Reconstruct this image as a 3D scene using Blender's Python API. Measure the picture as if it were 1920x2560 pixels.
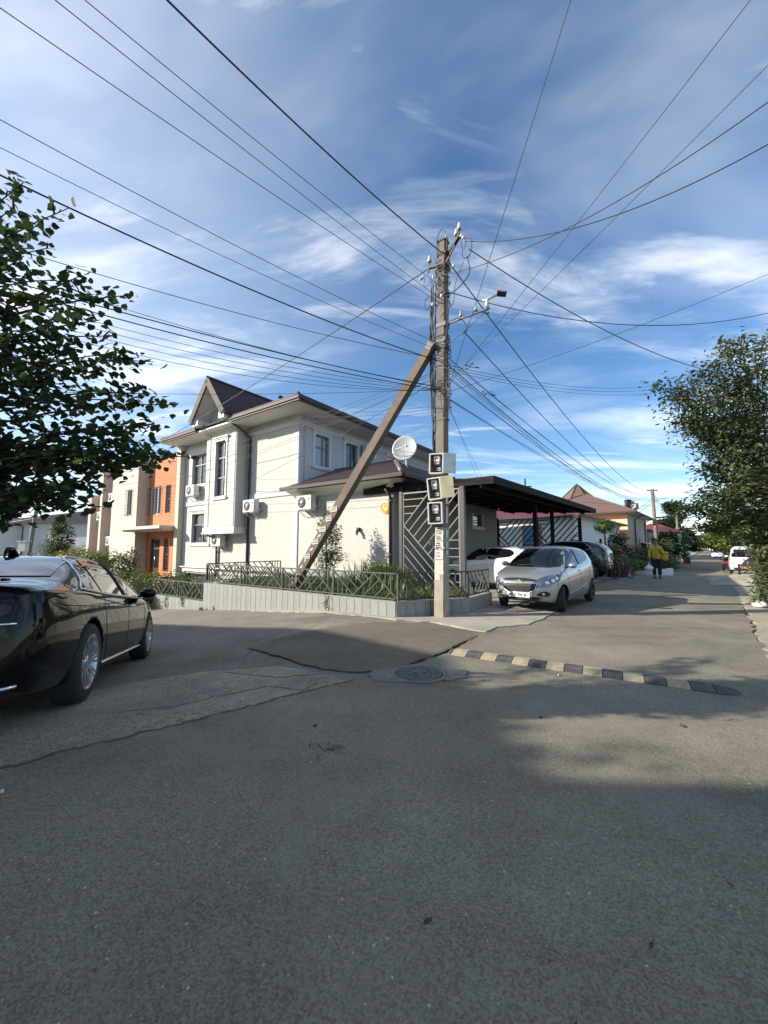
import bpy, bmesh, math, random
import numpy as np
from mathutils import Vector, Matrix, noise as mnoise
from mathutils.geometry import delaunay_2d_cdt
from mathutils.bvhtree import BVHTree

for o in list(bpy.data.objects):
    bpy.data.objects.remove(o, do_unlink=True)
S = bpy.context.scene
C = S.collection
R = math.radians
PI = math.pi
rnd = random.Random(7)

# ------------------------------------------------------------------ camera
cam = bpy.data.cameras.new('camera')
cam.sensor_fit = 'HORIZONTAL'
cam.sensor_width = 36.0
cam.lens = 36.0 * 961.0 / 1920.0
cam.clip_start = 0.05
cam.clip_end = 3000.0
camo = bpy.data.objects.new('camera', cam)
camo.location = (0, 0, 1.5)
camo.rotation_euler = (R(90) + math.atan(85 / 961.0), 0, 0)
C.objects.link(camo)
S.camera = camo
S.render.resolution_x = 768
S.render.resolution_y = 1024
S.render.engine = 'CYCLES'
S.view_settings.view_transform = 'Standard'
S.view_settings.look = 'None'
S.view_settings.exposure = 0.90
S.view_settings.gamma = 1.0

# ------------------------------------------------------------------ sun and sky
SUN_AZ, SUN_EL = 6.0, 24.0
sdir = Vector((-math.cos(R(SUN_AZ)) * math.cos(R(SUN_EL)), -math.sin(R(SUN_AZ)) * math.cos(R(SUN_EL)), math.sin(R(SUN_EL))))
sun = bpy.data.lights.new('sun', 'SUN')
sun.energy = 5.0
sun.angle = R(0.55)
sun.color = (1.0, 0.91, 0.77)
suno = bpy.data.objects.new('sun', sun)
suno.rotation_euler = sdir.to_track_quat('Z', 'Y').to_euler()
suno.location = (-30, -5, 30)
C.objects.link(suno)

world = bpy.data.worlds.new('World')
S.world = world
world.use_nodes = True
wn, wl = world.node_tree.nodes, world.node_tree.links
wn.clear()
w_out = wn.new('ShaderNodeOutputWorld')
w_bg = wn.new('ShaderNodeBackground')
w_bg.inputs['Strength'].default_value = 0.108
sky = wn.new('ShaderNodeTexSky')
sky.sky_type = 'NISHITA'
sky.sun_disc = False
sky.sun_elevation = R(SUN_EL)
# Blender: rotation 0 has the sun at +Y, growing clockwise seen from above
sky.sun_rotation = math.atan2(sdir.x, sdir.y)
sky.air_density = 1.0
sky.dust_density = 0.4
sky.ozone_density = 3.0
tc = wn.new('ShaderNodeTexCoord')
sep = wn.new('ShaderNodeSeparateXYZ')
wl.new(tc.outputs['Generated'], sep.inputs[0])
def wmath(op, a, b=None):
    n = wn.new('ShaderNodeMath'); n.operation = op
    for i, v in enumerate((a, b)):
        if v is None: continue
        if isinstance(v, (int, float)): n.inputs[i].default_value = v
        else: wl.new(v, n.inputs[i])
    return n.outputs[0]
zc = wmath('ADD', wmath('MAXIMUM', sep.outputs[2], 0.0), 0.09)
comb = wn.new('ShaderNodeCombineXYZ')
wl.new(wmath('DIVIDE', sep.outputs[0], zc), comb.inputs[0])
wl.new(wmath('DIVIDE', sep.outputs[1], zc), comb.inputs[1])
def wnoise(loc, rot, scl, scale, detail, rough, dist):
    m = wn.new('ShaderNodeMapping')
    m.inputs['Location'].default_value = loc
    m.inputs['Rotation'].default_value = rot
    m.inputs['Scale'].default_value = scl
    wl.new(comb.outputs[0], m.inputs['Vector'])
    n = wn.new('ShaderNodeTexNoise')
    n.inputs['Scale'].default_value = scale
    n.inputs['Detail'].default_value = detail
    n.inputs['Roughness'].default_value = rough
    n.inputs['Distortion'].default_value = dist
    wl.new(m.outputs[0], n.inputs['Vector'])
    return n.outputs['Fac']
def wramp(f, a, b, ca=0.0, cb=1.0):
    r = wn.new('ShaderNodeMapRange')
    r.interpolation_type = 'SMOOTHSTEP'
    r.inputs['From Min'].default_value = a; r.inputs['From Max'].default_value = b
    r.inputs['To Min'].default_value = ca; r.inputs['To Max'].default_value = cb
    wl.new(f, r.inputs['Value'])
    return r.outputs[0]
veil = wramp(wnoise((3.1, 6.2, 0), (0, 0, R(28)), (0.5, 1.0, 1), 0.85, 5, 0.55, 0.6), 0.47, 0.76, 0.0, 0.30)
wisp = wramp(wnoise((5.2, 1.4, 0), (0, 0, R(38)), (0.34, 1.1, 1), 2.1, 10, 0.62, 0.9), 0.50, 0.78, 0.0, 0.55)
puff = wramp(wnoise((0.9, 3.2, 0), (0, 0, R(-18)), (0.26, 0.85, 1), 1.0, 10, 0.56, 0.5), 0.50, 0.68, 0.0, 0.72)
# thicker cirrus towards the sun, which stands on the left
lefty = wmath('MULTIPLY', wramp(sep.outputs[0], -0.85, 0.25, 0.34, 0.0), wramp(wnoise((8.0, 2.0, 0), (0, 0, R(20)), (0.5, 1, 1), 0.9, 6, 0.6, 0.5), 0.30, 0.66, 0.25, 1.0))
cl = wmath('MINIMUM', wmath('ADD', wmath('MAXIMUM', wmath('MAXIMUM', veil, wisp), puff), lefty), 0.90)
sat = wn.new('ShaderNodeHueSaturation')
sat.inputs['Saturation'].default_value = 1.16
wl.new(sky.outputs[0], sat.inputs['Color'])
mixc = wn.new('ShaderNodeMixRGB')
wl.new(cl, mixc.inputs['Fac'])
wl.new(sat.outputs[0], mixc.inputs['Color1'])
mixc.inputs['Color2'].default_value = (8.0, 8.2, 8.4, 1)
wl.new(mixc.outputs[0], w_bg.inputs['Color'])
wl.new(w_bg.outputs[0], w_out.inputs[0])

# ------------------------------------------------------------------ materials
MATS = {}
def mat(name, col, rough=0.7, metal=0.0, var=0.0, vscale=3.0, fine=0.0, fscale=60.0, bump=0.0, bscale=80.0,
        spec=0.5, coat=0.0, trans=0.0, emit=None, stain=None, coord='Object', cast=None):
    """Principled material: large colour variation, fine grain, optional streak stain and bump, all in object space."""
    m = bpy.data.materials.new(name)
    m.use_nodes = True
    nt = m.node_tree; N = nt.nodes; L = nt.links
    b = N['Principled BSDF']
    b.inputs['Roughness'].default_value = rough
    b.inputs['Metallic'].default_value = metal
    b.inputs['Specular IOR Level'].default_value = spec
    b.inputs['Coat Weight'].default_value = coat
    b.inputs['Coat Roughness'].default_value = 0.03
    b.inputs['Transmission Weight'].default_value = trans
    b.inputs['Base Color'].default_value = (*col, 1)
    if emit:
        b.inputs['Emission Color'].default_value = (*emit[:3], 1)
        b.inputs['Emission Strength'].default_value = emit[3]
    t = N.new('ShaderNodeTexCoord')
    src = None
    def noisen(scale, detail=4, rough_=0.55, scl=None):
        n = N.new('ShaderNodeTexNoise')
        n.inputs['Scale'].default_value = scale
        n.inputs['Detail'].default_value = detail
        n.inputs['Roughness'].default_value = rough_
        if scl:
            mp = N.new('ShaderNodeMapping'); mp.inputs['Scale'].default_value = scl
            L.new(t.outputs[coord], mp.inputs[0]); L.new(mp.outputs[0], n.inputs['Vector'])
        else:
            L.new(t.outputs[coord], n.inputs['Vector'])
        return n.outputs['Fac']
    def scalecol(fac, lo, hi, prev):
        r = N.new('ShaderNodeMapRange')
        r.inputs['From Min'].default_value = 0.25; r.inputs['From Max'].default_value = 0.75
        r.inputs['To Min'].default_value = lo; r.inputs['To Max'].default_value = hi
        L.new(fac, r.inputs['Value'])
        mx = N.new('ShaderNodeMixRGB'); mx.blend_type = 'MULTIPLY'; mx.inputs['Fac'].default_value = 1
        if prev is None: mx.inputs['Color1'].default_value = (*col, 1)
        else: L.new(prev, mx.inputs['Color1'])
        L.new(r.outputs[0], mx.inputs['Color2'])
        return mx.outputs[0]
    if var: src = scalecol(noisen(vscale), 1 - var, 1 + var, src)
    if fine: src = scalecol(noisen(fscale, 2, 0.6), 1 - fine, 1 + fine, src)
    if stain:
        scol, amt, sscale, sstretch = stain
        f = noisen(sscale, 6, 0.62, (1, 1, sstretch))
        r = N.new('ShaderNodeMapRange'); r.inputs['From Min'].default_value = 0.48; r.inputs['From Max'].default_value = 0.75
        r.inputs['To Min'].default_value = 0; r.inputs['To Max'].default_value = amt
        L.new(f, r.inputs['Value'])
        mx = N.new('ShaderNodeMixRGB'); L.new(r.outputs[0], mx.inputs['Fac'])
        if src is None: mx.inputs['Color1'].default_value = (*col, 1)
        else: L.new(src, mx.inputs['Color1'])
        mx.inputs['Color2'].default_value = (*scol, 1)
        src = mx.outputs[0]
    if src is not None: L.new(src, b.inputs['Base Color'])
    if bump:
        bn = N.new('ShaderNodeBump'); bn.inputs['Strength'].default_value = bump
        bn.inputs['Distance'].default_value = 0.01
        L.new(noisen(bscale, 3, 0.6), bn.inputs['Height'])
        L.new(bn.outputs[0], b.inputs['Normal'])
    MATS[name] = m
    return m

def ground_mat(name, col, lo, hi, speck=0.25, crack=0.0, rough=0.9, tint=None, bumpd=0.006, gscale=130.0):
    """Road and concrete surfaces: cloudy wear, aggregate specks, optional cracks, world metres."""
    m = bpy.data.materials.new(name); m.use_nodes = True
    nt = m.node_tree; N = nt.nodes; L = nt.links
    b = N['Principled BSDF']; b.inputs['Roughness'].default_value = rough
    b.inputs['Specular IOR Level'].default_value = 0.3
    g = N.new('ShaderNodeNewGeometry')
    def nz(scale, detail, r=0.55, dist=0.0):
        n = N.new('ShaderNodeTexNoise'); n.inputs['Scale'].default_value = scale; n.inputs['Detail'].default_value = detail
        n.inputs['Roughness'].default_value = r; n.inputs['Distortion'].default_value = dist
        L.new(g.outputs['Position'], n.inputs['Vector']); return n.outputs['Fac']
    def mr(f, a, bb, c, d):
        r = N.new('ShaderNodeMapRange'); L.new(f, r.inputs[0])
        for i, v in enumerate((a, bb, c, d)): r.inputs[i + 1].default_value = v
        return r.outputs[0]
    def mul(a, f):
        x = N.new('ShaderNodeMixRGB'); x.blend_type = 'MULTIPLY'; x.inputs['Fac'].default_value = 1
        if isinstance(a, tuple): x.inputs['Color1'].default_value = (*a, 1)
        else: L.new(a, x.inputs['Color1'])
        L.new(f, x.inputs['Color2']); return x.outputs[0]
    c = mul(col, mr(nz(0.55, 5, 0.6, 0.4), 0.3, 0.7, lo, hi))
    c = mul(c, mr(nz(3.1, 5, 0.65), 0.3, 0.7, 0.90, 1.10))
    # wear drawn out along the direction of travel
    mp = N.new('ShaderNodeMapping'); mp.inputs['Rotation'].default_value = (0, 0, -0.862); mp.inputs['Scale'].default_value = (0.12, 1.3, 1)
    L.new(g.outputs['Position'], mp.inputs[0]); st = N.new('ShaderNodeTexNoise'); st.inputs['Scale'].default_value = 1.0; st.inputs['Detail'].default_value = 6; st.inputs['Roughness'].default_value = 0.6
    L.new(mp.outputs[0], st.inputs['Vector']); c = mul(c, mr(st.outputs['Fac'], 0.32, 0.68, 0.88, 1.10))
    v = N.new('ShaderNodeTexVoronoi'); v.inputs['Scale'].default_value = gscale
    L.new(g.outputs['Position'], v.inputs['Vector'])
    vs = N.new('ShaderNodeSeparateColor'); L.new(v.outputs['Color'], vs.inputs[0])
    c = mul(c, mr(vs.outputs[0], 0, 1, 1 - speck, 1 + speck))
    # sparse pale stone chips and dark pits
    v2 = N.new('ShaderNodeTexVoronoi'); v2.inputs['Scale'].default_value = gscale * 0.30
    L.new(g.outputs['Position'], v2.inputs['Vector'])
    s2 = N.new('ShaderNodeSeparateColor'); L.new(v2.outputs['Color'], s2.inputs[0])
    chip = N.new('ShaderNodeMath'); chip.operation = 'MULTIPLY'
    L.new(mr(s2.outputs[1], 0.955, 0.97, 0, 1), chip.inputs[0]); L.new(mr(v2.outputs['Distance'], 0.12, 0.26, 1, 0), chip.inputs[1])
    mx = N.new('ShaderNodeMixRGB'); L.new(chip.outputs[0], mx.inputs['Fac']); L.new(c, mx.inputs['Color1'])
    mx.inputs['Color2'].default_value = (min(1, col[0] * 2.6), min(1, col[1] * 2.5), min(1, col[2] * 2.3), 1); c = mx.outputs[0]
    pit = N.new('ShaderNodeMath'); pit.operation = 'MULTIPLY'
    L.new(mr(s2.outputs[0], 0.93, 0.95, 0, 0.75), pit.inputs[0]); L.new(mr(v2.outputs['Distance'], 0.12, 0.30, 1, 0), pit.inputs[1])
    mx = N.new('ShaderNodeMixRGB'); L.new(pit.outputs[0], mx.inputs['Fac']); L.new(c, mx.inputs['Color1'])
    mx.inputs['Color2'].default_value = (col[0] * .3, col[1] * .3, col[2] * .32, 1); c = mx.outputs[0]
    if tint:
        f = mr(nz(0.9, 6, 0.62, 0.6), 0.5, 0.68, 0, tint[1])
        mx = N.new('ShaderNodeMixRGB'); L.new(f, mx.inputs['Fac']); L.new(c, mx.inputs['Color1'])
        mx.inputs['Color2'].default_value = (*tint[0], 1); c = mx.outputs[0]
    h = nz(gscale * 0.5, 4, 0.7)
    if crack:
        vc = N.new('ShaderNodeTexVoronoi'); vc.feature = 'DISTANCE_TO_EDGE'; vc.inputs['Scale'].default_value = 2.2
        wv = N.new('ShaderNodeVectorMath'); wv.operation = 'ADD'
        nn = N.new('ShaderNodeTexNoise'); nn.inputs['Scale'].default_value = 5; nn.inputs['Detail'].default_value = 5
        L.new(g.outputs['Position'], nn.inputs['Vector']); sc = N.new('ShaderNodeVectorMath'); sc.operation = 'SCALE'
        sc.inputs['Scale'].default_value = 0.35; L.new(nn.outputs['Color'], sc.inputs[0])
        L.new(g.outputs['Position'], wv.inputs[0]); L.new(sc.outputs[0], wv.inputs[1]); L.new(wv.outputs[0], vc.inputs['Vector'])
        k = N.new('ShaderNodeMath'); k.operation = 'MULTIPLY'
        L.new(mr(vc.outputs['Distance'], 0.0, 0.02, crack, 0), k.inputs[0]); L.new(mr(nz(0.8, 2), 0.48, 0.6, 0, 1), k.inputs[1])
        mx = N.new('ShaderNodeMixRGB'); L.new(k.outputs[0], mx.inputs['Fac']); L.new(c, mx.inputs['Color1'])
        mx.inputs['Color2'].default_value = (col[0] * .25, col[1] * .25, col[2] * .25, 1); c = mx.outputs[0]
    L.new(c, b.inputs['Base Color'])
    bn = N.new('ShaderNodeBump'); bn.inputs['Strength'].default_value = 0.7; bn.inputs['Distance'].default_value = bumpd
    L.new(h, bn.inputs['Height']); L.new(bn.outputs[0], b.inputs['Normal'])
    MATS[name] = m
    return m

def leaf_mat(name, col, col2, trans=0.35):
    """Leaves: two greens mixed per leaf (by a face-wise random attribute), light passing through."""
    m = bpy.data.materials.new(name); m.use_nodes = True
    nt = m.node_tree; N = nt.nodes; L = nt.links
    b = N['Principled BSDF']; b.inputs['Roughness'].default_value = 0.45; b.inputs['Specular IOR Level'].default_value = 0.4
    at = N.new('ShaderNodeAttribute'); at.attribute_name = 'rnd'
    mx = N.new('ShaderNodeMixRGB'); mx.inputs['Color1'].default_value = (*col, 1); mx.inputs['Color2'].default_value = (*col2, 1)
    L.new(at.outputs['Fac'], mx.inputs['Fac']); L.new(mx.outputs[0], b.inputs['Base Color'])
    tr = N.new('ShaderNodeBsdfTranslucent'); L.new(mx.outputs[0], tr.inputs['Color'])
    ms = N.new('ShaderNodeMixShader'); ms.inputs[0].default_value = trans
    L.new(b.outputs[0], ms.inputs[1]); L.new(tr.outputs[0], ms.inputs[2])
    L.new(ms.outputs[0], N['Material Output'].inputs[0])
    MATS[name] = m
    return m

mat('stucco_white', (0.470, 0.458, 0.418), 0.85, var=0.05, vscale=1.2, fine=0.03, fscale=40, bump=0.15, bscale=90, stain=((0.42, 0.408, 0.365), 0.5, 1.5, 0.16))
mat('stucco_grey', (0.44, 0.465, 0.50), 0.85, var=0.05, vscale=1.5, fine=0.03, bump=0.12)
mat('trim_white', (0.62, 0.615, 0.59), 0.7, var=0.03, vscale=2)
mat('soffit', (0.72, 0.71, 0.66), 0.75, var=0.04, vscale=1.5, stain=((0.5, 0.48, 0.43), 0.2, 1.5, 1))
mat('roof_brown', (0.055, 0.042, 0.042), 0.65, var=0.10, vscale=1.5, fine=0.05, spec=0.2)
mat('roof_rib', (0.135, 0.098, 0.092), 0.45, var=0.10, vscale=2.0, fine=0.05)
mat('gutter', (0.055, 0.040, 0.037), 0.6, spec=0.3, var=0.1)
mat('black_metal', (0.018, 0.018, 0.019), 0.45, var=0.1)
mat('pipe_brown', (0.07, 0.045, 0.04), 0.4)
mat('glass_dark', (0.018, 0.022, 0.026), 0.04, spec=0.8)
mat('glass_window', (0.05, 0.06, 0.07), 0.03, spec=0.9)
mat('blind', (0.62, 0.62, 0.60), 0.6, var=0.05)
mat('glass_blind', (0.30, 0.33, 0.35), 0.05, spec=0.8, var=0.05)
mat('frame_grey', (0.17, 0.18, 0.20), 0.45)
mat('frame_white', (0.7, 0.7, 0.7), 0.4)
mat('cream', (0.475, 0.44, 0.375), 0.85, var=0.05, vscale=1.0, fine=0.03, bump=0.12, stain=((0.5, 0.44, 0.36), 0.25, 0.8, 0.2))
mat('door_brown', (0.075, 0.035, 0.022), 0.4, var=0.15, vscale=6)
mat('ac_white', (0.60, 0.60, 0.57), 0.45, var=0.03)
mat('ac_dark', (0.03, 0.03, 0.033), 0.5)
mat('pipe_cream', (0.66, 0.60, 0.46), 0.5)
mat('concrete_pole', (0.160, 0.135, 0.110), 0.9, var=0.16, vscale=4, fine=0.10, fscale=50, bump=0.5, bscale=45, stain=((0.15, 0.11, 0.09), 0.55, 3, 0.25))
mat('concrete_brace', (0.140, 0.112, 0.088), 0.9, var=0.16, vscale=5, fine=0.10, fscale=50, bump=0.5, bscale=45, stain=((0.12, 0.09, 0.07), 0.5, 4, 0.5))
mat('steel_dark', (0.05, 0.045, 0.042), 0.55, metal=0.4, var=0.2, vscale=8)
mat('steel_grey', (0.20, 0.195, 0.185), 0.85, metal=0.0, var=0.12, vscale=6)
mat('porcelain', (0.48, 0.48, 0.46), 0.3)
mat('wire_black', (0.012, 0.012, 0.014), 0.55)
mat('wire_grey', (0.07, 0.07, 0.075), 0.6)
mat('fence_green', (0.050, 0.062, 0.058), 0.6, var=0.12, vscale=6)
mat('carport_dark', (0.024, 0.020, 0.018), 0.85, spec=0.15, var=0.12, vscale=2)
mat('carport_under', (0.018, 0.014, 0.012), 0.85, spec=0.15, var=0.15, vscale=2)
mat('post_grey', (0.055, 0.058, 0.062), 0.45, var=0.08, vscale=3)
mat('slat_grey', (0.17, 0.17, 0.16), 0.45, var=0.06)
mat('tile_grey', (0.26, 0.265, 0.255), 0.6, var=0.12, vscale=5, fine=0.08, fscale=30, stain=((0.17, 0.175, 0.165), 0.6, 5, 0.35))
mat('tile_grey_b', (0.225, 0.23, 0.225), 0.6, var=0.12, vscale=5, fine=0.08, fscale=30, stain=((0.30, 0.30, 0.28), 0.5, 5, 0.35))
mat('mortar', (0.30, 0.295, 0.27), 0.95, var=0.1)
mat('soil', (0.10, 0.075, 0.05), 0.95, var=0.3, vscale=6, bump=0.5, bscale=30)
mat('paper', (0.55, 0.54, 0.51), 0.8, var=0.08, vscale=20)
mat('paper_old', (0.55, 0.50, 0.42), 0.85, var=0.25, vscale=25, stain=((0.25, 0.22, 0.19), 0.7, 30, 1))
mat('ink', (0.03, 0.03, 0.04), 0.8)
mat('pink_ink', (0.65, 0.18, 0.35), 0.8)
mat('meter_box', (0.60, 0.58, 0.52), 0.5, var=0.1, vscale=12, stain=((0.3, 0.22, 0.15), 0.4, 14, 0.4))
mat('meter_inside', (0.085, 0.088, 0.09), 0.7, var=0.1)
mat('door_cream', (0.62, 0.55, 0.34), 0.5, var=0.05, vscale=6)
mat('door_white', (0.64, 0.68, 0.68), 0.45, var=0.05, vscale=6)
mat('bark', (0.075, 0.055, 0.042), 0.95, var=0.2, vscale=8, bump=0.8, bscale=25)
mat('tyre', (0.014, 0.014, 0.015), 0.8, fine=0.2, fscale=80)
mat('rim', (0.50, 0.51, 0.53), 0.28, metal=0.85)
mat('rim_dark', (0.03, 0.03, 0.032), 0.4, metal=0.5)
mat('chrome_satin', (0.85, 0.86, 0.88), 0.45, metal=0.85)
mat('chrome', (0.80, 0.81, 0.83), 0.22, metal=1.0)
mat('paint_black', (0.0030, 0.0030, 0.0036), 0.035, spec=0.30, coat=0.0)
mat('paint_silver', (0.36, 0.37, 0.38), 0.34, metal=0.7, coat=0.8)
mat('paint_white', (0.72, 0.72, 0.70), 0.3, coat=0.8)
mat('paint_navy', (0.008, 0.010, 0.022), 0.2, coat=1.0)
mat('paint_dark', (0.012, 0.013, 0.015), 0.2, coat=1.0)
mat('car_black', (0.012, 0.012, 0.013), 0.5)
mat('car_glass', (0.006, 0.008, 0.009), 0.02, spec=0.5)
mat('lamp_clear', (0.55, 0.57, 0.60), 0.08, metal=0.5, coat=1.0)
mat('lamp_dark', (0.16, 0.17, 0.18), 0.08, metal=0.3, spec=0.8)
mat('lamp_smoked', (0.035, 0.004, 0.005), 0.06)
mat('lamp_red', (0.32, 0.012, 0.012), 0.12, coat=1.0)
mat('plate', (0.72, 0.72, 0.70), 0.5)
mat('gold', (0.62, 0.56, 0.40), 0.3, metal=0.8)
mat('red_roof', (0.135, 0.020, 0.021), 0.4, var=0.12, vscale=1)
mat('peach', (0.72, 0.43, 0.26), 0.85, var=0.05, vscale=0.8)
mat('stone', (0.42, 0.38, 0.31), 0.85, var=0.12, vscale=1.3, fine=0.06, fscale=8)
mat('roof_shingle', (0.130, 0.080, 0.065), 0.75, var=0.15, vscale=2.5, fine=0.1, fscale=14)
mat('roof_slate', (0.15, 0.125, 0.135), 0.55, var=0.1, vscale=0.8)
mat('concrete_pale', (0.33, 0.285, 0.235), 0.9, var=0.18, vscale=5, fine=0.10, fscale=50, bump=0.6, bscale=40, stain=((0.16, 0.12, 0.095), 0.55, 4, 0.3))
mat('wing_shade', (0.27, 0.25, 0.21), 0.85, var=0.08, vscale=1.2)  # wing flank darker than its front: carport shade put into the wall colour
mat('plain_white', (0.66, 0.66, 0.62), 0.85, var=0.06, vscale=0.7)
mat('plain_grey', (0.50, 0.52, 0.52), 0.85, var=0.05, vscale=0.7)
mat('plain_dim', (0.30, 0.28, 0.25), 0.85, var=0.08, vscale=0.7)
mat('paver_red', (0.30, 0.17, 0.15), 0.9, var=0.15, vscale=8, fine=0.1, fscale=60)
mat('rubber_black', (0.045, 0.047, 0.050), 0.75, var=0.2, vscale=14, stain=((0.16, 0.15, 0.13), 0.5, 8, 1))
mat('rubber_yellow', (0.34, 0.285, 0.18), 0.85, var=0.15, vscale=14, stain=((0.17, 0.155, 0.13), 0.75, 9, 1))
mat('iron_rib', (0.20, 0.18, 0.16), 0.6, metal=0.2, var=0.2, vscale=12)
mat('iron', (0.075, 0.066, 0.060), 0.6, metal=0.3, var=0.2, vscale=12, stain=((0.20, 0.17, 0.14), 0.5, 14, 1))
mat('skin', (0.30, 0.16, 0.10), 0.55)
mat('hair', (0.012, 0.009, 0.008), 0.6)
mat('jacket', (0.50, 0.36, 0.012), 0.7, var=0.12, vscale=12)
mat('trousers', (0.012, 0.012, 0.016), 0.85)
mat('shoe', (0.02, 0.02, 0.022), 0.6)
mat('plastic_bag', (0.68, 0.70, 0.73), 0.35, var=0.1, vscale=10, spec=0.6)
mat('bag_amber', (0.60, 0.40, 0.16), 0.5, var=0.25, vscale=9)
mat('pot_red', (0.055, 0.010, 0.011), 0.45, var=0.1)
mat('cyan', (0.12, 0.42, 0.48), 0.6, var=0.1)
mat('red_plain', (0.15, 0.02, 0.02), 0.6)
mat('smile_orange', (0.80, 0.36, 0.06), 0.6)
mat('smile_yellow', (0.80, 0.55, 0.16), 0.6)
mat('tarp', (0.02, 0.022, 0.026), 0.6)
mat('purple', (0.10, 0.02, 0.05), 0.6)
mat('dish', (0.36, 0.38, 0.40), 0.45, var=0.05, vscale=4)
mat('whitewash', (0.70, 0.69, 0.66), 0.9, var=0.08, vscale=5, stain=((0.35, 0.32, 0.28), 0.5, 6, 1))
mat('wood', (0.30, 0.16, 0.08), 0.7, var=0.2, vscale=5)
mat('blue_paint', (0.08, 0.20, 0.36), 0.6)
ground_mat('asphalt', (0.190, 0.169, 0.126), 0.76, 1.20, 0.34, tint=((0.245, 0.217, 0.162), 0.5), bumpd=0.006)
ground_mat('asphalt_old', (0.185, 0.170, 0.138), 0.82, 1.18, 0.28, crack=0.6, bumpd=0.008)
ground_mat('asphalt_worn', (0.300, 0.262, 0.196), 0.70, 1.30, 0.36, crack=0.6, bumpd=0.020, gscale=85.0, tint=((0.15, 0.14, 0.12), 0.55))
ground_mat('asphalt_dark', (0.135, 0.118, 0.088), 0.86, 1.14, 0.32, bumpd=0.007)
ground_mat('concrete', (0.33, 0.30, 0.25), 0.86, 1.12, 0.12, crack=0.5, bumpd=0.003, gscale=90.0)
ground_mat('verge', (0.34, 0.295, 0.225), 0.80, 1.16, 0.15, crack=0.6, bumpd=0.006, gscale=70.0)
ground_mat('earth', (0.17, 0.15, 0.115), 0.75, 1.2, 0.2, bumpd=0.01, gscale=40.0)
leaf_mat('leaf_dark', (0.024, 0.044, 0.016), (0.062, 0.100, 0.026), 0.35)
leaf_mat('leaf_mid', (0.035, 0.060, 0.018), (0.085, 0.125, 0.035), 0.30)
leaf_mat('leaf_grey', (0.060, 0.088, 0.034), (0.150, 0.185, 0.078), 0.35)
leaf_mat('leaf_bright', (0.075, 0.120, 0.022), (0.150, 0.200, 0.045), 0.35)
leaf_mat('leaf_yellow', (0.120, 0.130, 0.020), (0.260, 0.230, 0.040), 0.35)
leaf_mat('leaf_conifer', (0.018, 0.035, 0.018), (0.042, 0.065, 0.028), 0.15)
leaf_mat('leaf_variegated', (0.045, 0.080, 0.025), (0.300, 0.300, 0.170), 0.25)
leaf_mat('flower', (0.55, 0.52, 0.40), (0.75, 0.72, 0.60), 0.2)
leaf_mat('grass', (0.050, 0.085, 0.020), (0.135, 0.170, 0.045), 0.30)

def brick_mat():
    m = bpy.data.materials.new('brick'); m.use_nodes = True
    nt = m.node_tree; N = nt.nodes; L = nt.links; b = N['Principled BSDF']; b.inputs['Roughness'].default_value = 0.85
    t = N.new('ShaderNodeTexCoord'); s = N.new('ShaderNodeSeparateXYZ'); L.new(t.outputs['Object'], s.inputs[0])
    a = N.new('ShaderNodeMath'); a.operation = 'ADD'; L.new(s.outputs[0], a.inputs[0]); L.new(s.outputs[1], a.inputs[1])
    c = N.new('ShaderNodeCombineXYZ'); L.new(a.outputs[0], c.inputs[0]); L.new(s.outputs[2], c.inputs[1])
    br = N.new('ShaderNodeTexBrick'); L.new(c.outputs[0], br.inputs['Vector'])
    br.inputs['Color1'].default_value = (0.44, 0.125, 0.045, 1); br.inputs['Color2'].default_value = (0.52, 0.165, 0.062, 1)
    br.inputs['Mortar'].default_value = (0.46, 0.27, 0.16, 1); br.inputs['Scale'].default_value = 1.0
    br.inputs['Mortar Size'].default_value = 0.010; br.inputs['Brick Width'].default_value = 0.26; br.inputs['Row Height'].default_value = 0.085
    br.inputs['Bias'].default_value = -0.1
    L.new(br.outputs['Color'], b.inputs['Base Color'])
    bp = N.new('ShaderNodeBump'); bp.inputs['Strength'].default_value = 0.6; bp.inputs['Distance'].default_value = 0.008; bp.invert = True
    L.new(br.outputs['Fac'], bp.inputs['Height']); L.new(bp.outputs[0], b.inputs['Normal'])
    MATS['brick'] = m
brick_mat()

# ------------------------------------------------------------------ mesh helpers
def M_(m):
    return MATS[m] if isinstance(m, str) else m

def link(name, me, m=None, parent=None, kind=None):
    o = bpy.data.objects.new(name, me)
    C.objects.link(o)
    if m is not None and len(me.materials) == 0: me.materials.append(M_(m))
    if parent is not None: o.parent = parent
    if kind: o['kind'] = kind
    return o

def tag(o, label, cat, group=None):
    o['label'] = label; o['category'] = cat
    if group: o['group'] = group
    return o

def thing(name, label, cat, loc=(0, 0, 0), rotz=0.0, group=None, rot=None):
    o = bpy.data.objects.new(name, None)
    C.objects.link(o)
    o.empty_display_size = 0.2
    o.location = loc
    o.rotation_euler = rot if rot else (0, 0, rotz)
    return tag(o, label, cat, group)

def dup(root, loc=None, rotz=None, label=None, group=None):
    r = root.copy(); C.objects.link(r)
    if loc is not None: r.location = loc
    if rotz is not None: r.rotation_euler = (0, 0, rotz)
    if label: r['label'] = label
    if group: r['group'] = group
    for ch in list(root.children):
        c = ch.copy(); C.objects.link(c); c.parent = r
        for g in list(ch.children):
            d = g.copy(); C.objects.link(d); d.parent = c
    return r

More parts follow.
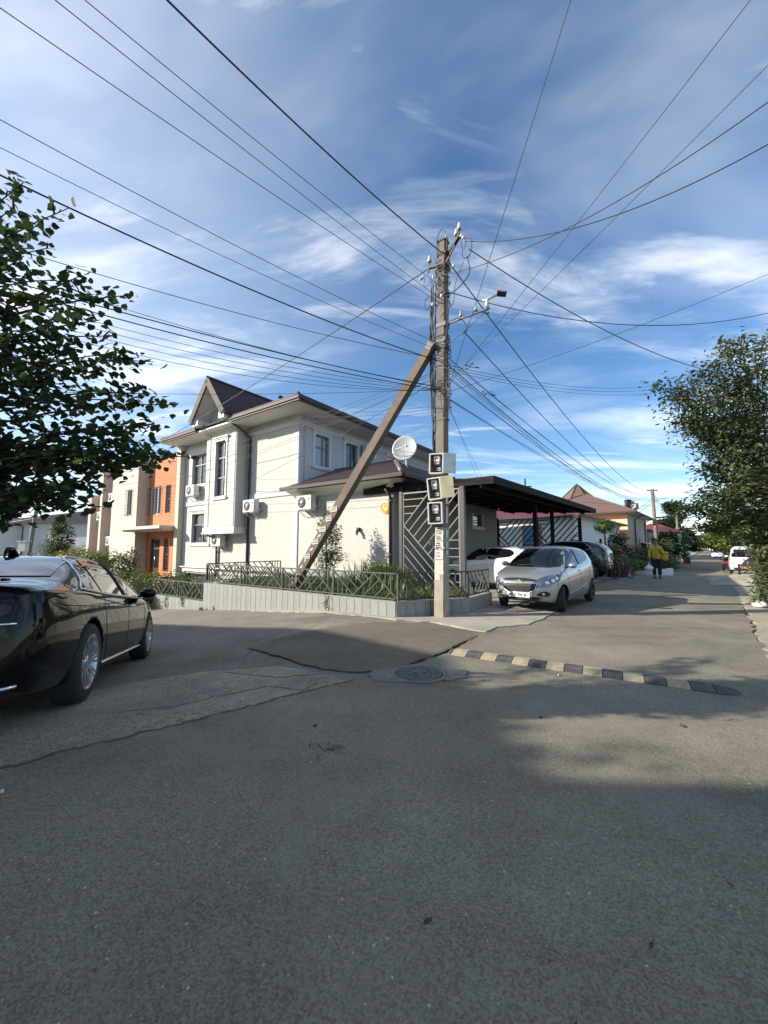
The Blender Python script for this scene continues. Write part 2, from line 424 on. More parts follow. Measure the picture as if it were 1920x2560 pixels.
class MB:
    """collects shapes into one mesh; every helper works in the local space of the thing being built"""
    def __init__(s): s.v = []; s.f = []; s.sm = []
    def add(s, vs, fs, smooth=False):
        b = len(s.v)
        s.v += [tuple(p) for p in vs]
        s.f += [tuple(b + i for i in f) for f in fs]
        s.sm += [smooth] * len(fs)
        return s
    def box(s, x0, x1, y0, y1, z0, z1, rz=0.0, c=None):
        vs = [(x, y, z) for z in (z0, z1) for y in (y0, y1) for x in (x0, x1)]
        if rz:
            cx, cy = c if c else ((x0 + x1) / 2, (y0 + y1) / 2)
            ca, sa = math.cos(rz), math.sin(rz)
            vs = [(cx + (x - cx) * ca - (y - cy) * sa, cy + (x - cx) * sa + (y - cy) * ca, z) for x, y, z in vs]
        return s.add(vs, [(0, 2, 3, 1), (4, 5, 7, 6), (0, 1, 5, 4), (2, 6, 7, 3), (0, 4, 6, 2), (1, 3, 7, 5)])
    def bbox(s, x0, x1, y0, y1, z0, z1, b=0.01):
        """box with chamfered vertical and horizontal edges"""
        x0, x1 = min(x0, x1), max(x0, x1); y0, y1 = min(y0, y1), max(y0, y1)
        vs = []; fs = []
        b = min(b, (x1 - x0) * .45, (y1 - y0) * .45, (z1 - z0) * .45)
        rings = [(z0, b), (z0 + b, 0), (z1 - b, 0), (z1, b)]
        for z, i in rings:
            X0, X1, Y0, Y1 = x0 + i, x1 - i, y0 + i, y1 - i
            k = b if i == 0 else b * 0.6
            vs += [(X0 + k, Y0, z), (X1 - k, Y0, z), (X1, Y0 + k, z), (X1, Y1 - k, z), (X1 - k, Y1, z), (X0 + k, Y1, z), (X0, Y1 - k, z), (X0, Y0 + k, z)]
        for r in range(3):
            for i in range(8):
                j = (i + 1) % 8
                fs.append((r * 8 + i, r * 8 + j, r * 8 + 8 + j, r * 8 + 8 + i))
        fs.append(tuple(reversed(range(8)))); fs.append(tuple(range(24, 32)))
        return s.add(vs, fs)
    def bar(s, p, q, w, h=None, up=(0, 0, 1)):
        """rectangular bar from p to q, w across and h along up"""
        h = w if h is None else h
        p, q = Vector(p), Vector(q); d = (q - p).normalized(); u = Vector(up)
        if abs(d.dot(u)) > 0.98: u = Vector((1, 0, 0)) if abs(d.x) < .9 else Vector((0, 1, 0))
        a = d.cross(u).normalized(); u = a.cross(d).normalized()
        a *= w / 2; u *= h / 2
        vs = [p - a - u, p + a - u, p + a + u, p - a + u, q - a - u, q + a - u, q + a + u, q - a + u]
        return s.add(vs, [(0, 1, 2, 3), (4, 7, 6, 5), (0, 4, 5, 1), (1, 5, 6, 2), (2, 6, 7, 3), (3, 7, 4, 0)])
    def tube(s, pts, r, n=6, cap=True):
        pts = [Vector(p) for p in pts]
        rs = r if isinstance(r, (list, tuple)) else [r] * len(pts)
        vs = []; fs = []; ref = None
        for i, p in enumerate(pts):
            d = (pts[min(i + 1, len(pts) - 1)] - pts[max(i - 1, 0)])
            if d.length < 1e-9: d = Vector((0, 0, 1))
            d.normalize()
            if ref is None:
                ref = Vector((0, 0, 1)) if abs(d.z) < .9 else Vector((1, 0, 0))
            a = d.cross(ref)
            if a.length < 1e-5: a = d.orthogonal()
            a.normalize(); b = a.cross(d).normalized(); ref = b
            for k in range(n):
                t = 2 * PI * k / n
                vs.append(p + (a * math.cos(t) + b * math.sin(t)) * rs[i])
        for i in range(len(pts) - 1):
            for k in range(n):
                j = (k + 1) % n
                fs.append((i * n + k, i * n + j, i * n + n + j, i * n + n + k))
        if cap:
            fs.append(tuple(reversed(range(n)))); fs.append(tuple(range((len(pts) - 1) * n, len(pts) * n)))
        return s.add(vs, fs, True)
    def lathe(s, prof, n=16, c=(0, 0, 0), axis='z', cap=True):
        vs = []; fs = []
        for r, h in prof:
            for k in range(n):
                t = 2 * PI * k / n
                a, b = r * math.cos(t), r * math.sin(t)
                p = {'z': (a, b, h), 'y': (a, h, b), 'x': (h, a, b)}[axis]
                vs.append((p[0] + c[0], p[1] + c[1], p[2] + c[2]))
        for i in range(len(prof) - 1):
            for k in range(n):
                j = (k + 1) % n
                fs.append((i * n + k, i * n + j, i * n + n + j, i * n + n + k))
        if cap:
            fs.append(tuple(range(n))); fs.append(tuple(range((len(prof) - 1) * n, len(prof) * n)))
        return s.add(vs, fs, True)
    def prism(s, poly, z0, z1):
        n = len(poly)
        vs = [(x, y, z0) for x, y in poly] + [(x, y, z1) for x, y in poly]
        return s.add(vs, [tuple(reversed(range(n))), tuple(range(n, 2 * n))] + [(i, (i + 1) % n, n + (i + 1) % n, n + i) for i in range(n)])
    def slab(s, quad, th):
        """a flat panel: top polygon given, thickened downwards along its normal"""
        q = [Vector(p) for p in quad]; n = (q[1] - q[0]).cross(q[-1] - q[0]).normalized()
        k = len(q); vs = q + [p - n * th for p in q]
        return s.add(vs, [tuple(range(k)), tuple(reversed(range(k, 2 * k)))] + [(i, k + i, k + (i + 1) % k, (i + 1) % k) for i in range(k)])
    def mesh(s, name, fix=True):
        me = bpy.data.meshes.new(name)
        me.from_pydata(s.v, [], s.f)
        if fix:
            bm = bmesh.new(); bm.from_mesh(me); bmesh.ops.recalc_face_normals(bm, faces=bm.faces); bm.to_mesh(me); bm.free()
        me.polygons.foreach_set('use_smooth', s.sm)
        me.update()
        return me
    def build(s, name, m, parent=None, kind=None, fix=True):
        return link(name, s.mesh(name, fix), m, parent, kind)

def text_mesh(txt, size, thick=0.001, align='CENTER'):
    cu = bpy.data.curves.new('txt', 'FONT'); cu.body = txt; cu.size = size; cu.extrude = thick
    cu.align_x = align; cu.align_y = 'CENTER'; cu.resolution_u = 2
    o = bpy.data.objects.new('txt', cu); C.objects.link(o)
    dg = bpy.context.evaluated_depsgraph_get()
    me = bpy.data.meshes.new_from_object(o.evaluated_get(dg))
    bpy.data.objects.remove(o, do_unlink=True); bpy.data.curves.remove(cu)
    return me

def inpoly(x, y, poly):
    r = False; j = len(poly) - 1
    for i in range(len(poly)):
        if (poly[i][1] > y) != (poly[j][1] > y) and x < (poly[j][0] - poly[i][0]) * (y - poly[i][1]) / (poly[j][1] - poly[i][1]) + poly[i][0]: r = not r
        j = i
    return r

def fill2d(poly, step):
    """triangulate a polygon with interior grid points; returns 2d points and triangles"""
    poly = [Vector(p) for p in poly]
    out = []
    for i, p in enumerate(poly):
        q = poly[(i + 1) % len(poly)]; n = max(1, int((q - p).length / step))
        out += [p.lerp(q, k / n) for k in range(n)]
    nb = len(out)
    xs = [p.x for p in out]; ys = [p.y for p in out]
    pp = [(p.x, p.y) for p in out]
    arr = np.array(pp)
    y = min(ys) + step * .5
    while y < max(ys):
        x = min(xs) + step * .5
        while x < max(xs):
            if inpoly(x, y, pp) and np.min((arr[:, 0] - x) ** 2 + (arr[:, 1] - y) ** 2) > (step * .45) ** 2:
                out.append(Vector((x, y)))
            x += step
        y += step
    r = delaunay_2d_cdt(out, [(i, (i + 1) % nb) for i in range(nb)], [list(range(nb))], 1, 1e-6)
    return [(p.x, p.y) for p in r[0]], [tuple(f) for f in r[2]]

def rough_poly(poly, step, amp, seed=0, closed=True):
    """break straight polygon edges into an uneven outline"""
    g = random.Random(seed); out = []
    n = len(poly)
    for i in range(n if closed else n - 1):
        p, q = Vector(poly[i]), Vector(poly[(i + 1) % n]); k = max(1, int((q - p).length / step))
        d = (q - p); nrm = Vector((-d.y, d.x)).normalized() if d.length else Vector((0, 1))
        for j in range(k):
            t = j / k
            out.append(tuple(p.lerp(q, t) + nrm * (g.uniform(-amp, amp) if j else 0)))
    return out
# ------------------------------------------------------------------ ground
T1 = Vector((0.81522, -0.57915)); N1 = Vector((-0.57915, -0.81522)); T2 = Vector((0.57915, 0.81522))
ROAD = Vector((0.651, 0.759)).normalized(); RIN = Vector((-ROAD.y, ROAD.x))     # along the main street, and towards the house side
def gz(x, y):
    """height of the ground: the side street falls away to the left, the main street dips far off"""
    a = -0.9 * x + 0.3 * (y - 7.9)
    z = float(np.interp(a, [-5, 0.3, 1.5, 2.97, 6.06, 9, 30, 90], [0, 0, -.03, -.17, -.455, -.74, -2.2, -2.6]))
    z += 0.15 * math.exp(-((x + 2.9) ** 2 + (y - 2.6) ** 2) / 5.1) - 0.13 * math.exp(-((x + 4.1) ** 2 + (y - 6.5) ** 2) / 4.0)
    w = min(1, max(0, (x - 2) / 8))
    z += w * float(np.interp(y, [0, 18, 25, 38, 60, 120, 160, 400], [0, 0, -.35, -.9, -1.0, -.1, .3, 0]))
    return z

def sheet(name, poly, h, m, step=0.8, skirt=0.0, kind='structure'):
    """a surface laid over the ground, h above it, with an edge that goes down by skirt"""
    pts, tri = fill2d(poly, step)
    vs = [(x, y, gz(x, y) + h) for x, y in pts]
    fs = list(tri)
    if skirt:
        cnt = {}
        for f in tri:
            for i in range(len(f)):
                e = (f[i], f[(i + 1) % len(f)]); k = tuple(sorted(e)); cnt.setdefault(k, []).append(e)
        low = {}
        for k, e in cnt.items():
            if len(e) == 1:
                a, b = e[0]
                for i in (a, b):
                    if i not in low:
                        low[i] = len(vs); vs.append((vs[i][0], vs[i][1], vs[i][2] - skirt))
                fs.append((b, a, low[a], low[b]))
    me = bpy.data.meshes.new(name); me.from_pydata(vs, [], fs); me.update()
    return link(name, me, m, kind=kind)

def grid_ground():
    xs = sorted(set([-1500, -700, -300, -150, -100, -75] + list(np.arange(-60, -14, 3.0)) + list(np.arange(-14, 14.1, 0.7)) + list(np.arange(16, 70, 3.0)) + [75, 90, 110, 140, 180, 240, 400, 800, 1500]))
    ys = sorted(set([-400, -200, -100, -50, -30] + list(np.arange(-20, -4, 2.0)) + list(np.arange(-4, 18.1, 0.7)) + list(np.arange(20, 70, 3.0)) + [75, 90, 110, 140, 160, 200, 260, 400, 800, 1800]))
    vs = [(x, y, gz(x, y)) for y in ys for x in xs]
    nx = len(xs)
    fs = [(j * nx + i, j * nx + i + 1, (j + 1) * nx + i + 1, (j + 1) * nx + i) for j in range(len(ys) - 1) for i in range(nx - 1)]
    me = bpy.data.meshes.new('ground'); me.from_pydata(vs, [], fs); me.update()
    link('ground', me, 'earth', kind='structure')
grid_ground()

def along(p, s, w=0.0):
    return (p[0] + ROAD.x * s + RIN.x * w, p[1] + ROAD.y * s + RIN.y * w)
RE = (7.2, 7.7)                                      # a point on the right edge of the main street
# older asphalt: side street and the junction, under everything else
sheet('side_street', [(-9.5, -6), (-2.5, -6), (-1, 2), (0.4, 6.2), (0.7, 7.7), (0.24, 8.05), (-5.5, 12.2), (-8.2, 14.1), (-24, 25.4), (-60, 51), (-60, 42), (-24, 16.5), (-13, 8.6)], 0.004, 'asphalt_old', 0.9)
# main street surface: newer layer with a broken left edge
edge = [(-4.6, -6.0), (-2.55, 2.20), (-2.15, 2.62), (-1.55, 3.15), (-0.98, 3.75), (-0.62, 4.10), (-0.28, 4.38), (0.05, 4.55), (0.35, 4.95), (0.95, 5.55), (1.30, 6.15), (1.60, 6.70)]
edge = rough_poly(edge, 0.09, 0.028, 3, closed=False) + [edge[-1]]
left_side = [along((2.3, 8.35), s) for s in (0, 6, 14, 26, 40, 60, 110, 170)]
right_side = [along(RE, s) for s in (175, 110, 60, 40, 26, 14, 9)]
right_rough = rough_poly([along(RE, s) for s in (5, 0, -4, -8, -14, -22)], 0.22, 0.06, 5, closed=False)
main = edge + [(2.3, 8.0)] + left_side + right_side + right_rough + [(-3.0, -14.0)]
sheet('main_street', main, 0.022, 'asphalt', 0.8, 0.03)
# patches
worn = [(-4.4, 2.35), (-3.6, 3.3), (-2.75, 4.15), (-2.2, 4.62), (-1.75, 4.75), (-1.25, 4.85), (-0.92, 4.72), (-0.60, 4.55), (-0.42, 4.35), (-0.55, 4.02), (-0.98, 3.66), (-1.5, 3.05), (-2.1, 2.5), (-2.5, 2.1), (-2.9, 0.6), (-4.8, 0.6)]
sheet('worn_asphalt', rough_poly(worn, 0.12, 0.035, 9), 0.010, 'asphalt_worn', 0.4, 0.0)
dark = [(-2.05, 5.95), (-1.75, 6.55), (-1.35, 7.0), (-0.9, 7.35), (-0.35, 7.55), (0.25, 7.65), (0.85, 7.45), (1.25, 7.05), (1.55, 6.55), (1.2, 6.05), (0.85, 5.55), (0.40, 5.05), (0.15, 4.72), (-0.30, 4.62), (-0.75, 4.72), (-1.15, 5.05), (-1.6, 5.5)]
sheet('asphalt_patch', rough_poly(dark, 0.10, 0.025, 11), 0.028, 'asphalt_dark', 0.4, 0.012)
# pale concrete apron at the foot of the planter and the pole, running into the driveway
apron = [(-3.6, 10.55), (-2.6, 9.85), (-1.2, 8.85), (0.24, 7.85), (0.9, 7.65), (1.45, 7.05), (1.75, 6.75), (2.05, 7.15), (2.7, 7.35), (3.2, 7.9), (3.9, 8.9), (3.4, 9.6), (2.7, 10.2), (1.9, 9.4), (0.5, 9.0), (-3.0, 11.0)]
sheet('concrete_apron', rough_poly(apron, 0.16, 0.035, 13), 0.040, 'concrete', 0.5, 0.03)
drive = [along((2.6, 8.9), 0.5, 0.1), along((2.6, 8.9), 13.5, 0.1), along((2.6, 8.9), 13.5, 6.5), along((2.6, 8.9), 2.5, 6.5), along((2.6, 8.9), 1.6, 1.2)]
sheet('driveway', drive, 0.030, 'concrete', 0.9, 0.03)
# right-hand verge of beaten concrete, and its red paving
vpoly = rough_poly([along(RE, s, -0.02) for s in (-22, -14, -8, -4, 0, 5, 8.5)], 0.22, 0.05, 5, closed=False) + [along(RE, 12, 0.9), along(RE, 15, 0.6), along(RE, 17, -0.3), along(RE, 60, -0.3), along(RE, 170, -0.5), along(RE, 170, -4), along(RE, 20, -5), along(RE, -22, -6)]
sheet('verge', vpoly, 0.030, 'verge', 0.9, 0.03)
pav = [along(RE, 2.4, -0.75), along(RE, 8.0, -0.9), along(RE, 10.5, -2.0), along(RE, 10, -4.5), along(RE, 2.2, -4.2)]
sheet('red_paving', pav, 0.040, 'paver_red', 0.9)
g = random.Random(4)
# left-hand footway along the far houses, with a low kerb
ls = [along((2.3, 8.35), s, w) for s, w in ((15, 0.1), (24, 0.0), (40, 0), (60, 0), (110, 0), (168, 0))]
sheet('footway', ls + [along((2.3, 8.35), s, w) for s, w in ((168, 2.2), (60, 2.2), (24, 2.0), (15, 1.6))], 0.12, 'concrete', 1.5, 0.14)

# ------------------------------------------------------------------ small things lying on the road
def litter(name, x, y, label, m, shape, h=0.03):
    o = shape.build(name, m)
    o.location = (x, y, gz(x, y) + h)
    return tag(o, label, 'litter' if name != 'fallen_leaf' else 'leaf')
def leafshape(l, w, curl=0.01):
    b = MB()
    b.add([(0, 0, 0), (l * .35, w, curl), (l * .8, w * .6, curl * .6), (l, 0, curl * 1.5), (l * .8, -w * .6, 0), (l * .35, -w, curl * .3), (l * .45, 0, .002)],
          [(0, 6, 1), (1, 6, 2), (2, 6, 3), (3, 6, 4), (4, 6, 5), (5, 6, 0)], True)
    return b
mat('dry_leaf', (0.05, 0.035, 0.022), 0.8)
for (x, y, l, lab) in [(-0.66, 1.20, .05, 'long dark dry leaf on the asphalt at the bottom left'), (0.97, 1.54, .035, 'small dark dry leaf on the asphalt at the lower right, nearer one'),
                       (1.52, 1.80, .03, 'small dark dry leaf on the asphalt at the far lower right'), (0.58, 1.30, .022, 'tiny dark dry leaf low on the right of the foreground asphalt'),
                       (0.15, 1.62, .045, 'dark round spot of a leaf in the middle foreground'), (1.12, 4.35, .05, 'dry leaf lying just before the speed bump')]:
    o = leafshape(l, l * .17).build('fallen_leaf', 'dry_leaf'); o.location = (x, y, gz(x, y) + .026); o.rotation_euler = (0, 0, g.uniform(0, 6)); tag(o, lab, 'leaf', 'dry leaves on the road')
for (x, y, m, sz, lab) in [(-2.10, 2.24, 'paper', .03, 'white scrap on the worn asphalt at the left road edge'), (0.78, 4.62, 'paper', .025, 'white scrap beside the manhole'),
                        (2.0, 4.55, 'paper', .03, 'white scrap below the speed bump'), (-0.55, 3.2, 'ink', .035, 'small black lump on the asphalt in the middle'),
                        (1.35, 3.45, 'ink', .03, 'small black lump on the asphalt right of the middle'), (2.45, 3.3, 'dry_leaf', .04, 'brown stone in the dappled light on the right')]:
    b = MB(); b.lathe([(sz * .2, 0), (sz * .6, sz * .06), (sz * .5, sz * .4), (sz * .1, sz * .5)], 7)
    o = b.build('litter', m); o.location = (x, y, gz(x, y) + .023); o.rotation_euler = (0, 0, g.uniform(0, 6)); o.scale = (1, .5, 1); tag(o, lab, 'litter')

def manhole():
    x, y = 0.40, 4.56
    t = thing('manhole', 'round iron manhole cover with wavy ribs and a letter plate, set in broken concrete', 'manhole', (x, y, gz(x, y) + 0.03))
    g2 = random.Random(21)
    ring = []
    for k in range(40):
        a = 2 * PI * k / 40; r = 0.37 + 0.06 * math.sin(2 * a + .6) + (0.10 if abs(math.cos(a)) > .7 else 0) + g2.uniform(-.03, .03)
        ring.append((r * math.cos(a) * 1.1, r * math.sin(a) * .82))
    b = MB(); n = 40
    inner = [(0.315 * math.cos(2 * PI * k / n), 0.315 * math.sin(2 * PI * k / n)) for k in range(n)]
    vs = [(p[0], p[1], 0.008) for p in ring] + [(p[0], p[1], 0.012) for p in inner] + [(p[0], p[1], -.02) for p in ring] + [(p[0], p[1], -.03) for p in inner]
    fs = [(i, (i + 1) % n, n + (i + 1) % n, n + i) for i in range(n)] + [(i, 2 * n + i, 2 * n + (i + 1) % n, (i + 1) % n) for i in range(n)] + [(n + i, n + (i + 1) % n, 3 * n + (i + 1) % n, 3 * n + i) for i in range(n)]
    b.add(vs, fs); b.build('concrete_collar', 'asphalt_old', t)
    MB().lathe([(0.283, -.02), (0.283, .012), (0.308, .012), (0.308, -.02)], 40, cap=False).build('rim', 'iron_rib', t)
    MB().lathe([(0.001, .002), (0.276, .002), (0.276, -.02)], 40, cap=False).build('lid', 'iron', t)
    b = MB()
    for k in range(-6, 7):
        yy = k * 0.041; w = math.sqrt(max(0, 0.262 ** 2 - yy * yy))
        if w < .05: continue
        segs = [(-w, w)] if abs(k) > 1 else [(-w, -.135), (.135, w)]
        for a, c in segs:
            m_ = max(3, int((c - a) / .02)); pts = [(a + (c - a) * i / m_, yy + .009 * math.sin((a + (c - a) * i / m_) * 42), .006) for i in range(m_ + 1)]
            b.tube(pts, .0085, 5)
    b.build('rib', 'iron_rib', t)
    b = MB()
    b.tube([(.12 * math.cos(a), .05 * math.sin(a), .007) for a in [2 * PI * i / 24 for i in range(25)]], .007, 5)
    b.bar((-.02, -.03, .007), (.04, .03, .007), .014, .012); b.bar((-.02, .03, .007), (.04, -.03, .007), .014, .012); b.bar((-.085, .0, .007), (-.055, .02, .007), .012, .012)
    b.build('letter_plate', 'iron_rib', t)
manhole()

def speed_bump():
    p, q = Vector((0.93, 5.57)), Vector((3.61, 4.03)); d = (q - p); L_ = d.length; d.normalize()
    ang = math.atan2(d.y, d.x)
    t = thing('speed_bump', 'rubber speed bump of black and yellow blocks lying across the street', 'speed bump', (p.x, p.y, gz(p.x, p.y) + 0.022), ang)
    n = 14; e0, e1 = .07, .22; w = (L_ - e0 - e1) / n; hw = .165
    prof = [(-hw, 0), (-hw, .008), (-hw + .02, .012), (-.10, .024), (-.095, .022), (-.065, .033), (-.06, .031), (-.03, .038), (.03, .038), (.06, .031), (.065, .033), (.095, .022), (.10, .024), (hw - .02, .012), (hw, .008), (hw, 0)]
    b = MB(); g_ = .004
    vs = [(x, y, z) for x in (g_, w - g_) for y, z in prof]; m = len(prof)
    b.add(vs, [(i, i + 1, m + i + 1, m + i) for i in range(m - 1)] + [tuple(range(m)), tuple(range(2 * m - 1, m - 1, -1))])
    b.box(w * .42, w * .58, -.035, -.012, .036, .0405); b.box(w * .5, w * .62, -.006, .02, .037, .041)
    me_b, me_y = b.mesh('block_black'), b.mesh('block_yellow')
    me_b.materials.append(M_('rubber_black')); me_y.materials.append(M_('rubber_yellow'))
    for i in range(n):
        o = link('block', me_y if i % 2 == 0 else me_b, None, t); o.location = (e0 + i * w, 0, 0)
    for x0, ln, s in ((e0 - g_, e0, -1), (e0 + n * w + g_, e1, 1)):
        b = MB(); k = 8; vs = []
        for i in range(k + 1):
            f = i / k; c = math.sqrt(max(0, 1 - f * f)); x = x0 + s * ln * f
            vs += [(x, y * max(c, .03), z * max(c, .1) if z > 0 else 0) for y, z in prof]
        b.add(vs, [(i * m + j, i * m + j + 1, (i + 1) * m + j + 1, (i + 1) * m + j) for i in range(k) for j in range(m - 1)], True)
        b.build('end_cap', 'rubber_black', t)
speed_bump()
# cracks, tyre marks and stains on the carriageway
mat('crack', (0.075, 0.066, 0.052), 0.95)
mat('tyre_black', (0.12, 0.112, 0.10), 0.8, var=0.3, vscale=9)
mat('oil_stain', (0.052, 0.051, 0.050), 0.55, var=0.3, vscale=7)
def ribbon(name, pts, w, h, m, seed=0, jit=0.02, step=.07, taper=True):
    g_ = random.Random(seed); P = [Vector(p) for p in pts]; out = []
    for i in range(len(P) - 1):
        k = max(1, int((P[i + 1] - P[i]).length / step)); out += [P[i].lerp(P[i + 1], j / k) + Vector((g_.uniform(-jit, jit), g_.uniform(-jit, jit))) for j in range(k)]
    out.append(P[-1]); vs = []; n = len(out)
    for i, p in enumerate(out):
        d = (out[min(i + 1, n - 1)] - out[max(i - 1, 0)]).normalized(); q = Vector((-d.y, d.x)); ww = w * (g_.uniform(.4, 1.2)) * (min(1, i / 3 + .15, (n - 1 - i) / 3 + .15) if taper else 1) / 2
        vs += [(p.x + q.x * ww, p.y + q.y * ww, gz(p.x, p.y) + h), (p.x - q.x * ww, p.y - q.y * ww, gz(p.x, p.y) + h)]
    me = bpy.data.meshes.new(name); me.from_pydata(vs, [], [(2 * i, 2 * i + 1, 2 * i + 3, 2 * i + 2) for i in range(n - 1)]); me.update(); return link(name, me, m, kind='structure')
for i, (pts, w) in enumerate((([(2.6, 7.4), (3.6, 7.1), (4.6, 7.2), (6.2, 7.0)], .014), ([(2.35, 8.2), (2.75, 8.05), (3.05, 7.8), (3.35, 7.85)], .030), ([(5.2, 9.6), (7.5, 9.3), (9.2, 9.6)], .018), ([(-2.4, 4.9), (-1.9, 5.4), (-2.0, 6.2), (-1.5, 6.9)], .014), ([(-3.4, 7.4), (-2.6, 7.0), (-1.6, 6.5)], .012), ([(-1.9, 4.6), (-1.2, 4.4), (-.6, 4.6)], .018), ([(-1.6, 3.7), (-1.2, 4.1), (-.8, 4.0), (-.7, 4.4)], .014), ([(-2.3, 3.3), (-1.8, 3.5), (-1.5, 3.9)], .012), ([(1.6, 6.7), (2.1, 6.9), (2.5, 6.6)], .010))):
    ribbon('road_crack', pts, w, .041 if i == 1 else .030 if i in (0, 2, 8) else .014, 'crack', i)
for i, (pts, w) in enumerate((([(14.5, 15.6), (13.2, 14.6), (11.9, 13.2), (10.6, 11.6), (9.6, 10.4)], .16), ([(14.1, 15.7), (12.9, 14.4), (11.2, 12.3), (9.9, 10.6)], .15), ([(13.3, 15.2), (12.0, 13.4), (11.0, 11.6), (10.2, 10.4)], .09), ([(14.6, 17.5), (14.4, 16.3), (14.2, 15.6)], .10))):
    ribbon('tyre_mark', pts, w, .0262 + .0008 * i, 'tyre_black', 40 + i, .01, .3)
g = random.Random(12)
for i in range(26):
    a, r_ = g.uniform(0, 6.28), g.uniform(0, .15); x, y = -.42 + math.cos(a) * r_ * .8, 2.83 + math.sin(a) * r_ * 1.3; d = g.uniform(0, 3.14); l = g.uniform(.03, .08)
    ribbon('surface_scab', [(x, y), (x + math.cos(d) * l, y + math.sin(d) * l)], .022, .0255, 'crack', i, .012, .02)

ribbon('road_edge_crack', [(-2.55, 2.20), (-2.15, 2.62), (-1.55, 3.15), (-0.98, 3.75), (-0.62, 4.10), (-0.28, 4.38)], .034, .0245, 'crack', 91, .022, .05)
ribbon('road_edge_crack', [(-2.7, 1.4), (-2.62, 1.9), (-2.5, 2.25)], .032, .0245, 'crack', 92, .02, .05)
ribbon('patch_edge_crack', [(0.15, 4.72), (0.40, 5.05), (0.85, 5.55), (1.2, 6.05), (1.52, 6.5)], .022, .0425, 'crack', 93, .02, .05)
# ------------------------------------------------------------------ the white corner house
HO = (-3.467, 15.5); HR = math.atan2(T1.y, T1.x)
def hw(s, d, z=0.0):
    """house coordinates (along the lit front, inwards, up) to world"""
    return (HO[0] + T1.x * s + T2.x * d, HO[1] + T1.y * s + T2.y * d, z)

def siding():
    m = MATS['stucco_white'].copy(); m.name = 'siding'; N = m.node_tree.nodes; L = m.node_tree.links; b = N['Principled BSDF']
    t = N.new('ShaderNodeTexCoord'); br = N.new('ShaderNodeTexBrick'); s = N.new('ShaderNodeSeparateXYZ'); L.new(t.outputs['Object'], s.inputs[0])
    a = N.new('ShaderNodeMath'); a.operation = 'ADD'; L.new(s.outputs[0], a.inputs[0]); L.new(s.outputs[1], a.inputs[1])
    c = N.new('ShaderNodeCombineXYZ'); L.new(a.outputs[0], c.inputs[0]); L.new(s.outputs[2], c.inputs[1]); L.new(c.outputs[0], br.inputs['Vector'])
    br.inputs['Scale'].default_value = 1; br.inputs['Brick Width'].default_value = 1.6; br.inputs['Row Height'].default_value = 0.155; br.inputs['Mortar Size'].default_value = 0.012
    br.inputs['Mortar Smooth'].default_value = 0.6
    bp = N.new('ShaderNodeBump'); bp.invert = True; bp.inputs['Strength'].default_value = 0.35; bp.inputs['Distance'].default_value = 0.006
    L.new(br.outputs['Fac'], bp.inputs['Height']); L.new(bp.outputs[0], b.inputs['Normal'])
    b.inputs['Base Color'].links[0].from_node.inputs['Color2'].default_value = (0.42, 0.408, 0.365, 1)
    MATS['siding'] = m
siding()

class Face:
    """a wall plane: a runs along it, d goes inwards, z up"""
    def __init__(s, kind, off=0.0): s.k = kind; s.o = off
    def p(s, a, d, z):
        if s.k == 'x': return (a, s.o + d, z)          # faces -y (the lit front)
        return (s.o - d, a, z)                          # faces +x (the shaded flank)
    def box(s, b, a0, a1, d0, d1, z0, z1):
        p, q = s.p(a0, d0, z0), s.p(a1, d1, z1)
        b.box(min(p[0], q[0]), max(p[0], q[0]), min(p[1], q[1]), max(p[1], q[1]), z0, z1)

def wall_with_openings(face, a0, a1, z0, z1, ops, rev):
    """wall skin with real holes and reveals of depth rev"""
    A = sorted(set([a0, a1] + [o[0] for o in ops] + [o[1] for o in ops])); Z = sorted(set([z0, z1] + [o[2] for o in ops] + [o[3] for o in ops]))
    b = MB()
    for i in range(len(A) - 1):
        for j in range(len(Z) - 1):
            ca, cz = (A[i] + A[i + 1]) / 2, (Z[j] + Z[j + 1]) / 2
            if any(o[0] < ca < o[1] and o[2] < cz < o[3] for o in ops): continue
            b.add([face.p(A[i], 0, Z[j]), face.p(A[i + 1], 0, Z[j]), face.p(A[i + 1], 0, Z[j + 1]), face.p(A[i], 0, Z[j + 1])], [(0, 1, 2, 3)])
    for o in ops:
        c = [(o[0], o[2]), (o[1], o[2]), (o[1], o[3]), (o[0], o[3])]
        for k in range(4):
            p, q = c[k], c[(k + 1) % 4]
            b.add([face.p(p[0], 0, p[1]), face.p(q[0], 0, q[1]), face.p(q[0], rev, q[1]), face.p(p[0], rev, p[1])], [(0, 1, 2, 3)])
    return b

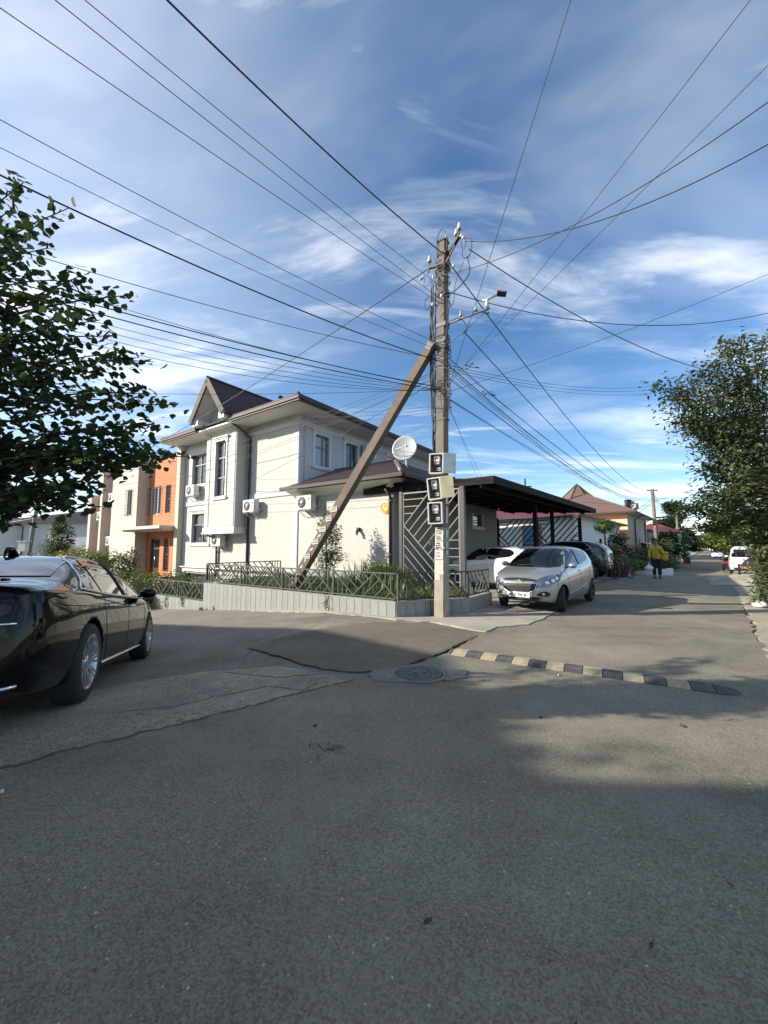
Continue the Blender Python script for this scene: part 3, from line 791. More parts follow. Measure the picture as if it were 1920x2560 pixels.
def window(parent, face, a0, a1, z0, z1, pane='glass_window', frame='frame_grey', mull=(), trans=(), sill=True, head=True, trim=True, rev=0.14, label=None):
    b = MB(); f = 0.05
    face.box(b, a0 - .002, a0 + f, rev - .07, rev, z0, z1); face.box(b, a1 - f, a1 + .002, rev - .07, rev, z0, z1)
    face.box(b, a0 + f, a1 - f, rev - .07, rev, z0 - .002, z0 + f); face.box(b, a0 + f, a1 - f, rev - .07, rev, z1 - f, z1 + .002)
    for m in mull: face.box(b, a0 + (a1 - a0) * m - .028, a0 + (a1 - a0) * m + .028, rev - .075, rev + .004, z0 + f, z1 - f)
    w = b.build('window', frame, parent)
    if trans:
        for z in trans:
            b = MB(); face.box(b, a0 + f, a1 - f, rev - .08, rev + .004, z0 + (z1 - z0) * z - .03, z0 + (z1 - z0) * z + .03); b.build('transom', frame, w)
    A = [a0 + f] + [a0 + (a1 - a0) * m for m in mull] + [a1 - f]; Z = [z0 + f] + [z0 + (z1 - z0) * z for z in trans] + [z1 - f]
    for i in range(len(A) - 1):
        for j in range(len(Z) - 1):
            b = MB(); face.box(b, A[i], A[i + 1], rev - .03, rev - .02, Z[j], Z[j + 1])
            b.build('pane', pane if not isinstance(pane, (list, tuple)) else pane[(i + j) % len(pane)], w)
    if sill:
        b = MB(); face.box(b, a0 - .20, a1 + .20, -.09, .001, z0 - .10, z0 - .045); face.box(b, a0 - .16, a1 + .16, -.06, .001, z0 - .16, z0 - .10); face.box(b, a0 - .1, a1 + .1, -.035, .10, z0 - .045, z0)
        b.build('sill', 'trim_white', w)
    if head:
        b = MB(); face.box(b, a0 - .24, a1 + .24, -.12, .001, z1 + .15, z1 + .20); face.box(b, a0 - .18, a1 + .18, -.08, .001, z1 + .09, z1 + .15); face.box(b, a0 - .13, a1 + .13, -.045, .001, z1 + .002, z1 + .09)
        b.build('head_moulding', 'trim_white', w)
    if trim:
        for q in (a0 - .115, a1 + .015):
            b = MB(); face.box(b, q, q + .10, -.035, .001, z0 - .04, z1 + .001); face.box(b, q - .03, q + .13, -.06, -.001, z1 - .09, z1 + .003)
            b.build('side_trim', 'trim_white', w)
    if label: w['label'] = label
    return w

house = thing('corner_house', 'white two-storey corner house with brown hip roof, gabled bay and one-storey wing', 'house', (HO[0], HO[1], 0), HR)
FX, FY, FB, FW = Face('x'), Face('y'), Face('x', -0.6), Face('y', 4.66)
X0 = -9.02; YB = 11.3; ZE = 6.95
ops = [(-8.30, -6.75, 4.72, 6.30), (-8.12, -6.55, 1.66, 3.16), (-8.7, -5.9, -1.3, 0.22)]
wall_with_openings(FX, X0, 0, -1.4, ZE, ops, 0.2).build('front_wall', 'siding', house)
fops = [(0.86, 1.72, 4.95, 6.32), (2.85, 3.72, 4.95, 6.38), (6.3, 7.2, 4.95, 6.4)]
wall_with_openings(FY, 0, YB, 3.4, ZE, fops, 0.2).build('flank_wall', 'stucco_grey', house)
b = MB(); b.box(X0, -0.24, 0.30, YB, -1.4, ZE); b.build('core', 'stucco_white', house)
b = MB(); b.box(X0 - .003, X0 + .02, 0.001, 0.31, -1.4, ZE - .01); b.build('left_return', 'stucco_white', house)
b = MB(); b.box(-0.012, 0.0, 0.2, 0.31, 3.4, ZE); b.build('corner_return', 'stucco_grey', house)
window(house, FX, -8.30, -6.75, 4.72, 6.30, mull=(.42,), trans=(.66,), rev=.17)
window(house, FX, -8.12, -6.55, 1.66, 3.16, pane='glass_window', frame='frame_grey', mull=(.55,), trans=(.62,), rev=.17)
window(house, FY, 0.86, 1.72, 4.95, 6.32, pane=['glass_blind', 'glass_blind'] if 'glass_blind' in MATS else 'glass_window', mull=(.66,), trans=(.62,), rev=.16)
window(house, FY, 2.85, 3.72, 4.95, 6.38, mull=(.62,), rev=.16)
window(house, FY, 6.3, 7.2, 4.95, 6.4, pane='blind', frame='frame_white', rev=.16)
# garage mouth under the left part
b = MB(); FX.box(b, -8.7, -5.9, .19, .25, -1.3, -.12); b.build('garage_door', 'black_metal', house)
b = MB(); FX.box(b, -8.78, -5.8, -.10, .001, .20, .34); FX.box(b, -8.75, -5.85, -.06, .001, .12, .198); b.build('garage_lintel', 'trim_white', house)
# band course, frieze and corner strips
b = MB(); FX.box(b, X0, -.001, -.045, .001, 3.60, 3.80); FX.box(b, X0, -.001, -.06, .001, 3.805, 3.835); b.build('band_course', 'stucco_grey', house)
b = MB(); FX.box(b, X0, .03, -.05, .001, 6.52, 6.60); FX.box(b, X0, .05, -.09, .001, 6.605, 6.66); b.build('frieze', 'trim_white', house)
b = MB(); FY.box(b, -.05, YB, -.05, -.001, 6.52, 6.60); FY.box(b, -.09, YB, -.09, -.001, 6.605, 6.66); b.build('frieze', 'trim_white', house)
for a0, a1 in ((-.34, -.03), (X0 + .02, X0 + .25)):
    b = MB(); FX.box(b, a0, a1, -.022, .001, 3.84, 6.515); b.build('corner_strip', 'stucco_grey', house)
    b = MB(); FX.box(b, a0, a1, -.022, .001, 0.30, 3.595); b.build('corner_strip', 'stucco_grey', house)
for a0, a1 in ((-5.95, -5.55), (-3.62, -3.3)): b = MB(); FX.box(b, a0, a1, -.02, .001, 0.3, 2.05); b.build('corner_strip', 'stucco_grey', house)
b = MB(); FY.box(b, YB - .55, YB - .02, -.03, -.001, 3.5, 6.5); b.build('corner_strip', 'trim_white', house)
# the bay
b = wall_with_openings(FB, -5.95, -3.47, 2.30, 7.55, [(-5.10, -4.28, 3.80, 6.42)], 0.2)
for q in (-5.95, -3.47): b.add([(q, -.6, 2.3), (q, 0, 2.3), (q, 0, 7.55), (q, -.6, 7.55)], [(0, 1, 2, 3)])
b.add([(-5.95, -.6, 7.549), (-3.47, -.6, 7.549), (-4.71, -.6, 8.75)], [(0, 1, 2)])
b.add([(-5.95, -.6, 2.3), (-3.47, -.6, 2.3), (-3.47, 0, 2.3), (-5.95, 0, 2.3)], [(0, 1, 2, 3)])
b.box(-5.9, -3.52, -.3, -.01, 2.32, 7.5)
b.build('bay', 'stucco_white', house)
window(house, FB, -5.10, -4.28, 3.80, 6.42, mull=(.6,), trans=(.34, .70), rev=.17)
b = MB(); b.box(-6.02, -3.40, -.68, .001, 2.06, 2.14); b.box(-5.99, -3.43, -.64, .001, 2.145, 2.34); b.build('bay_base', 'trim_white', house)
b = MB(); b.box(-6.0, -3.42, -.66, .001, 6.95, 7.02); b.box(-5.98, -3.44, -.63, .001, 6.86, 6.945); b.build('bay_moulding', 'trim_white', house)
for a0, a1 in ((-5.88, -5.58), (-3.84, -3.54)):
    b = MB(); FB.box(b, a0, a1, -.02, .001, 2.42, 6.85); b.build('bay_strip', 'stucco_grey', house)
# gable over the bay
def gable():
    cx, hwid, ze, zp, y0, y1 = -4.71, 1.36, 7.45, 9.22, -1.40, 4.2
    b = MB()
    b.slab([(cx, y0, zp), (cx, y1, zp), (cx - hwid, y1, ze), (cx - hwid, y0, ze)], .05)
    b.slab([(cx, y1, zp), (cx, y0, zp), (cx + hwid, y0, ze), (cx + hwid, y1, ze)], .05)
    r = b.build('gable_roof', 'roof_brown', house)
    b = MB()
    for sgn in (-1, 1):
        p, q = Vector((cx, y0 - .02, zp - .12)), Vector((cx + sgn * hwid, y0 - .02, ze - .12)); b.bar(p, q, .07, .30)
    b.build('barge_board', 'roof_brown', r)
    b = MB(); b.tube([(cx, y0 - .05, zp + .03), (cx, y1, zp + .03)], .06, 8); b.build('ridge_cap', 'roof_brown', r)
    b = MB()
    n = 12
    for sgn in (-1, 1):
        b.slab([(cx, y0 + .03, zp - .16), (cx, -.3, zp - .16), (cx + sgn * (hwid - .08), -.3, ze - .08), (cx + sgn * (hwid - .08), y0 + .03, ze - .08)][::sgn], .03)
        # boxed eave returns
        x0 = cx + sgn * (hwid - .06); x1 = cx + sgn * (hwid - .50)
        b.box(min(x0, x1), max(x0, x1), y0 + .08, .35, ze - .30, ze - .02)
    b.build('gable_soffit', 'trim_white', house)
    b = MB()
    for sgn in (-1, 1):
        b.bar((cx + sgn * (hwid + .05), y0 - .02, ze - .10), (cx + sgn * (hwid + .05), 1.2, ze - .10), .12, .12)
    b.build('gable_gutter', 'gutter', house)
gable()
# main hip roof
def main_roof():
    o = 1.1; x0, x1, y0, y1 = X0 - .5, o, -o, YB + o; ze = 7.16; pitch = .43
    w = (x1 - x0) / 2; rz = ze + w * pitch; cx = (x0 + x1) / 2
    A, B_, C_, D = (x0, y0, ze), (x1, y0, ze), (x1, y1, ze), (x0, y1, ze); P, Q = (cx, y0 + w, rz), (cx, y1 - w, rz)
    b = MB()
    for q in ([A, B_, P], [B_, C_, Q, P], [C_, D, Q], [D, A, P, Q]): b.slab(q, .05)
    r = b.build('roof', 'roof_rib', house)
    b = MB()                                             # standing seams
    n = 42
    for i in range(1, n):
        t = x0 + (x1 - x0) * i / n; h = min(t - x0, x1 - t); b.bar((t, y0 + .02, ze + .012), (t, y0 + h, ze + h * pitch + .012), .035, .03)
    m = 50
    for i in range(1, m):
        t = y0 + (y1 - y0) * i / m; h = min(t - y0, y1 - t, w); b.bar((x1 - .02, t, ze + .012), (x1 - h, t, ze + h * pitch + .012), .035, .03)
    b.build('seams', 'roof_rib', r, kind='stuff')
    b = MB()
    for p, q in ((A, P), (B_, P), (C_, Q), (D, Q), (P, Q)): b.tube([Vector(p) + Vector((0, 0, .05)), Vector(q) + Vector((0, 0, .05))], .07, 6)
    b.build('hip_cap', 'roof_brown', r)
    b = MB(); b.box(x0 + .06, x1 - .06, y0 + .06, 0.28, 6.951, 7.02); b.box(x0 + .06, x1 - .06, YB, y1 - .06, 6.951, 7.02); b.box(.001, x1 - .06, 0.28, YB, 6.951, 7.02); b.box(x0 + .06, X0 - .001, .28, YB, 6.951, 7.02)
    b.build('soffit', 'soffit', house)
    b = MB()
    def gut(p, q):
        p, q = Vector(p), Vector(q); b.bar(p, q, .14, .13); b.bar(p + Vector((0, 0, .075)), q + Vector((0, 0, .075)), .17, .025); b.bar(p - Vector((0, 0, .10)), q - Vector((0, 0, .10)), .05, .08)
    z = 7.09
    gut((x0 - .07, y0 - .0, z), (-6.08, y0, z)); gut((-3.30, y0, z), (x1 + .07, y0, z)); gut((x1, y0 + .071, z), (x1, y1, z)); gut((x0, y0 + .071, z), (x0, y1, z))
    b.build('gutter', 'gutter', house)
    b = MB(); b.tube([(-3.0, 1.4, 8.0), (-3.0, 1.4, 8.75)], .06, 8); b.lathe([(.02, 8.75), (.14, 8.78), (.10, 8.86), (.01, 8.9)], 10, (-3.0, 1.4, 0)); b.build('vent_pipe', 'roof_brown', r)
main_roof()
# downpipes
for pts in ([(-3.45, -.95, 7.0), (-3.30, -.45, 6.75), (-3.25, -.06, 6.45), (-3.25, -.06, 0.1)], [(-5.62, -.62, 2.0), (-5.62, -.10, 1.9), (-5.62, -.08, 0.0)], [(4.52, -.30, 3.4), (4.55, -.06, 3.15), (4.55, -.06, .3)]):
    b = MB(); b.tube(pts, .05, 8)
    for z in (1.2, 3.0, 4.8):
        if z < pts[-2][2]: b.box(pts[-1][0] - .065, pts[-1][0] + .065, -.115, .0, z, z + .035)
    b.build('downpipe', 'pipe_brown', house)
# gas pipe along the foot of the wall
b = MB(); b.tube([(-9.18, -.14, -.6), (-9.18, -.14, .38), (-9.15, -.14, .42), (-.2, -.14, .42)], .035, 8); b.tube([(-8.7, -.14, .40), (-8.7, -.14, .22), (-1.5, -.14, .20)], .018, 6)
b.build('gas_pipe', 'pipe_cream', house)
# one-storey wing
wall_with_openings(FX, 0.0, 4.66, -.5, 3.56, [], .2).build('wing_front', 'siding', house)
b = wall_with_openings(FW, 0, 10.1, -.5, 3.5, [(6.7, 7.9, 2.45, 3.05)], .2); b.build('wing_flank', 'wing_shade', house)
b = MB(); b.box(.02, 4.44, .30, 10.09, -.5, 3.5); b.add([(0, 10.1, -.5), (4.66, 10.1, -.5), (4.66, 10.1, 3.5), (0, 10.1, 3.5)], [(0, 1, 2, 3)]); b.build('wing_core', 'stucco_white', house)
window(house, FW, 6.7, 7.9, 2.45, 3.05, trim=True, head=False, rev=.14)
b = MB(); b.box(.03, 4.70, -.035, .001, -.5, .62); b.build('plinth', 'tile_grey', house)
b = MB(); b.box(-.012, .012, -.024, .001, .3, 3.5); b.build('joint', 'frame_grey', house)
def wing_roof():
    ze = 3.80; A, B_ = (-.30, -.62, ze), (5.36, -.62, ze); P, Q = (0.0, 2.15, 4.90), (3.28, 2.15, 4.92)
    E_, G_ = (5.36, 10.6, ze), (3.28, 10.6, 4.92)
    b = MB(); b.slab([A, B_, Q, P], .04); b.slab([B_, E_, G_, Q], .04); b.slab([Q, G_, (0, 10.6, 4.92), P], .04)
    r = b.build('wing_roof', 'roof_rib', house)
    b = MB(); n = 30
    for i in range(1, n):
        t = -.3 + 5.66 * i / n; xt = t if t < 3.28 else t
        h = 2.77 if t <= 3.28 else 2.77 * (5.36 - t) / 2.08
        if t < 0: continue
        b.bar((t, -.60, ze + .018), (t, -.62 + h, ze + h / 2.77 * 1.11 + .018), .05, .035)
    for i in range(1, 50):
        t = -.62 + i * .22; h = min(2.08, (t + .62) * .75); b.bar((5.34, t, ze + .018), (5.36 - h, t, ze + h / 2.08 * 1.12 + .018), .05, .035)
    b.build('seams', 'roof_rib', r, kind='stuff')
    b = MB(); b.tube([Vector(B_) + Vector((0, 0, .05)), Vector(Q) + Vector((0, 0, .05))], .085, 6); b.tube([Vector(P) + Vector((0, 0, .03)), Vector(Q) + Vector((0, 0, .03))], .06, 6); b.build('hip_cap', 'roof_rib', r)
    b = MB(); b.bar((-.32, -.66, ze - .06), (5.44, -.66, ze - .06), .14, .12); b.bar((5.40, -.585, ze - .06), (5.40, 10.6, ze - .06), .14, .12); b.build('gutter', 'gutter', house)
    # coved cornice below the gutter
    b = MB(); prof = [(-.56, ze - .13), (-.46, ze - .15), (-.30, ze - .20), (-.12, ze - .27), (-.06, ze - .34), (-.001, ze - .36)]
    vs = [(x, y, z) for x in (-.22, 4.66 + .5) for y, z in prof]; k = len(prof)
    b.add(vs, [(i, i + 1, k + i + 1, k + i) for i in range(k - 1)])
    vs = [(4.66 - y, yy, z) for yy in (-.5, 10.0) for y, z in prof]
    b.add(vs, [(i, i + 1, k + i + 1, k + i) for i in range(k - 1)])
    b.add([(-.22, p[0], p[1]) for p in prof] + [(-.22, -.001, ze - .13)], [tuple(range(k + 1))])
    b.build('cornice', 'soffit', house)
wing_roof()
# orange smiling sticker on the wing wall: a round face
b = MB(); b.lathe([(.001, -.012), (.20, -.012), (.20, -.002)], 24, (4.33, 0, 2.78), 'y', cap=False); o = b.build('wall_sticker', 'smile_yellow', house); o['label'] = 'round orange and yellow sticker high on the wing wall'
b2 = MB(); b2.tube([(4.33 + .19 * math.cos(a), -.016, 2.78 + .19 * math.sin(a)) for a in [2 * PI * i / 28 for i in range(29)]], .014, 5)
b2.tube([(4.33 + .12 * math.cos(a), -.017, 2.78 + .12 * math.sin(a)) for a in [PI + PI * i / 10 for i in range(11)]], .02, 5)
b2.bar((4.24, -.018, 2.80), (4.33, -.018, 2.93), .04, .008, (0, 1, 0)); b2.bar((4.33, -.018, 2.93), (4.42, -.018, 2.80), .04, .008, (0, 1, 0)); b2.bar((4.25, -.018, 2.80), (4.41, -.018, 2.80), .03, .008, (0, 1, 0))
b2.build('sticker_drawing', 'smile_orange', o)
cam_t = thing('wall_lamp', 'small black lamp fixed to the middle of the wing wall', 'lamp', hw(3.17, 0, 2.05), HR)
b = MB(); b.box(-.05, .05, -.10, .0, -.02, .10); b.bar((0, -.05, .05), (.03, -.18, -.10), .07, .07); b.build('housing', 'ac_dark', cam_t)
b = MB(); b.lathe([(.03, 0), (.05, -.03), (.05, -.05)], 10, (.03, -.17, -.12)); b.build('lens', 'frame_grey', cam_t)
t = thing('junction_knob', 'round black knob on the wing wall beside the brace', 'knob', hw(1.72, 0, 2.72), HR)
b = MB(); b.lathe([(.02, -.10), (.05, -.07), (.05, 0)], 12, (0, 0, 0), 'y'); b.build('cap', 'ac_dark', t)

# ------------------------------------------------------------------ air conditioners
def make_ac(label, loc, rz, w=.80, h=.55):
    t = thing('air_conditioner', label, 'air conditioner', loc, rz, 'outdoor air conditioner units')
    b = MB(); b.bbox(-w / 2, w / 2, -.40, -.12, 0, h, .015); b.build('casing', 'ac_white', t)
    fc = -w * .12; r = h * .40
    b = MB(); b.lathe([(.001, -.404), (r, -.404), (r, -.399)], 28, (fc, 0, h / 2), 'y', cap=False); gr = b.build('fan_opening', 'ac_dark', t)
    b = MB()
    for k in range(5): b.tube([(fc + r * (k + 1) / 5.2 * math.cos(a), -.410, h / 2 + r * (k + 1) / 5.2 * math.sin(a)) for a in [2 * PI * i / 24 for i in range(25)]], .0045, 4)
    for k in range(8):
        a = 2 * PI * k / 8; b.tube([(fc, -.412, h / 2), (fc + r * math.cos(a), -.412, h / 2 + r * math.sin(a))], .004, 4)
    b.lathe([(.001, -.416), (r * .28, -.416), (r * .28, -.405)], 16, (fc, 0, h / 2), 'y', cap=False)
    b.build('grille', 'ac_white', gr)
    b = MB(); b.box(w / 2 - .17, w / 2 - .05, -.4025, -.399, h * .62, h * .82); b.build('badge', 'frame_grey', t)
    b = MB(); b.box(w / 2, w / 2 + .035, -.33, -.20, h * .12, h * .55); b.build('valve_cover', 'ac_white', t)
    for s in (-1, 1):
        x = s * w * .32; b = MB(); b.bar((x, 0, -.03), (x, -.44, -.03), .035, .035); b.bar((x, -.015, -.03), (x, -.015, .22), .035, .03); b.bar((x, -.03, -.26), (x, -.36, -.045), .025, .025); b.build('bracket', 'frame_white', t)
    b = MB(); b.tube([(w / 2 + .02, -.25, h * .25), (w / 2 + .06, -.18, h * .2), (w / 2 + .06, -.02, h * .3), (w / 2 + .05, 0.0, h * .5)], .018, 6); b.build('pipe', 'frame_white', t)
    return t
make_ac('air conditioner beside the brown downpipe on the lit house front', hw(-2.78, 0, 2.98), HR)
make_ac('air conditioner under the upper left window of the white house', hw(-7.78, 0, 4.08), HR, .80, .56)
make_ac('air conditioner right under the bay of the white house', hw(-5.25, 0, 1.50), HR, .80, .55)
make_ac('air conditioner at the left end of the wing wall, under its eave', hw(0.72, 0, 2.90), HR, .82, .56)
make_ac('air conditioner beside the second flank window under the eave', hw(0, 4.35, 5.92), HR + PI / 2, .80, .56)

# ------------------------------------------------------------------ satellite dish on the wing roof
def dish(label, loc, rz, tilt, r, grp=None):
    t = thing('satellite_dish', label, 'satellite dish', loc, rz, grp)
    b = MB(); prof = [(r * i / 8, -.18 * r + .18 * r * (i / 8) ** 2) for i in range(9)]
    ca, sa = math.cos(tilt), math.sin(tilt)
    vs = []; n = 28
    for rr, h in prof:
        for k in range(n):
            a = 2 * PI * k / n; x, z0 = max(rr, .001) * math.cos(a), max(rr, .001) * math.sin(a) * 1.06
            y = -h - .18 * r
            vs.append((x, y * ca + z0 * sa, z0 * ca - y * sa))
    b.add(vs, [(i * n + k, i * n + (k + 1) % n, i * n + n + (k + 1) % n, i * n + n + k) for i in range(8) for k in range(n)], True)
    o = b.build('reflector', 'dish', t); md = o.modifiers.new('s', 'SOLIDIFY'); md.thickness = .015
    b = MB(); b.tube([(0, -.02 - .0, -r * .98), (0, -r * .55, -r * .35), (r * .35, -r * .95, -r * .02)], .012, 6); b.tube([(-r * .95, -.0, 0), (r * .35, -r * .95, 0)], .008, 5); b.build('feed_arm', 'frame_white', t)
    b = MB(); b.lathe([(.03, 0), (.045, .05), (.045, .09)], 10, (r * .35, -r * .95 - .05, 0), 'y'); b.build('receiver', 'frame_white', t)
    b = MB(); b.tube([(0, .12, -.05), (0, .16, -r * 1.05), (.04, .10, -r * 1.45)], .028, 8); b.tube([(0, .15, -r * .9), (-.35, .2, -r * 1.4)], .012, 5); b.build('mast', 'frame_white', t)
    return t
dish('large grey satellite dish standing on the wing roof', hw(4.45, 1.05, 5.03), R(-18), R(14), .47)
# ------------------------------------------------------------------ planter walls with tiles, and the chevron fence
C0, C1, C2 = Vector((0.247, 8.07)), Vector((1.904, 8.678)), Vector((2.665, 9.69))
L1 = C0 - T1 * 7.26; L0 = C0 - T1 * 10.7
def planter(name, label, poly, runs, ztop, zsoil, tw):
    """runs: list of (p, q) wall faces to be tiled; poly: the bed"""
    t = thing(name, label, 'planter', (0, 0, 0))
    b = MB()
    inset = 0.14
    for p, q in runs:
        d = (q - p).normalized(); n = Vector((d.y, -d.x))
        b.prism([(p.x, p.y), (q.x, q.y), (q.x - n.x * inset, q.y - n.y * inset), (p.x - n.x * inset, p.y - n.y * inset)], -1.2, ztop - .004)
    b.build('wall_core', 'mortar', t)
    b = MB(); b.prism(poly, -1.0, zsoil); b.build('soil', 'soil', t)
    g = random.Random(hash(label) % 1000 if False else len(label))
    me = {}
    for p, q in runs:
        d = (q - p); L_ = d.length; d.normalize(); n = Vector((d.y, -d.x)); k = max(1, round(L_ / tw)); w = L_ / k
        for i in range(k):
            key = (round(w, 3), g.randint(0, 1))
            if key not in me:
                bb = MB(); bb.bbox(.003, w - .003, -.016, 0, -1.15, 0, .004); me[key] = bb.mesh('tile'); me[key].materials.append(M_('tile_grey' if key[1] else 'tile_grey_b'))
            o = link('tile', me[key], None, t); s = p + d * (w * i)
            o.location = (s.x + n.x * g.uniform(0, .003), s.y + n.y * g.uniform(0, .003), ztop - g.uniform(0, .006)); o.rotation_euler = (0, 0, math.atan2(d.y, d.x))
    b = MB()
    for p, q in runs:
        d = (q - p).normalized(); n = Vector((d.y, -d.x))
        b.prism([(p.x + n.x * .018, p.y + n.y * .018), (q.x + n.x * .018, q.y + n.y * .018), (q.x - n.x * (inset + .01), q.y - n.y * (inset + .01)), (p.x - n.x * (inset + .01), p.y - n.y * (inset + .01))], ztop, ztop + .018)
    b.build('coping', 'mortar', t)
    return t
E1 = L1 + T2 * 3.0; E0 = L0 + T2 * 2.0
poly_u = [tuple(p) for p in (L1, C0, C1, C2)] + [(2.15, 10.75), (.45, 12.1), (.2, 12.75), (-3.3, 15.3), tuple(E1)]
planter('planter', 'raised grey-tiled planter with grass, wrapping the corner behind the pole', poly_u, [(L1, C0), (C0, C1), (C1, C2)], .33, .30, .22)
planter('planter', 'lower grey-tiled planter at the left, stepping down from the corner one', [tuple(p) for p in (L0, L1, E1, E0)], [(L0, L1)], -.27, -.30, .22)

def fence_run(t, p, q, z0, z1, panels, inset=.07, ends=(True, True)):
    """metal fence in chevron panels; each bar is a part"""
    d = (q - p); L_ = d.length; d.normalize(); n = Vector((d.y, -d.x)); o = -n * inset; ang = math.atan2(d.y, d.x); w = L_ / panels
    P = lambda x, z: (p.x + o.x + d.x * x, p.y + o.y + d.y * x, z)
    def bar(name, a, c, th=.026, dep=.032):
        b = MB(); b.bar(P(*a), P(*c), th, dep, (n.x, n.y, 0)); return b.build(name, 'fence_green', t)
    bar('rail', (0, z1), (L_, z1), .030, .036); bar('rail', (0, z0 + .035), (L_, z0 + .035), .028, .034)
    for i in range(panels + 1):
        if (i == 0 and not ends[0]) or (i == panels and not ends[1]): continue
        b = MB(); b.bar(P(i * w, z0 - .06), P(i * w, z1 + .012), .036, .036, (n.x, n.y, 0)); b.build('post', 'fence_green', t)
    h0, h1 = z0 + .05, z1 - .016; H_ = h1 - h0; k = 3
    for i in range(panels):
        x = i * w + .02; W = w - .04; a = W / 3; sl = H_ / a
        zz = [(x, h1), (x + a, h0), (x + 2 * a, h1), (x + 3 * a, h0)]
        for j in range(3): bar('diagonal', zz[j], zz[j + 1])
        for j in range(1, k + 1):
            f = j / (k + 1)
            bar('upright', (x + a * f * .92, h0), (x + a * f * .92, h1 - sl * a * f * .92), .022, .026)
            # inside the V: parallel to the falling side
            xa = x + 2 * a * f; x2 = (xa + 2 * a * (1) + x + 0) / 2
            xm = (xa + x + a + a * 0) / 2 + a / 2 * 0
            xi = (xa + (x + a)) / 2 + a * .5 * 0
            xi = (h1 + sl * xa - h0 + sl * (x + a)) / (2 * sl)
            bar('diagonal', (xa, h1), (xi, h1 - sl * (xi - xa)), .022, .026)
            xb = x + a + 2 * a * f; xj = (h1 + sl * (x + 2 * a) - h0 + sl * xb) / (2 * sl)
            bar('diagonal', (xb, h0), (xj, h0 + sl * (xj - xb)), .022, .026)
            xc = x + 2 * a + a * f; bar('upright', (xc, h1), (xc, h1 - sl * (xc - x - 2 * a)), .022, .026)
ft = thing('chevron_fence', 'dark green metal fence of chevron bars on the raised corner planter', 'fence')
fence_run(ft, L1, C0, .36, .92, 4, ends=(True, True)); fence_run(ft, C0, C1, .36, .93, 1, ends=(False, True)); fence_run(ft, C1, C2, .36, .92, 1, ends=(False, True))
ft2 = thing('chevron_fence', 'chevron fence closing the left flank of the raised planter towards the house', 'fence')
fence_run(ft2, L1 + T2 * .10, E1, .36, .94, 2, inset=-.0)
ft3 = thing('chevron_fence', 'chevron fence on the lower planter at the left', 'fence')
fence_run(ft3, L0, L1 - T1 * .05, -.24, .30, 2)
fence_run(ft3, L0 + T2 * .12, E0, -.24, .32, 1, inset=0)

# ------------------------------------------------------------------ utility pole
from mathutils import Quaternion
PB = Vector((1.2, 8.2, 0.03)); LEAN = 0.018
pole = thing('utility_pole', 'tall concrete utility pole hung with cables and bills, in the middle of the picture', 'utility pole', PB)
pole.rotation_mode = 'QUATERNION'
PQ = Quaternion((0, 1, 0), LEAN) @ Quaternion((0, 0, 1), HR)
pole.rotation_quaternion = PQ
def pw(x, y, z): return tuple(PB + PQ @ Vector((x, y, z)))        # pole coordinates to world
PH = 8.36
def shaft():
    b = MB(); n = 14; g = random.Random(2)
    vs = []
    for i in range(n + 1):
        f = i / n; z = -.3 + (PH + .3) * f; hx, hy = (.128 - .030 * f), (.105 - .022 * f); c = .018
        j = lambda: g.uniform(-.0035, .0035)
        ring = [(-hx + c, -hy), (hx * .84 - c, -hy), (hx * .84, -hy + c), (hx, hy - c), (hx - c, hy), (-hx + c, hy), (-hx, hy - c), (-hx * .86, -hy + c)]
        vs += [(x + j(), y + j(), z) for x, y in ring]
    fs = [(i * 8 + k, i * 8 + (k + 1) % 8, i * 8 + 8 + (k + 1) % 8, i * 8 + 8 + k) for i in range(n) for k in range(8)] + [tuple(range(n * 8, n * 8 + 8))]
    b.add(vs, fs); return b.build('shaft', 'concrete_pole', pole)
shaft()
def lower_shaft():
    b = MB(); n = 9; g = random.Random(6); vs = []
    for i in range(n + 1):
        z = -.2 + 2.05 * i / n; f = z / PH; e = .003; hx, hy = (.128 - .030 * f) + e, (.105 - .022 * f) + e; c = .02
        j = lambda: g.uniform(-.0025, .006)
        zz = z if i < n else z + g.uniform(-.05, .05)
        vs += [(x + math.copysign(j(), x), y + math.copysign(j(), y), zz + (g.uniform(-.14, .14) if i == n else 0)) for x, y in [(-hx + c, -hy), (hx * .84 - c, -hy), (hx * .84, -hy + c), (hx, hy - c), (hx - c, hy), (-hx + c, hy), (-hx, hy - c), (-hx * .86, -hy + c)]]
    b.add(vs, [(i * 8 + k, i * 8 + (k + 1) % 8, i * 8 + 8 + (k + 1) % 8, i * 8 + 8 + k) for i in range(n) for k in range(8)]); b.build('worn_foot', 'concrete_pale', pole)
lower_shaft()
def band(z, h, m='steel_dark', e=.008):
    f = z / PH; hx, hy = .128 - .030 * f + e, .105 - .022 * f + e
    b = MB()
    b.box(-hx, hx, -hy - .006, -hy, z, z + h); b.box(-hx, hx, hy, hy + .006, z, z + h); b.box(-hx - .006, -hx, -hy, hy, z, z + h); b.box(hx, hx + .006, -hy, hy, z, z + h)
    b.box(hx + .006, hx + .05, -.02, .02, z + h * .2, z + h * .8)
    b.build('band', m, pole)
for z, h, m in ((8.02, .07, 'steel_dark'), (7.72, .05, 'steel_dark'), (7.06, .06, 'steel_dark'), (6.32, .09, 'steel_grey'), (5.98, .10, 'steel_grey'), (5.82, .07, 'steel_grey'), (4.20, .012, 'steel_grey'), (1.40, .014, 'steel_dark')): band(z, h, m)
b = MB(); b.prism([(-.11, -.10), (.11, -.10), (.11, .10), (-.11, .10)], PH, PH + .035); b.build('cap', 'steel_dark', pole)
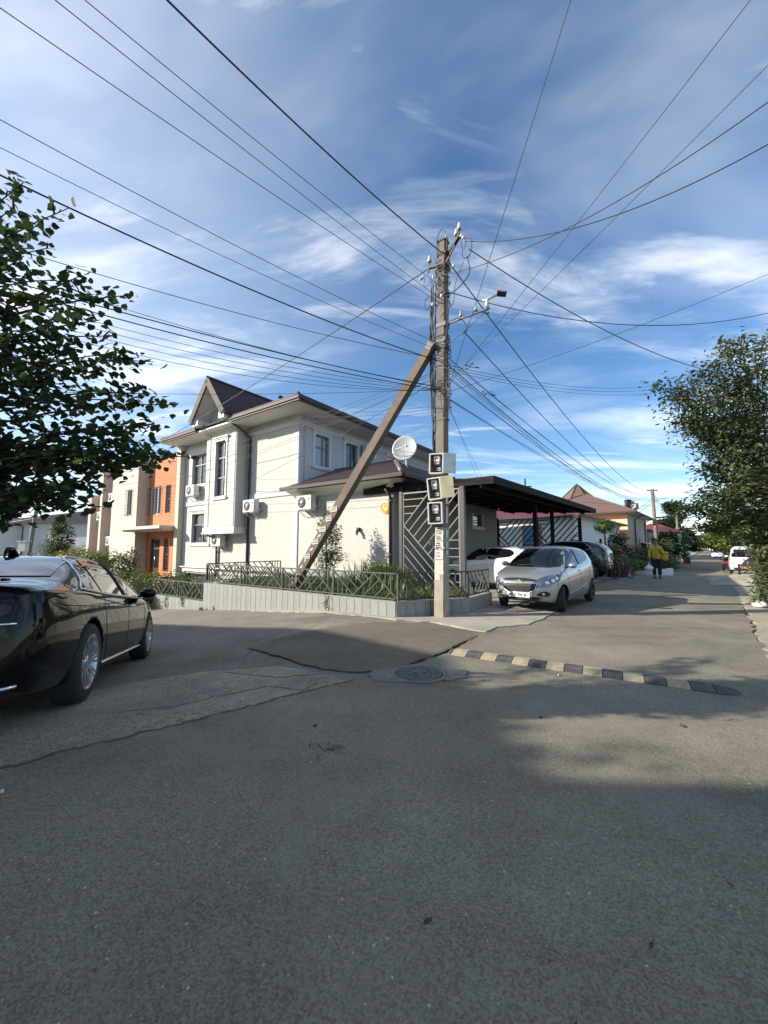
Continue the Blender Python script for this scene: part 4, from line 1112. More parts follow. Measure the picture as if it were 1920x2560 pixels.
# cross arms: one to the right at the top, a short one to the left
def insulator(p, s=1.0, parent=pole, up=Vector((0, 0, 1))):
    b = MB(); x, y, z = p
    b.tube([(x, y, z), (x, y, z + .13 * s)], .010 * s, 6); pin = b.build('insulator_pin', 'steel_dark', parent)
    b = MB(); b.lathe([(.045 * s, .10 * s), (.052 * s, .125 * s), (.044 * s, .155 * s), (.034 * s, .19 * s), (.036 * s, .21 * s), (.024 * s, .245 * s), (.006 * s, .26 * s)], 12, (x, y, z)); b.build('insulator', 'porcelain', pin)
b = MB(); b.bar((.05, .09, 8.06), (.50, -.18, 8.20), .07, .07); b.bar((.08, -.04, 7.80), (.34, -.10, 8.08), .03, .03); b.build('cross_arm', 'steel_dark', pole)
b = MB(); b.bar((-.05, -.09, 7.78), (-.32, -.07, 7.86), .06, .06); b.bar((-.32, -.07, 7.86), (-.36, -.06, 7.74), .03, .03); b.build('cross_arm', 'steel_dark', pole)
b = MB(); b.bar((.08, .02, 8.0), (.20, -.08, 7.72), .045, .03); b.build('stay', 'steel_dark', pole)
for p, s in (((.47, -.16, 8.23), 1.1), ((.37, -.10, 8.20), 1.0), ((-.31, -.07, 7.88), 1.05), ((.06, .05, PH - .02), 1.0)): insulator(p, s)
def strain(p, d, n=1):
    for i in range(n):
        b = MB(); q = Vector(p) + Vector(d) * (.07 * i); e = q + Vector(d) * .09
        b.tube([q, q.lerp(e, .3), q.lerp(e, .5), q.lerp(e, .7), e], [.012, .034, .022, .034, .012], 8); b.build('strain_insulator', 'porcelain', pole)
strain((.52, -.20, 8.14), (.5, -.5, -.4)); strain((.58, -.26, 8.04), (.6, -.2, -.5)); strain((.30, -.12, 7.62), (.4, -.1, -.6)); strain((-.42, -.10, 7.66), (-.7, -.3, -.4), 2); strain((-.16, -.16, 7.55), (0, -.1, -1)); strain((-.18, -.14, 6.92), (0, -.1, -1)); strain((.05, -.16, 7.02), (.1, -.3, -1))
def cable(name, pts, r, parent=None, m='wire_black', n=5):
    """smooth tube through the points (Catmull-Rom)"""
    P_ = [Vector(p) for p in pts]; out = []
    for i in range(len(P_) - 1):
        p0, p1, p2, p3 = P_[max(i - 1, 0)], P_[i], P_[i + 1], P_[min(i + 2, len(P_) - 1)]
        for k in range(7):
            t = k / 7; out.append(.5 * ((2 * p1) + (p2 - p0) * t + (2 * p0 - 5 * p1 + 4 * p2 - p3) * t * t + (3 * p1 - p0 - 3 * p2 + p3) * t ** 3))
    out.append(P_[-1]); b = MB(); b.tube(out, r, n); return b.build(name, m, parent)
# loops and tails at the pole head
for pts, r in ([[(-.10, -.10, 8.0), (-.10, -.11, 8.40), (.0, -.1, 8.62), (.10, -.1, 8.5), (.16, -.1, 8.1)], .008], [[(.52, -.2, 8.12), (.55, -.2, 7.85), (.62, -.22, 7.80), (.66, -.25, 7.98)], .008],
               [[(.62, -.28, 7.98), (.80, -.3, 7.85), (.78, -.3, 7.55), (.62, -.3, 7.52), (.60, -.3, 7.72)], .009], [[(.72, -.3, 7.50), (.75, -.28, 7.15), (.55, -.25, 6.98), (.25, -.14, 6.95), (.05, -.14, 6.98)], .012],
               [[(.62, -.28, 7.45), (.40, -.2, 7.10), (.36, -.2, 6.72), (.28, -.2, 6.62), (.22, -.18, 6.80), (.12, -.12, 7.0)], .007], [[(-.40, -.12, 7.6), (-.42, -.12, 7.42), (-.30, -.12, 7.40), (-.24, -.1, 7.60)], .006],
               [[(-.28, -.12, 7.12), (-.40, -.12, 7.02), (-.36, -.12, 6.80), (-.2, -.12, 6.95)], .008], [[(.12, -.12, 7.0), (.20, -.13, 6.6), (.16, -.13, 6.1), (.10, -.12, 5.9)], .012],
               [[(.10, -.10, 5.95), (.22, -.10, 5.85), (.22, -.10, 5.62), (.1, -.1, 5.55)], .011], [[(.10, -.10, 5.35), (.20, -.10, 5.25), (.18, -.10, 5.0), (.1, -.1, 4.95)], .011]):
    cable('cable_loop', pts, r, pole)
g = random.Random(17)
for i in range(17):                                  # vertical bundle down the left edge
    x0 = -.13 - g.uniform(0, .13); top = g.uniform(6.6, 7.7); low = g.choice([3.45, 3.45, 3.5, 2.95, 3.9])
    pts = []; k = 12
    for j in range(k + 1):
        z = top + (low - top) * j / k; sp = min(1, max(0, (z - 3.6) / 1.6)); pts.append((-.135 - (abs(x0) - .13) * (.25 + .75 * sp) + g.uniform(-.012, .012), -.05 - g.uniform(0, .06), z))
    cable('riser_cable', pts, g.choice([.007, .010, .013]), pole, g.choice(['wire_black', 'wire_black', 'wire_black', 'wire_grey']))
for i in range(46):                                  # wrappings and slack around the shaft
    z = g.choice([g.uniform(6.9, 7.9), g.uniform(5.6, 6.1), g.uniform(4.7, 5.2), g.uniform(4.4, 6.4), g.uniform(6.9, 7.9)]); e = .012 + g.uniform(0, .03); f = z / PH
    hx, hy = .128 - .03 * f + e, .105 - .022 * f + e; dz = g.uniform(-.16, .16); k = 12; tw = g.uniform(0, 6)
    pts = [(hx * 1.12 * max(-.95, min(.95, 1.25 * math.cos(a + tw))), hy * 1.12 * max(-.95, min(.95, 1.25 * math.sin(a + tw))), z + dz * j / k + g.uniform(-.02, .02)) for j, a in enumerate([2 * PI * q / k * g.uniform(.98, 1.02) for q in range(k + 1)])]
    cable('tie_wire', pts, g.choice([.004, .006, .008]), pole, g.choice(['wire_grey', 'wire_black', 'wire_black', 'steel_grey']))
for i in range(10):
    z = g.uniform(4.5, 4.9); x = .12 + g.uniform(.0, .12); cable('cable_tail', [(.10, -.10, z + .25), (x, -.12, z + .15), (x + .05, -.12, z - .05), (x + g.uniform(-.04, .04), -.1, z - .25)], .005, pole, g.choice(['wire_black', 'wire_grey']))
for i in range(7):
    z = g.uniform(7.0, 7.8); cable('cable_tail', [(-.1, -.12, z), (-.05 + g.uniform(-.1, .1), -.15, z - .15), (g.uniform(-.08, .08), -.15, z - .35), (g.uniform(-.08, .08), -.14, z - .5)], .005, pole, g.choice(['wire_black', 'wire_grey', 'steel_grey']))
# pasted bills on the lower shaft
def bill(x0, x1, z0, z1, m, lines=4, ink='ink', side=False, curl=.004):
    f = (z0 + z1) / 2 / PH; hy = .105 - .022 * f; hx = .128 - .03 * f
    b = MB(); k = 4; g_ = random.Random(int(z0 * 1000))
    if not side:
        vs = [(x0 + (x1 - x0) * i / k, -hy - .012 - curl * g_.random(), z0 + (z1 - z0) * j) for j in (0, 1) for i in range(k + 1)]
    else:
        vs = [(hx * .95 + .006 + curl * g_.random(), x0 + (x1 - x0) * i / k, z0 + (z1 - z0) * j) for j in (0, 1) for i in range(k + 1)]
    b.add(vs, [(i, i + 1, k + 2 + i, k + 1 + i) for i in range(k)]); o = b.build('bill', m, pole, fix=False)
    if lines and not side:
        b = MB()
        for i in range(lines):
            z = z1 - (z1 - z0) * (i + .7) / (lines + .6); l = g_.uniform(.6, 1); h = (z1 - z0) / lines * .22
            b.box(x0 + (x1 - x0) * .1, x0 + (x1 - x0) * (.1 + .8 * l), -hy - .0185, -hy - .0172, z - h, z + h)
        b.build('print', ink, o)
    return o
bill(-.085, .09, 1.70, 1.86, 'paper', 3); bill(-.09, .085, 1.58, 1.69, 'paper', 4); bill(-.095, .09, 1.39, 1.56, 'paper_old', 3); bill(-.10, .09, 1.20, 1.375, 'paper', 2, 'pink_ink'); bill(-.10, .095, .88, 1.17, 'paper_old', 0)
bill(-.095, .02, .76, .87, 'paper_old', 0); bill(-.06, .05, 1.66, 1.80, 'paper', 0, side=True); bill(-.05, .06, 1.3, 1.55, 'paper', 0, side=True); bill(-.06, .04, 1.95, 2.3, 'paper_old', 0, side=True); bill(-.07, .05, 2.36, 2.58, 'paper', 0, side=True)
g = random.Random(23)
for i in range(26):
    x, z = g.uniform(-.10, .09), g.uniform(.80, 1.95); w, h = g.uniform(.012, .04), g.uniform(.01, .035)
    b = MB(); b.add([(x, -.1195, z), (x + w, -.1205, z + g.uniform(-.01, .01)), (x + w * .9, -.122, z + h), (x + g.uniform(-.005, .005), -.1195, z + h * .9)], [(0, 1, 2, 3)]); b.build('paper_scrap', g.choice(['paper', 'paper_old', 'whitewash']), pole)
cable('earth_cable', [(-.16, -.12, 3.0), (-.17, -.12, 2.2), (-.155, -.12, 1.5), (-.15, -.13, .8), (-.19, -.12, .3), (-.17, -.13, .0)], .007, pole)
cable('earth_cable', [(-.19, -.14, 2.6), (-.15, -.13, 1.6), (-.14, -.125, 1.38)], .005, pole, 'wire_grey')

# ------------------------------------------------------------------ meter boxes
def meter_box(label, c, w, h, tilt, door, dm):
    """c: middle of the box front, in world; tilt in its own plane; door: angle or None"""
    t = thing('meter_box', label, 'meter box', c, 0, 'electricity meter boxes on the pole')
    t.rotation_euler = (0, tilt, R(-20)); d = .16; th = .012
    b = MB(); b.box(-w / 2, w / 2, d - th, d, -h / 2, h / 2); b.build('back', 'meter_inside', t)
    b = MB()
    b.box(-w / 2, -w / 2 + th, 0, d - th, -h / 2, h / 2); b.box(w / 2 - th, w / 2, 0, d - th, -h / 2, h / 2)
    b.box(-w / 2 + th, w / 2 - th, 0, d - th, -h / 2, -h / 2 + th); b.box(-w / 2 + th, w / 2 - th, 0, d - th, h / 2 - th, h / 2)
    f = .022
    b.box(-w / 2 - .004, -w / 2 + f, -.004, -.001, -h / 2, h / 2); b.box(w / 2 - f, w / 2 + .004, -.004, -.001, -h / 2, h / 2); b.box(-w / 2 + f, w / 2 - f, -.004, -.001, -h / 2 - .004, -h / 2 + f); b.box(-w / 2 + f, w / 2 - f, -.004, -.001, h / 2 - f, h / 2 + .004)
    b.build('cabinet', 'meter_box', t)
    b = MB(); b.bbox(-w * .24, w * .20, .05, .13, h * .10, h * .42, .012); m = b.build('meter', 'frame_white', t)
    b = MB(); b.box(-w * .12, w * .10, .047, .0495, h * .24, h * .31); b.build('display', 'ink', m)
    b = MB(); b.bbox(-w * .20, w * .16, .06, .12, -h * .02, h * .095, .01); b.build('terminal_cover', 'meter_box', m)
    b = MB(); b.bbox(-w * .02, w * .26, .07, .13, -h * .34, -h * .18, .008); m = b.build('breaker', 'frame_white', t)
    b = MB(); b.box(w * .04, w * .20, .066, .0695, -h * .29, -h * .25); b.build('switch', 'ink', m)
    for k in range(4):
        cable('wire', [(-w * .15 + k * .03, .10, h * .0), (-w * .2 + k * .05, .07, -h * .2), (w * .02 + k * .03, .08, -h * .36), (-w * .2 + k * .06, .1, -h * .45)], .004, t, ['wire_black', 'wire_grey', 'door_brown', 'wire_black'][k])
    if door:
        a = R(door); dd = MB(); x0 = w / 2 + .004; ux, uy = math.cos(a), math.sin(a)
        p = [(x0, -.004), (x0 + ux * w * .95, -.004 + uy * w * .95)]; nx, ny = -uy * .012, ux * .012
        dd.prism([p[0], p[1], (p[1][0] + nx, p[1][1] + ny), (p[0][0] + nx, p[0][1] + ny)], -h / 2 + .01, h / 2 + .01); o = dd.build('door', dm, t)
        kb = MB(); q = (x0 + ux * w * .84, uy * w * .84 - .012); kb.lathe([(.012, -.012), (.012, .004)], 8, (q[0], q[1], .0), 'y'); kb.build('lock', 'frame_grey', o)
meter_box('topmost of the meter boxes on the pole, its white door open', (1.10, 7.98, 3.235), .30, .43, R(2), 34, 'door_white')
meter_box('middle meter box on the pole, tilted, its cream door open', (1.05, 7.98, 2.70), .28, .46, R(-5), 14, 'door_cream')
meter_box('lowest of the meter boxes on the pole, with no door', (1.06, 7.98, 2.185), .30, .45, R(-1), None, None)
b = MB(); b.lathe([(.09, 0), (.10, .02), (.09, .05), (.02, .06)], 14, (0, 0, 0)); o = b.build('cable_cap', 'steel_dark'); o.location = (1.42, 8.06, 2.90); tag(o, 'round dark cap fixed behind the middle meter box', 'cap')

# ------------------------------------------------------------------ street lamp on the pole
lt = thing('street_lamp', 'white bracket lamp reaching right from the utility pole', 'street lamp', (1.36, 8.12, 6.38))
def lp(x, y, z): return (x - 1.36, y - 8.12, z - 6.38)
b = MB(); b.tube([lp(1.36, 8.12, 6.38), lp(2.25, 7.95, 6.64), lp(2.30, 7.94, 6.66)], .022, 8); b.build('arm', 'steel_grey', lt)
b = MB(); b.tube([lp(2.25, 7.95, 6.64), lp(2.24, 7.95, 6.84)], .042, 10); b.build('riser', 'porcelain', lt)
b = MB(); b.tube([lp(2.16, 7.96, 6.83), lp(2.45, 7.91, 6.93)], .026, 8); b.build('spigot', 'porcelain', lt)
b = MB(); b.bbox(-.13, .13, -.085, .085, -.03, .035, .015); o = b.build('lamp_head', 'steel_grey', lt); o.scale = (.82, .82, .82); o.location = lp(2.55, 7.89, 6.96); o.rotation_euler = (R(-24), R(14), R(-12))
b = MB(); b.box(-.115, .115, -.07, .07, -.036, -.031); b.build('lens', 'ac_dark', o)
for f in (.38, .72):
    p = Vector(lp(1.36, 8.12, 6.38)).lerp(Vector(lp(2.25, 7.95, 6.64)), f); insulator((p.x, p.y, p.z - .02), .85, lt)
cable('feed_wire', [lp(1.40, 8.08, 5.9), lp(1.7, 8.0, 6.12), lp(2.0, 7.97, 6.38), lp(2.26, 7.95, 6.62)], .005, lt)
cable('feed_wire', [lp(1.45, 8.1, 6.42), lp(1.62, 8.05, 6.50), lp(1.75, 8.0, 6.38), lp(1.80, 8.0, 6.2), lp(1.72, 8.0, 6.1)], .009, lt)

# ------------------------------------------------------------------ brace strut with pasted slips
bb0, bb1 = Vector((-2.62, 10.72, .18)), Vector((1.10, 8.20, 6.0))
br = thing('brace_strut', 'slanting concrete strut propping the utility pole from the planter', 'strut', bb0)
d = bb1 - bb0; b = MB()
dn = d.normalized(); side = Vector((T2.x, T2.y, 0)); side = (side - dn * side.dot(dn)).normalized(); upv = side.cross(dn)
nseg = 16; vs = []; g = random.Random(8)
for i in range(nseg + 1):
    p = d * (i / nseg); h = .115 - .018 * i / nseg
    for a, c in ((-1, -1), (1, -1), (1, 1), (-1, 1)): vs.append(p + side * (a * h * .9 + g.uniform(-.004, .004)) + upv * (c * h + g.uniform(-.004, .004)))
b.add(vs, [(i * 4 + k, i * 4 + (k + 1) % 4, i * 4 + 4 + (k + 1) % 4, i * 4 + 4 + k) for i in range(nseg) for k in range(4)] + [(0, 1, 2, 3), tuple(range(nseg * 4, nseg * 4 + 4))])
b.build('beam', 'concrete_brace', br)
b = MB(); b.bar(d * .985 - side * .10, d * .985 + side * .10, .14, .16, upv); b.build('clamp', 'steel_grey', br)
for f, w in ((.385, .21), (.345, .20), (.300, .22), (.245, .21), (.180, .20)):
    p = d * f - side * .112
    b = MB(); ex = Vector((T1.x, T1.y, 0))
    q = [p - ex * w * .55 - Vector((0, 0, .07)), p + ex * w * .45 - Vector((0, 0, .05)), p + ex * w * .45 + Vector((0, 0, .09)), p - ex * w * .55 + Vector((0, 0, .075))]
    b.add([v - side * .006 for v in q], [(0, 1, 2, 3)]); o = b.build('slip', 'paper', br)
    b = MB()
    for k in range(3):
        z0 = -.035 + k * .042; b.add([p - side * .0085 + ex * (w * x) + Vector((0, 0, z)) for x, z in ((-.48, z0), (.36, z0 + .012), (.36, z0 + .030), (-.48, z0 + .018))], [(0, 1, 2, 3)])
    b.build('print', 'ink', o)
for f in (.13, .16, .21, .27, .06, .09):
    p = d * f - side * .108; ex = Vector((T1.x, T1.y, 0)); b = MB(); w = g.uniform(.04, .1)
    b.add([p - ex * w - Vector((0, 0, .05)), p + ex * w * .6, p + ex * w * .7 + Vector((0, 0, .06)), p - ex * w * .4 + Vector((0, 0, .03))], [(0, 1, 2, 3)]); b.build('paper_scrap', 'paper_old', br)

# ------------------------------------------------------------------ overhead wires
def wire(a, e, sag, r, label, grp, e2=None, m='wire_black'):
    a, e = Vector(a), Vector(e); n = 18; pts = [a.lerp(e, i / n) - Vector((0, 0, 4 * sag * (i / n) * (1 - i / n))) for i in range(n + 1)]
    if e2 is not None: pts += [e.lerp(Vector(e2), i / 4) for i in range(1, 5)]
    b = MB(); b.tube(pts, r, 5, cap=False); o = b.build('wire', m, fix=False)
    return tag(o, label, 'wire', grp)
def pl(z): return (1.2 + .018 * z - .06, 8.14, z)
def pr(z): return (1.2 + .018 * z + .12, 8.12, z)
LW = [
 (8.12, (-2.46, 3.76, 7.6), (-9.5, -4.2, 7.6), .10, .0125, 'thick twisted cable from the pole head up to the top left'),
 (7.30, (-2.86, 3.23, 6.7), (-8.0, -2.9, 6.7), .05, .0048, 'thin wire crossing the sky second from the thick top-left cable'),
 (7.00, (-3.02, 3.11, 6.5), (-8.2, -3.0, 6.5), .05, .0048, 'thin wire leaving through the top edge near the upper left corner'),
 (6.90, (-3.44, 3.03, 6.3), (-9.0, -3.0, 6.3), .05, .0048, 'thin wire leaving the picture right at the top left corner'),
 (5.95, (-4.07, 3.69, 6.0), (-9.6, -1.0, 6.0), .10, .0048, 'thin wire leaving the left edge high above the tree'),
 (5.80, (-4.16, 3.80, 5.8), (-9.8, -.8, 5.8), .10, .0042, 'faint thin wire just above the thick cable that meets the tree top'),
 (5.55, (-4.26, 3.92, 5.6), (-10, -.6, 5.6), .14, .0105, 'thick cable passing over the top of the left tree'),
 (5.60, (-5.12, 4.79, 5.5), (-10.8, 1.5, 5.5), .12, .0055, 'middle wire running through the upper left tree')]
for z, e, e2, sag, r, lab in LW: wire(pl(z), e, sag, r, lab, 'wires to the upper left', e2)
g = random.Random(31)
for i, (z, ze, v_) in enumerate(((4.95, 5.15, 0), (4.90, 5.05, 1), (4.98, 5.30, 2), (4.92, 4.95, 3), (4.90, 4.85, 4), (4.88, 4.75, 5), (4.90, 4.62, 6))):
    wire(pl(z), (-5.25 + .02 * i, 4.95 + .05 * i, ze), .10 + .03 * i, (.009, .009, .0042, .0042, .0042, .0042, .0042)[i], ['upper thick cable of the bundle running left through the tree', 'lower thick cable of the bundle running left through the tree', 'topmost thin wire of the bundle running left', 'thin wire just below the thick cables of the left bundle', 'middle thin wire of the left bundle', 'last but one thin wire of the left bundle', 'lowest thin wire of the left bundle'][i], 'bundle of cables to the left', (-10.6, 2.0, ze))
wire(pl(4.92), (-6.3, 6.9, 4.35), .08, .0042, 'thin wire leaving left below the cable bundle, through the tree middle', 'wires to the left', (-11, 4.6, 4.3))
FLP = (-34.4, 38.0, 6.2)
wire(pl(7.92), FLP, .9, .0125, 'thick cable slanting down left from the pole head over the gable', 'wires to the left')
for i, (z, s_, zz) in enumerate(((5.35, -14.6, 6.3), (5.30, -17.5, 5.7), (5.25, -11.0, 5.2), (5.20, -19.0, 4.9))):
    wire(pl(z), hw(s_, -.34, zz), .30 + .05 * i, .0055, ['highest', 'second', 'third', 'fourth'][i] + ' service wire crossing the white house front to the brick building', 'service wires across the house front')
wire(pl(5.15), hw(-9.2, -.15, 3.4), .25, .006, 'lowest service wire crossing the bay of the white house', 'service wires across the house front')
wire(pr(4.95), (2.06, 3.74, 7.5), .03, .0052, 'wire rising steeply right of the pole to the top edge', 'wires to the upper right', (2.9, -1.0, 7.6))
wire(pr(5.00), (3.84, 3.54, 7.2), .03, .0050, 'wire rising to the top edge near the right corner', 'wires to the upper right', (6.6, -1.8, 7.3))
wire(pr(5.10), (4.25, 3.80, 6.8), .03, .0045, 'faint wire rising to the right edge high up', 'wires to the upper right', (7.5, -1.5, 6.8))
wire(pl(7.55), (4.78, 4.31, 7.0), .36, .0075, 'upper of the two sagging cables leaving the right edge high up', 'wires to the right', (9, .4, 7.4))
wire((1.80, 7.95, 8.22), (5.28, 4.82, 7.0), .42, .0085, 'lower of the two sagging cables leaving the right edge high up', 'wires to the right', (9, 1.4, 7.4))
wire((1.86, 7.9, 8.0), (11.62, 13.0, 7.57), .40, .0115, 'thick cable falling right from the pole head into the right tree', 'wires to the right')
wire(pr(7.15), (10.51, 10.0, 7.85), .55, .0095, 'long cable curving right across the open sky to the right edge', 'wires to the right', (14, 10.8, 8.0))
for k in range(3): wire(pr(5.45 - .06 * k), (10.47, 14.0, 7.55 - .14 * k), .30, .005, ['upper', 'middle', 'lower'][k] + ' of three thin wires running right into the right tree', 'wires to the right')
wire(pl(4.80), (7.80, 7.35, 7.0), .10, .0048, 'thin wire rising gently right across the blue sky', 'wires to the right', (12, 7.0, 8.2))
P2T = (27.5, 39.0, 7.2)
wire(pr(7.85), (27.3, 39.0, 7.0), 1.3, .0135, 'thick cable falling from the pole head to the second pole', 'wires along the street')
wire((1.75, 8.0, 6.15), (27.4, 39.0, 6.75), 1.25, .011, 'thick cable from under the lamp to the second pole', 'wires along the street')
for k, (z, sg, r) in enumerate(((5.62, 1.1, .009), (5.45, 1.35, .011), (5.40, 1.45, .0055), (5.15, 1.15, .008), (5.55, .8, .005), (5.30, 1.2, .005), (4.70, .7, .007), (4.68, .75, .007), (5.35, .95, .0045), (5.2, 1.05, .0045))):
    wire(pr(z), (27.4, 39.0, 6.9 - .12 * k), sg, r, ['topmost', 'second', 'third', 'fourth', 'fifth', 'sixth', 'seventh', 'eighth', 'ninth', 'lowest'][(0, 2, 3, 7, 1, 5, 8, 9, 4, 6)[k]] + ' cable at the pole in the fan running along the street', 'fan of cables along the street')
for k in range(2): wire(pr(4.6 - .1 * k), hw(5.2, 7.0 + k, 3.95), .1, .004, ['left', 'right'][k] + ' thin drop wire falling from the pole to the wing roof', 'drop wires to the wing')
for k in range(3): wire(pl(4.55 - .06 * k), hw(-.2, -1.0, 7.0 - .25 * k), .18, .0042, ['upper', 'middle', 'lower'][k] + ' thin drop wire from the pole to the eave corner of the white house', 'drop wires to the eave')
for lab, p in (('twig with leaves caught on the cable under the lamp, nearer the pole', (2.00, 8.55, 5.62)), ('twig with leaves caught on the cable under the lamp, lower one', (2.55, 9.2, 5.25)), ('small scrap caught on the long cable right of the pole', (2.25, 8.5, 6.92))):
    b = MB(); g = random.Random(len(lab))
    for k in range(7):
        a = g.uniform(0, 6.28); e = (math.cos(a) * .14, math.sin(a) * .05, g.uniform(-.08, .06)); b.bar((0, 0, 0), e, .012, .004); b.add([e, (e[0] + .05, e[1], e[2] + .03), (e[0] + .07, e[1], e[2] - .01)], [(0, 1, 2)])
    o = b.build('caught_twig', 'dry_leaf'); o.location = p; tag(o, lab, 'twig')

# ------------------------------------------------------------------ carport and gate
CB, CC, CA = Vector((3.10, 10.70)), Vector((11.0, 19.9)), Vector((-.72, 13.45))
cp = thing('carport', 'dark metal carport with a broad flat roof beside the white house', 'carport', (0, 0, 0))
zr = 3.42
CD = CA + (CC - CB)
CD = Vector(hw(4.75, 11.2)[:2])
def roofpt(p, z): return (p.x, p.y, z)
CAi = Vector(hw(4.72, -.25)[:2])
b = MB()
b.slab([roofpt(CB, zr), roofpt(CC, zr - .05), roofpt(CD, zr + .16), roofpt(CAi, zr + .16)][::1], .05)
b.slab([roofpt(CA, zr + .04), roofpt(CB, zr + .002), roofpt(CAi, zr + .162)], .04)
b.build('roof_sheet', 'carport_under', cp)
b = MB(); b.bar(roofpt(CA, zr - .03), roofpt(CB, zr - .06), .05, .20); b.build('fascia', 'carport_dark', cp)
b = MB(); b.bar(roofpt(CB, zr - .06), roofpt(CC, zr - .11), .05, .22); b.build('fascia', 'carport_dark', cp)
b = MB(); b.bar(roofpt(CC, zr - .11), roofpt(CD, zr + .08), .05, .20); b.build('fascia', 'carport_dark', cp)
b = MB(); b.bar(roofpt(CA, zr + .085), roofpt(CB, zr + .055), .07, .015); b.build('drip_edge', 'slat_grey', cp)
for k in range(7):
    f = (k + .5) / 7; p, q = CB.lerp(CC, f), CAi.lerp(CD, f); b = MB(); b.bar(roofpt(p, zr - .13), roofpt(q, zr + .05), .06, .10); b.build('rafter', 'carport_under', cp)
for k in range(5):
    f = (k + .6) / 5.2; p, q = CB.lerp(CAi, f), CC.lerp(CD, f); b = MB(); b.bar(roofpt(p, zr - .24 + .20 * f), roofpt(q, zr - .26 + .2 * f), .05, .07); b.build('purlin', 'carport_under', cp)
K2, K1 = Vector((2.26, 11.0)), Vector((.55, 12.2))
FAR = Vector((10.6, 20.75))
for p, w in ((K2, .13), (K1, .10), (Vector((6.06, 15.4)), .14), (Vector((7.49, 17.1)), .14), (FAR, .12), (FAR + RIN * 2.3, .10), (FAR + RIN * 4.7, .12)):
    b = MB(); z0 = gz(p.x, p.y); b.bar((p.x, p.y, z0), (p.x, p.y, zr - .2), w, w, (T1.x, T1.y, 0)); b.box(p.x - .11, p.x + .11, p.y - .11, p.y + .11, z0 + .02, z0 + .045); b.build('post', 'post_grey' if p in (K1, K2) else 'carport_dark', cp)
def slat_gate(t, p, q, z0, z1, m, n=7, flip=False, bw=.030):
    """screen of slats: a chevron to one side, level slats in the corner"""
    d = q - p; L_ = d.length; d.normalize(); nn = (d.y, -d.x, 0); H_ = z1 - z0
    P = lambda x, z: (p.x + d.x * x, p.y + d.y * x, z)
    def bar(a, c, th=bw):
        if flip: a, c = (L_ - a[0], a[1]), (L_ - c[0], c[1])
        if (Vector(a) - Vector(c)).length < .05: return
        b = MB(); b.bar(P(*a), P(*c), th, th * 1.1, nn); b.build('slat', m, t)
    for x in (0.02, L_ - .02):
        b = MB(); b.bar(P(x, z0), P(x, z1), .05, .05, nn); b.build('stile', m, t)
    for z in (z0 + .02, z1 - .02):
        b = MB(); b.bar(P(.045, z), P(L_ - .045, z), .045, .045, nn); b.build('rail', m, t)
    # main falling diagonal from the left edge at two thirds height
    xs = .05; ztop = z0 + H_ * .66; sl = 1.05
    def clipx(x, z, dx, dz):
        ts = []
        if dx > 0: ts.append((L_ - .05 - x) / dx)
        if dz < 0: ts.append((z0 + .04 - z) / dz)
        if dz > 0: ts.append((z1 - .04 - z) / dz)
        t_ = min(v for v in ts if v >= 0); return (x + dx * t_, z + dz * t_)
    bar((xs, ztop), clipx(xs, ztop, 1, -sl), bw * 1.2)
    k = .30
    for i in range(1, 9):                                  # parallel falling slats below it
        z = ztop - k * i
        if z > z0 + .1: bar((xs, z), clipx(xs, z, 1, -sl))
    for i in range(0, 9):                                  # rising slats starting on the diagonal
        x = xs + i * .17; z = ztop - sl * (x - xs)
        if x < L_ - .2 and z > z0 + .1 and i < 7: bar((x, z), clipx(x, z, 1, sl * 1.05))
    for i in range(1, 5):                                  # level slats in the upper left corner
        z = ztop + .16 + i * .22
        if z < z1 - .08: bar((xs, z), (min(L_ - .05, xs + (z - ztop) / (sl * 1.05)), z))
    xr = xs + 7 * .17
    if xr < L_ - .15:
        for i in range(10):                                # level slats on the right
            z = z0 + .35 + i * .24
            xd = xs + (ztop - z) / sl; xu = xs + 6 * .17 + (z - (ztop - sl * 6 * .17)) / (sl * 1.05)
            x0_ = max(xd, xu) if z < ztop - sl * 6 * .17 else xu
            if x0_ < L_ - .2 and z < z1 - .1: bar((x0_ + .02, z), (L_ - .05, z))
gt = thing('slat_gate', 'tall grey slatted gate in chevrons between the house corner and the carport post', 'gate')
slat_gate(gt, K1 + (K2 - K1).normalized() * .06, K2 - (K2 - K1).normalized() * .08, .12, zr - .24, 'slat_grey')
b = MB(); b.box(-.04, .04, -.03, .03, -.08, .08); o = b.build('lock_box', 'black_metal', gt); p = K1.lerp(K2, .52); o.location = (p.x - .05, p.y - .05, 1.62); o.rotation_euler = (0, 0, HR)
gs = thing('slat_screen', 'black slatted screen closing the far end of the carport, road side', 'screen')
slat_gate(gs, FAR + RIN * 2.25, FAR + RIN * .07, .25, zr - .3, 'black_metal', flip=False, bw=.055)
gs = thing('slat_screen', 'black slatted screen closing the far end of the carport, house side', 'screen')
slat_gate(gs, FAR + RIN * 4.62, FAR + RIN * 2.36, .25, zr - .3, 'black_metal', flip=False, bw=.055)
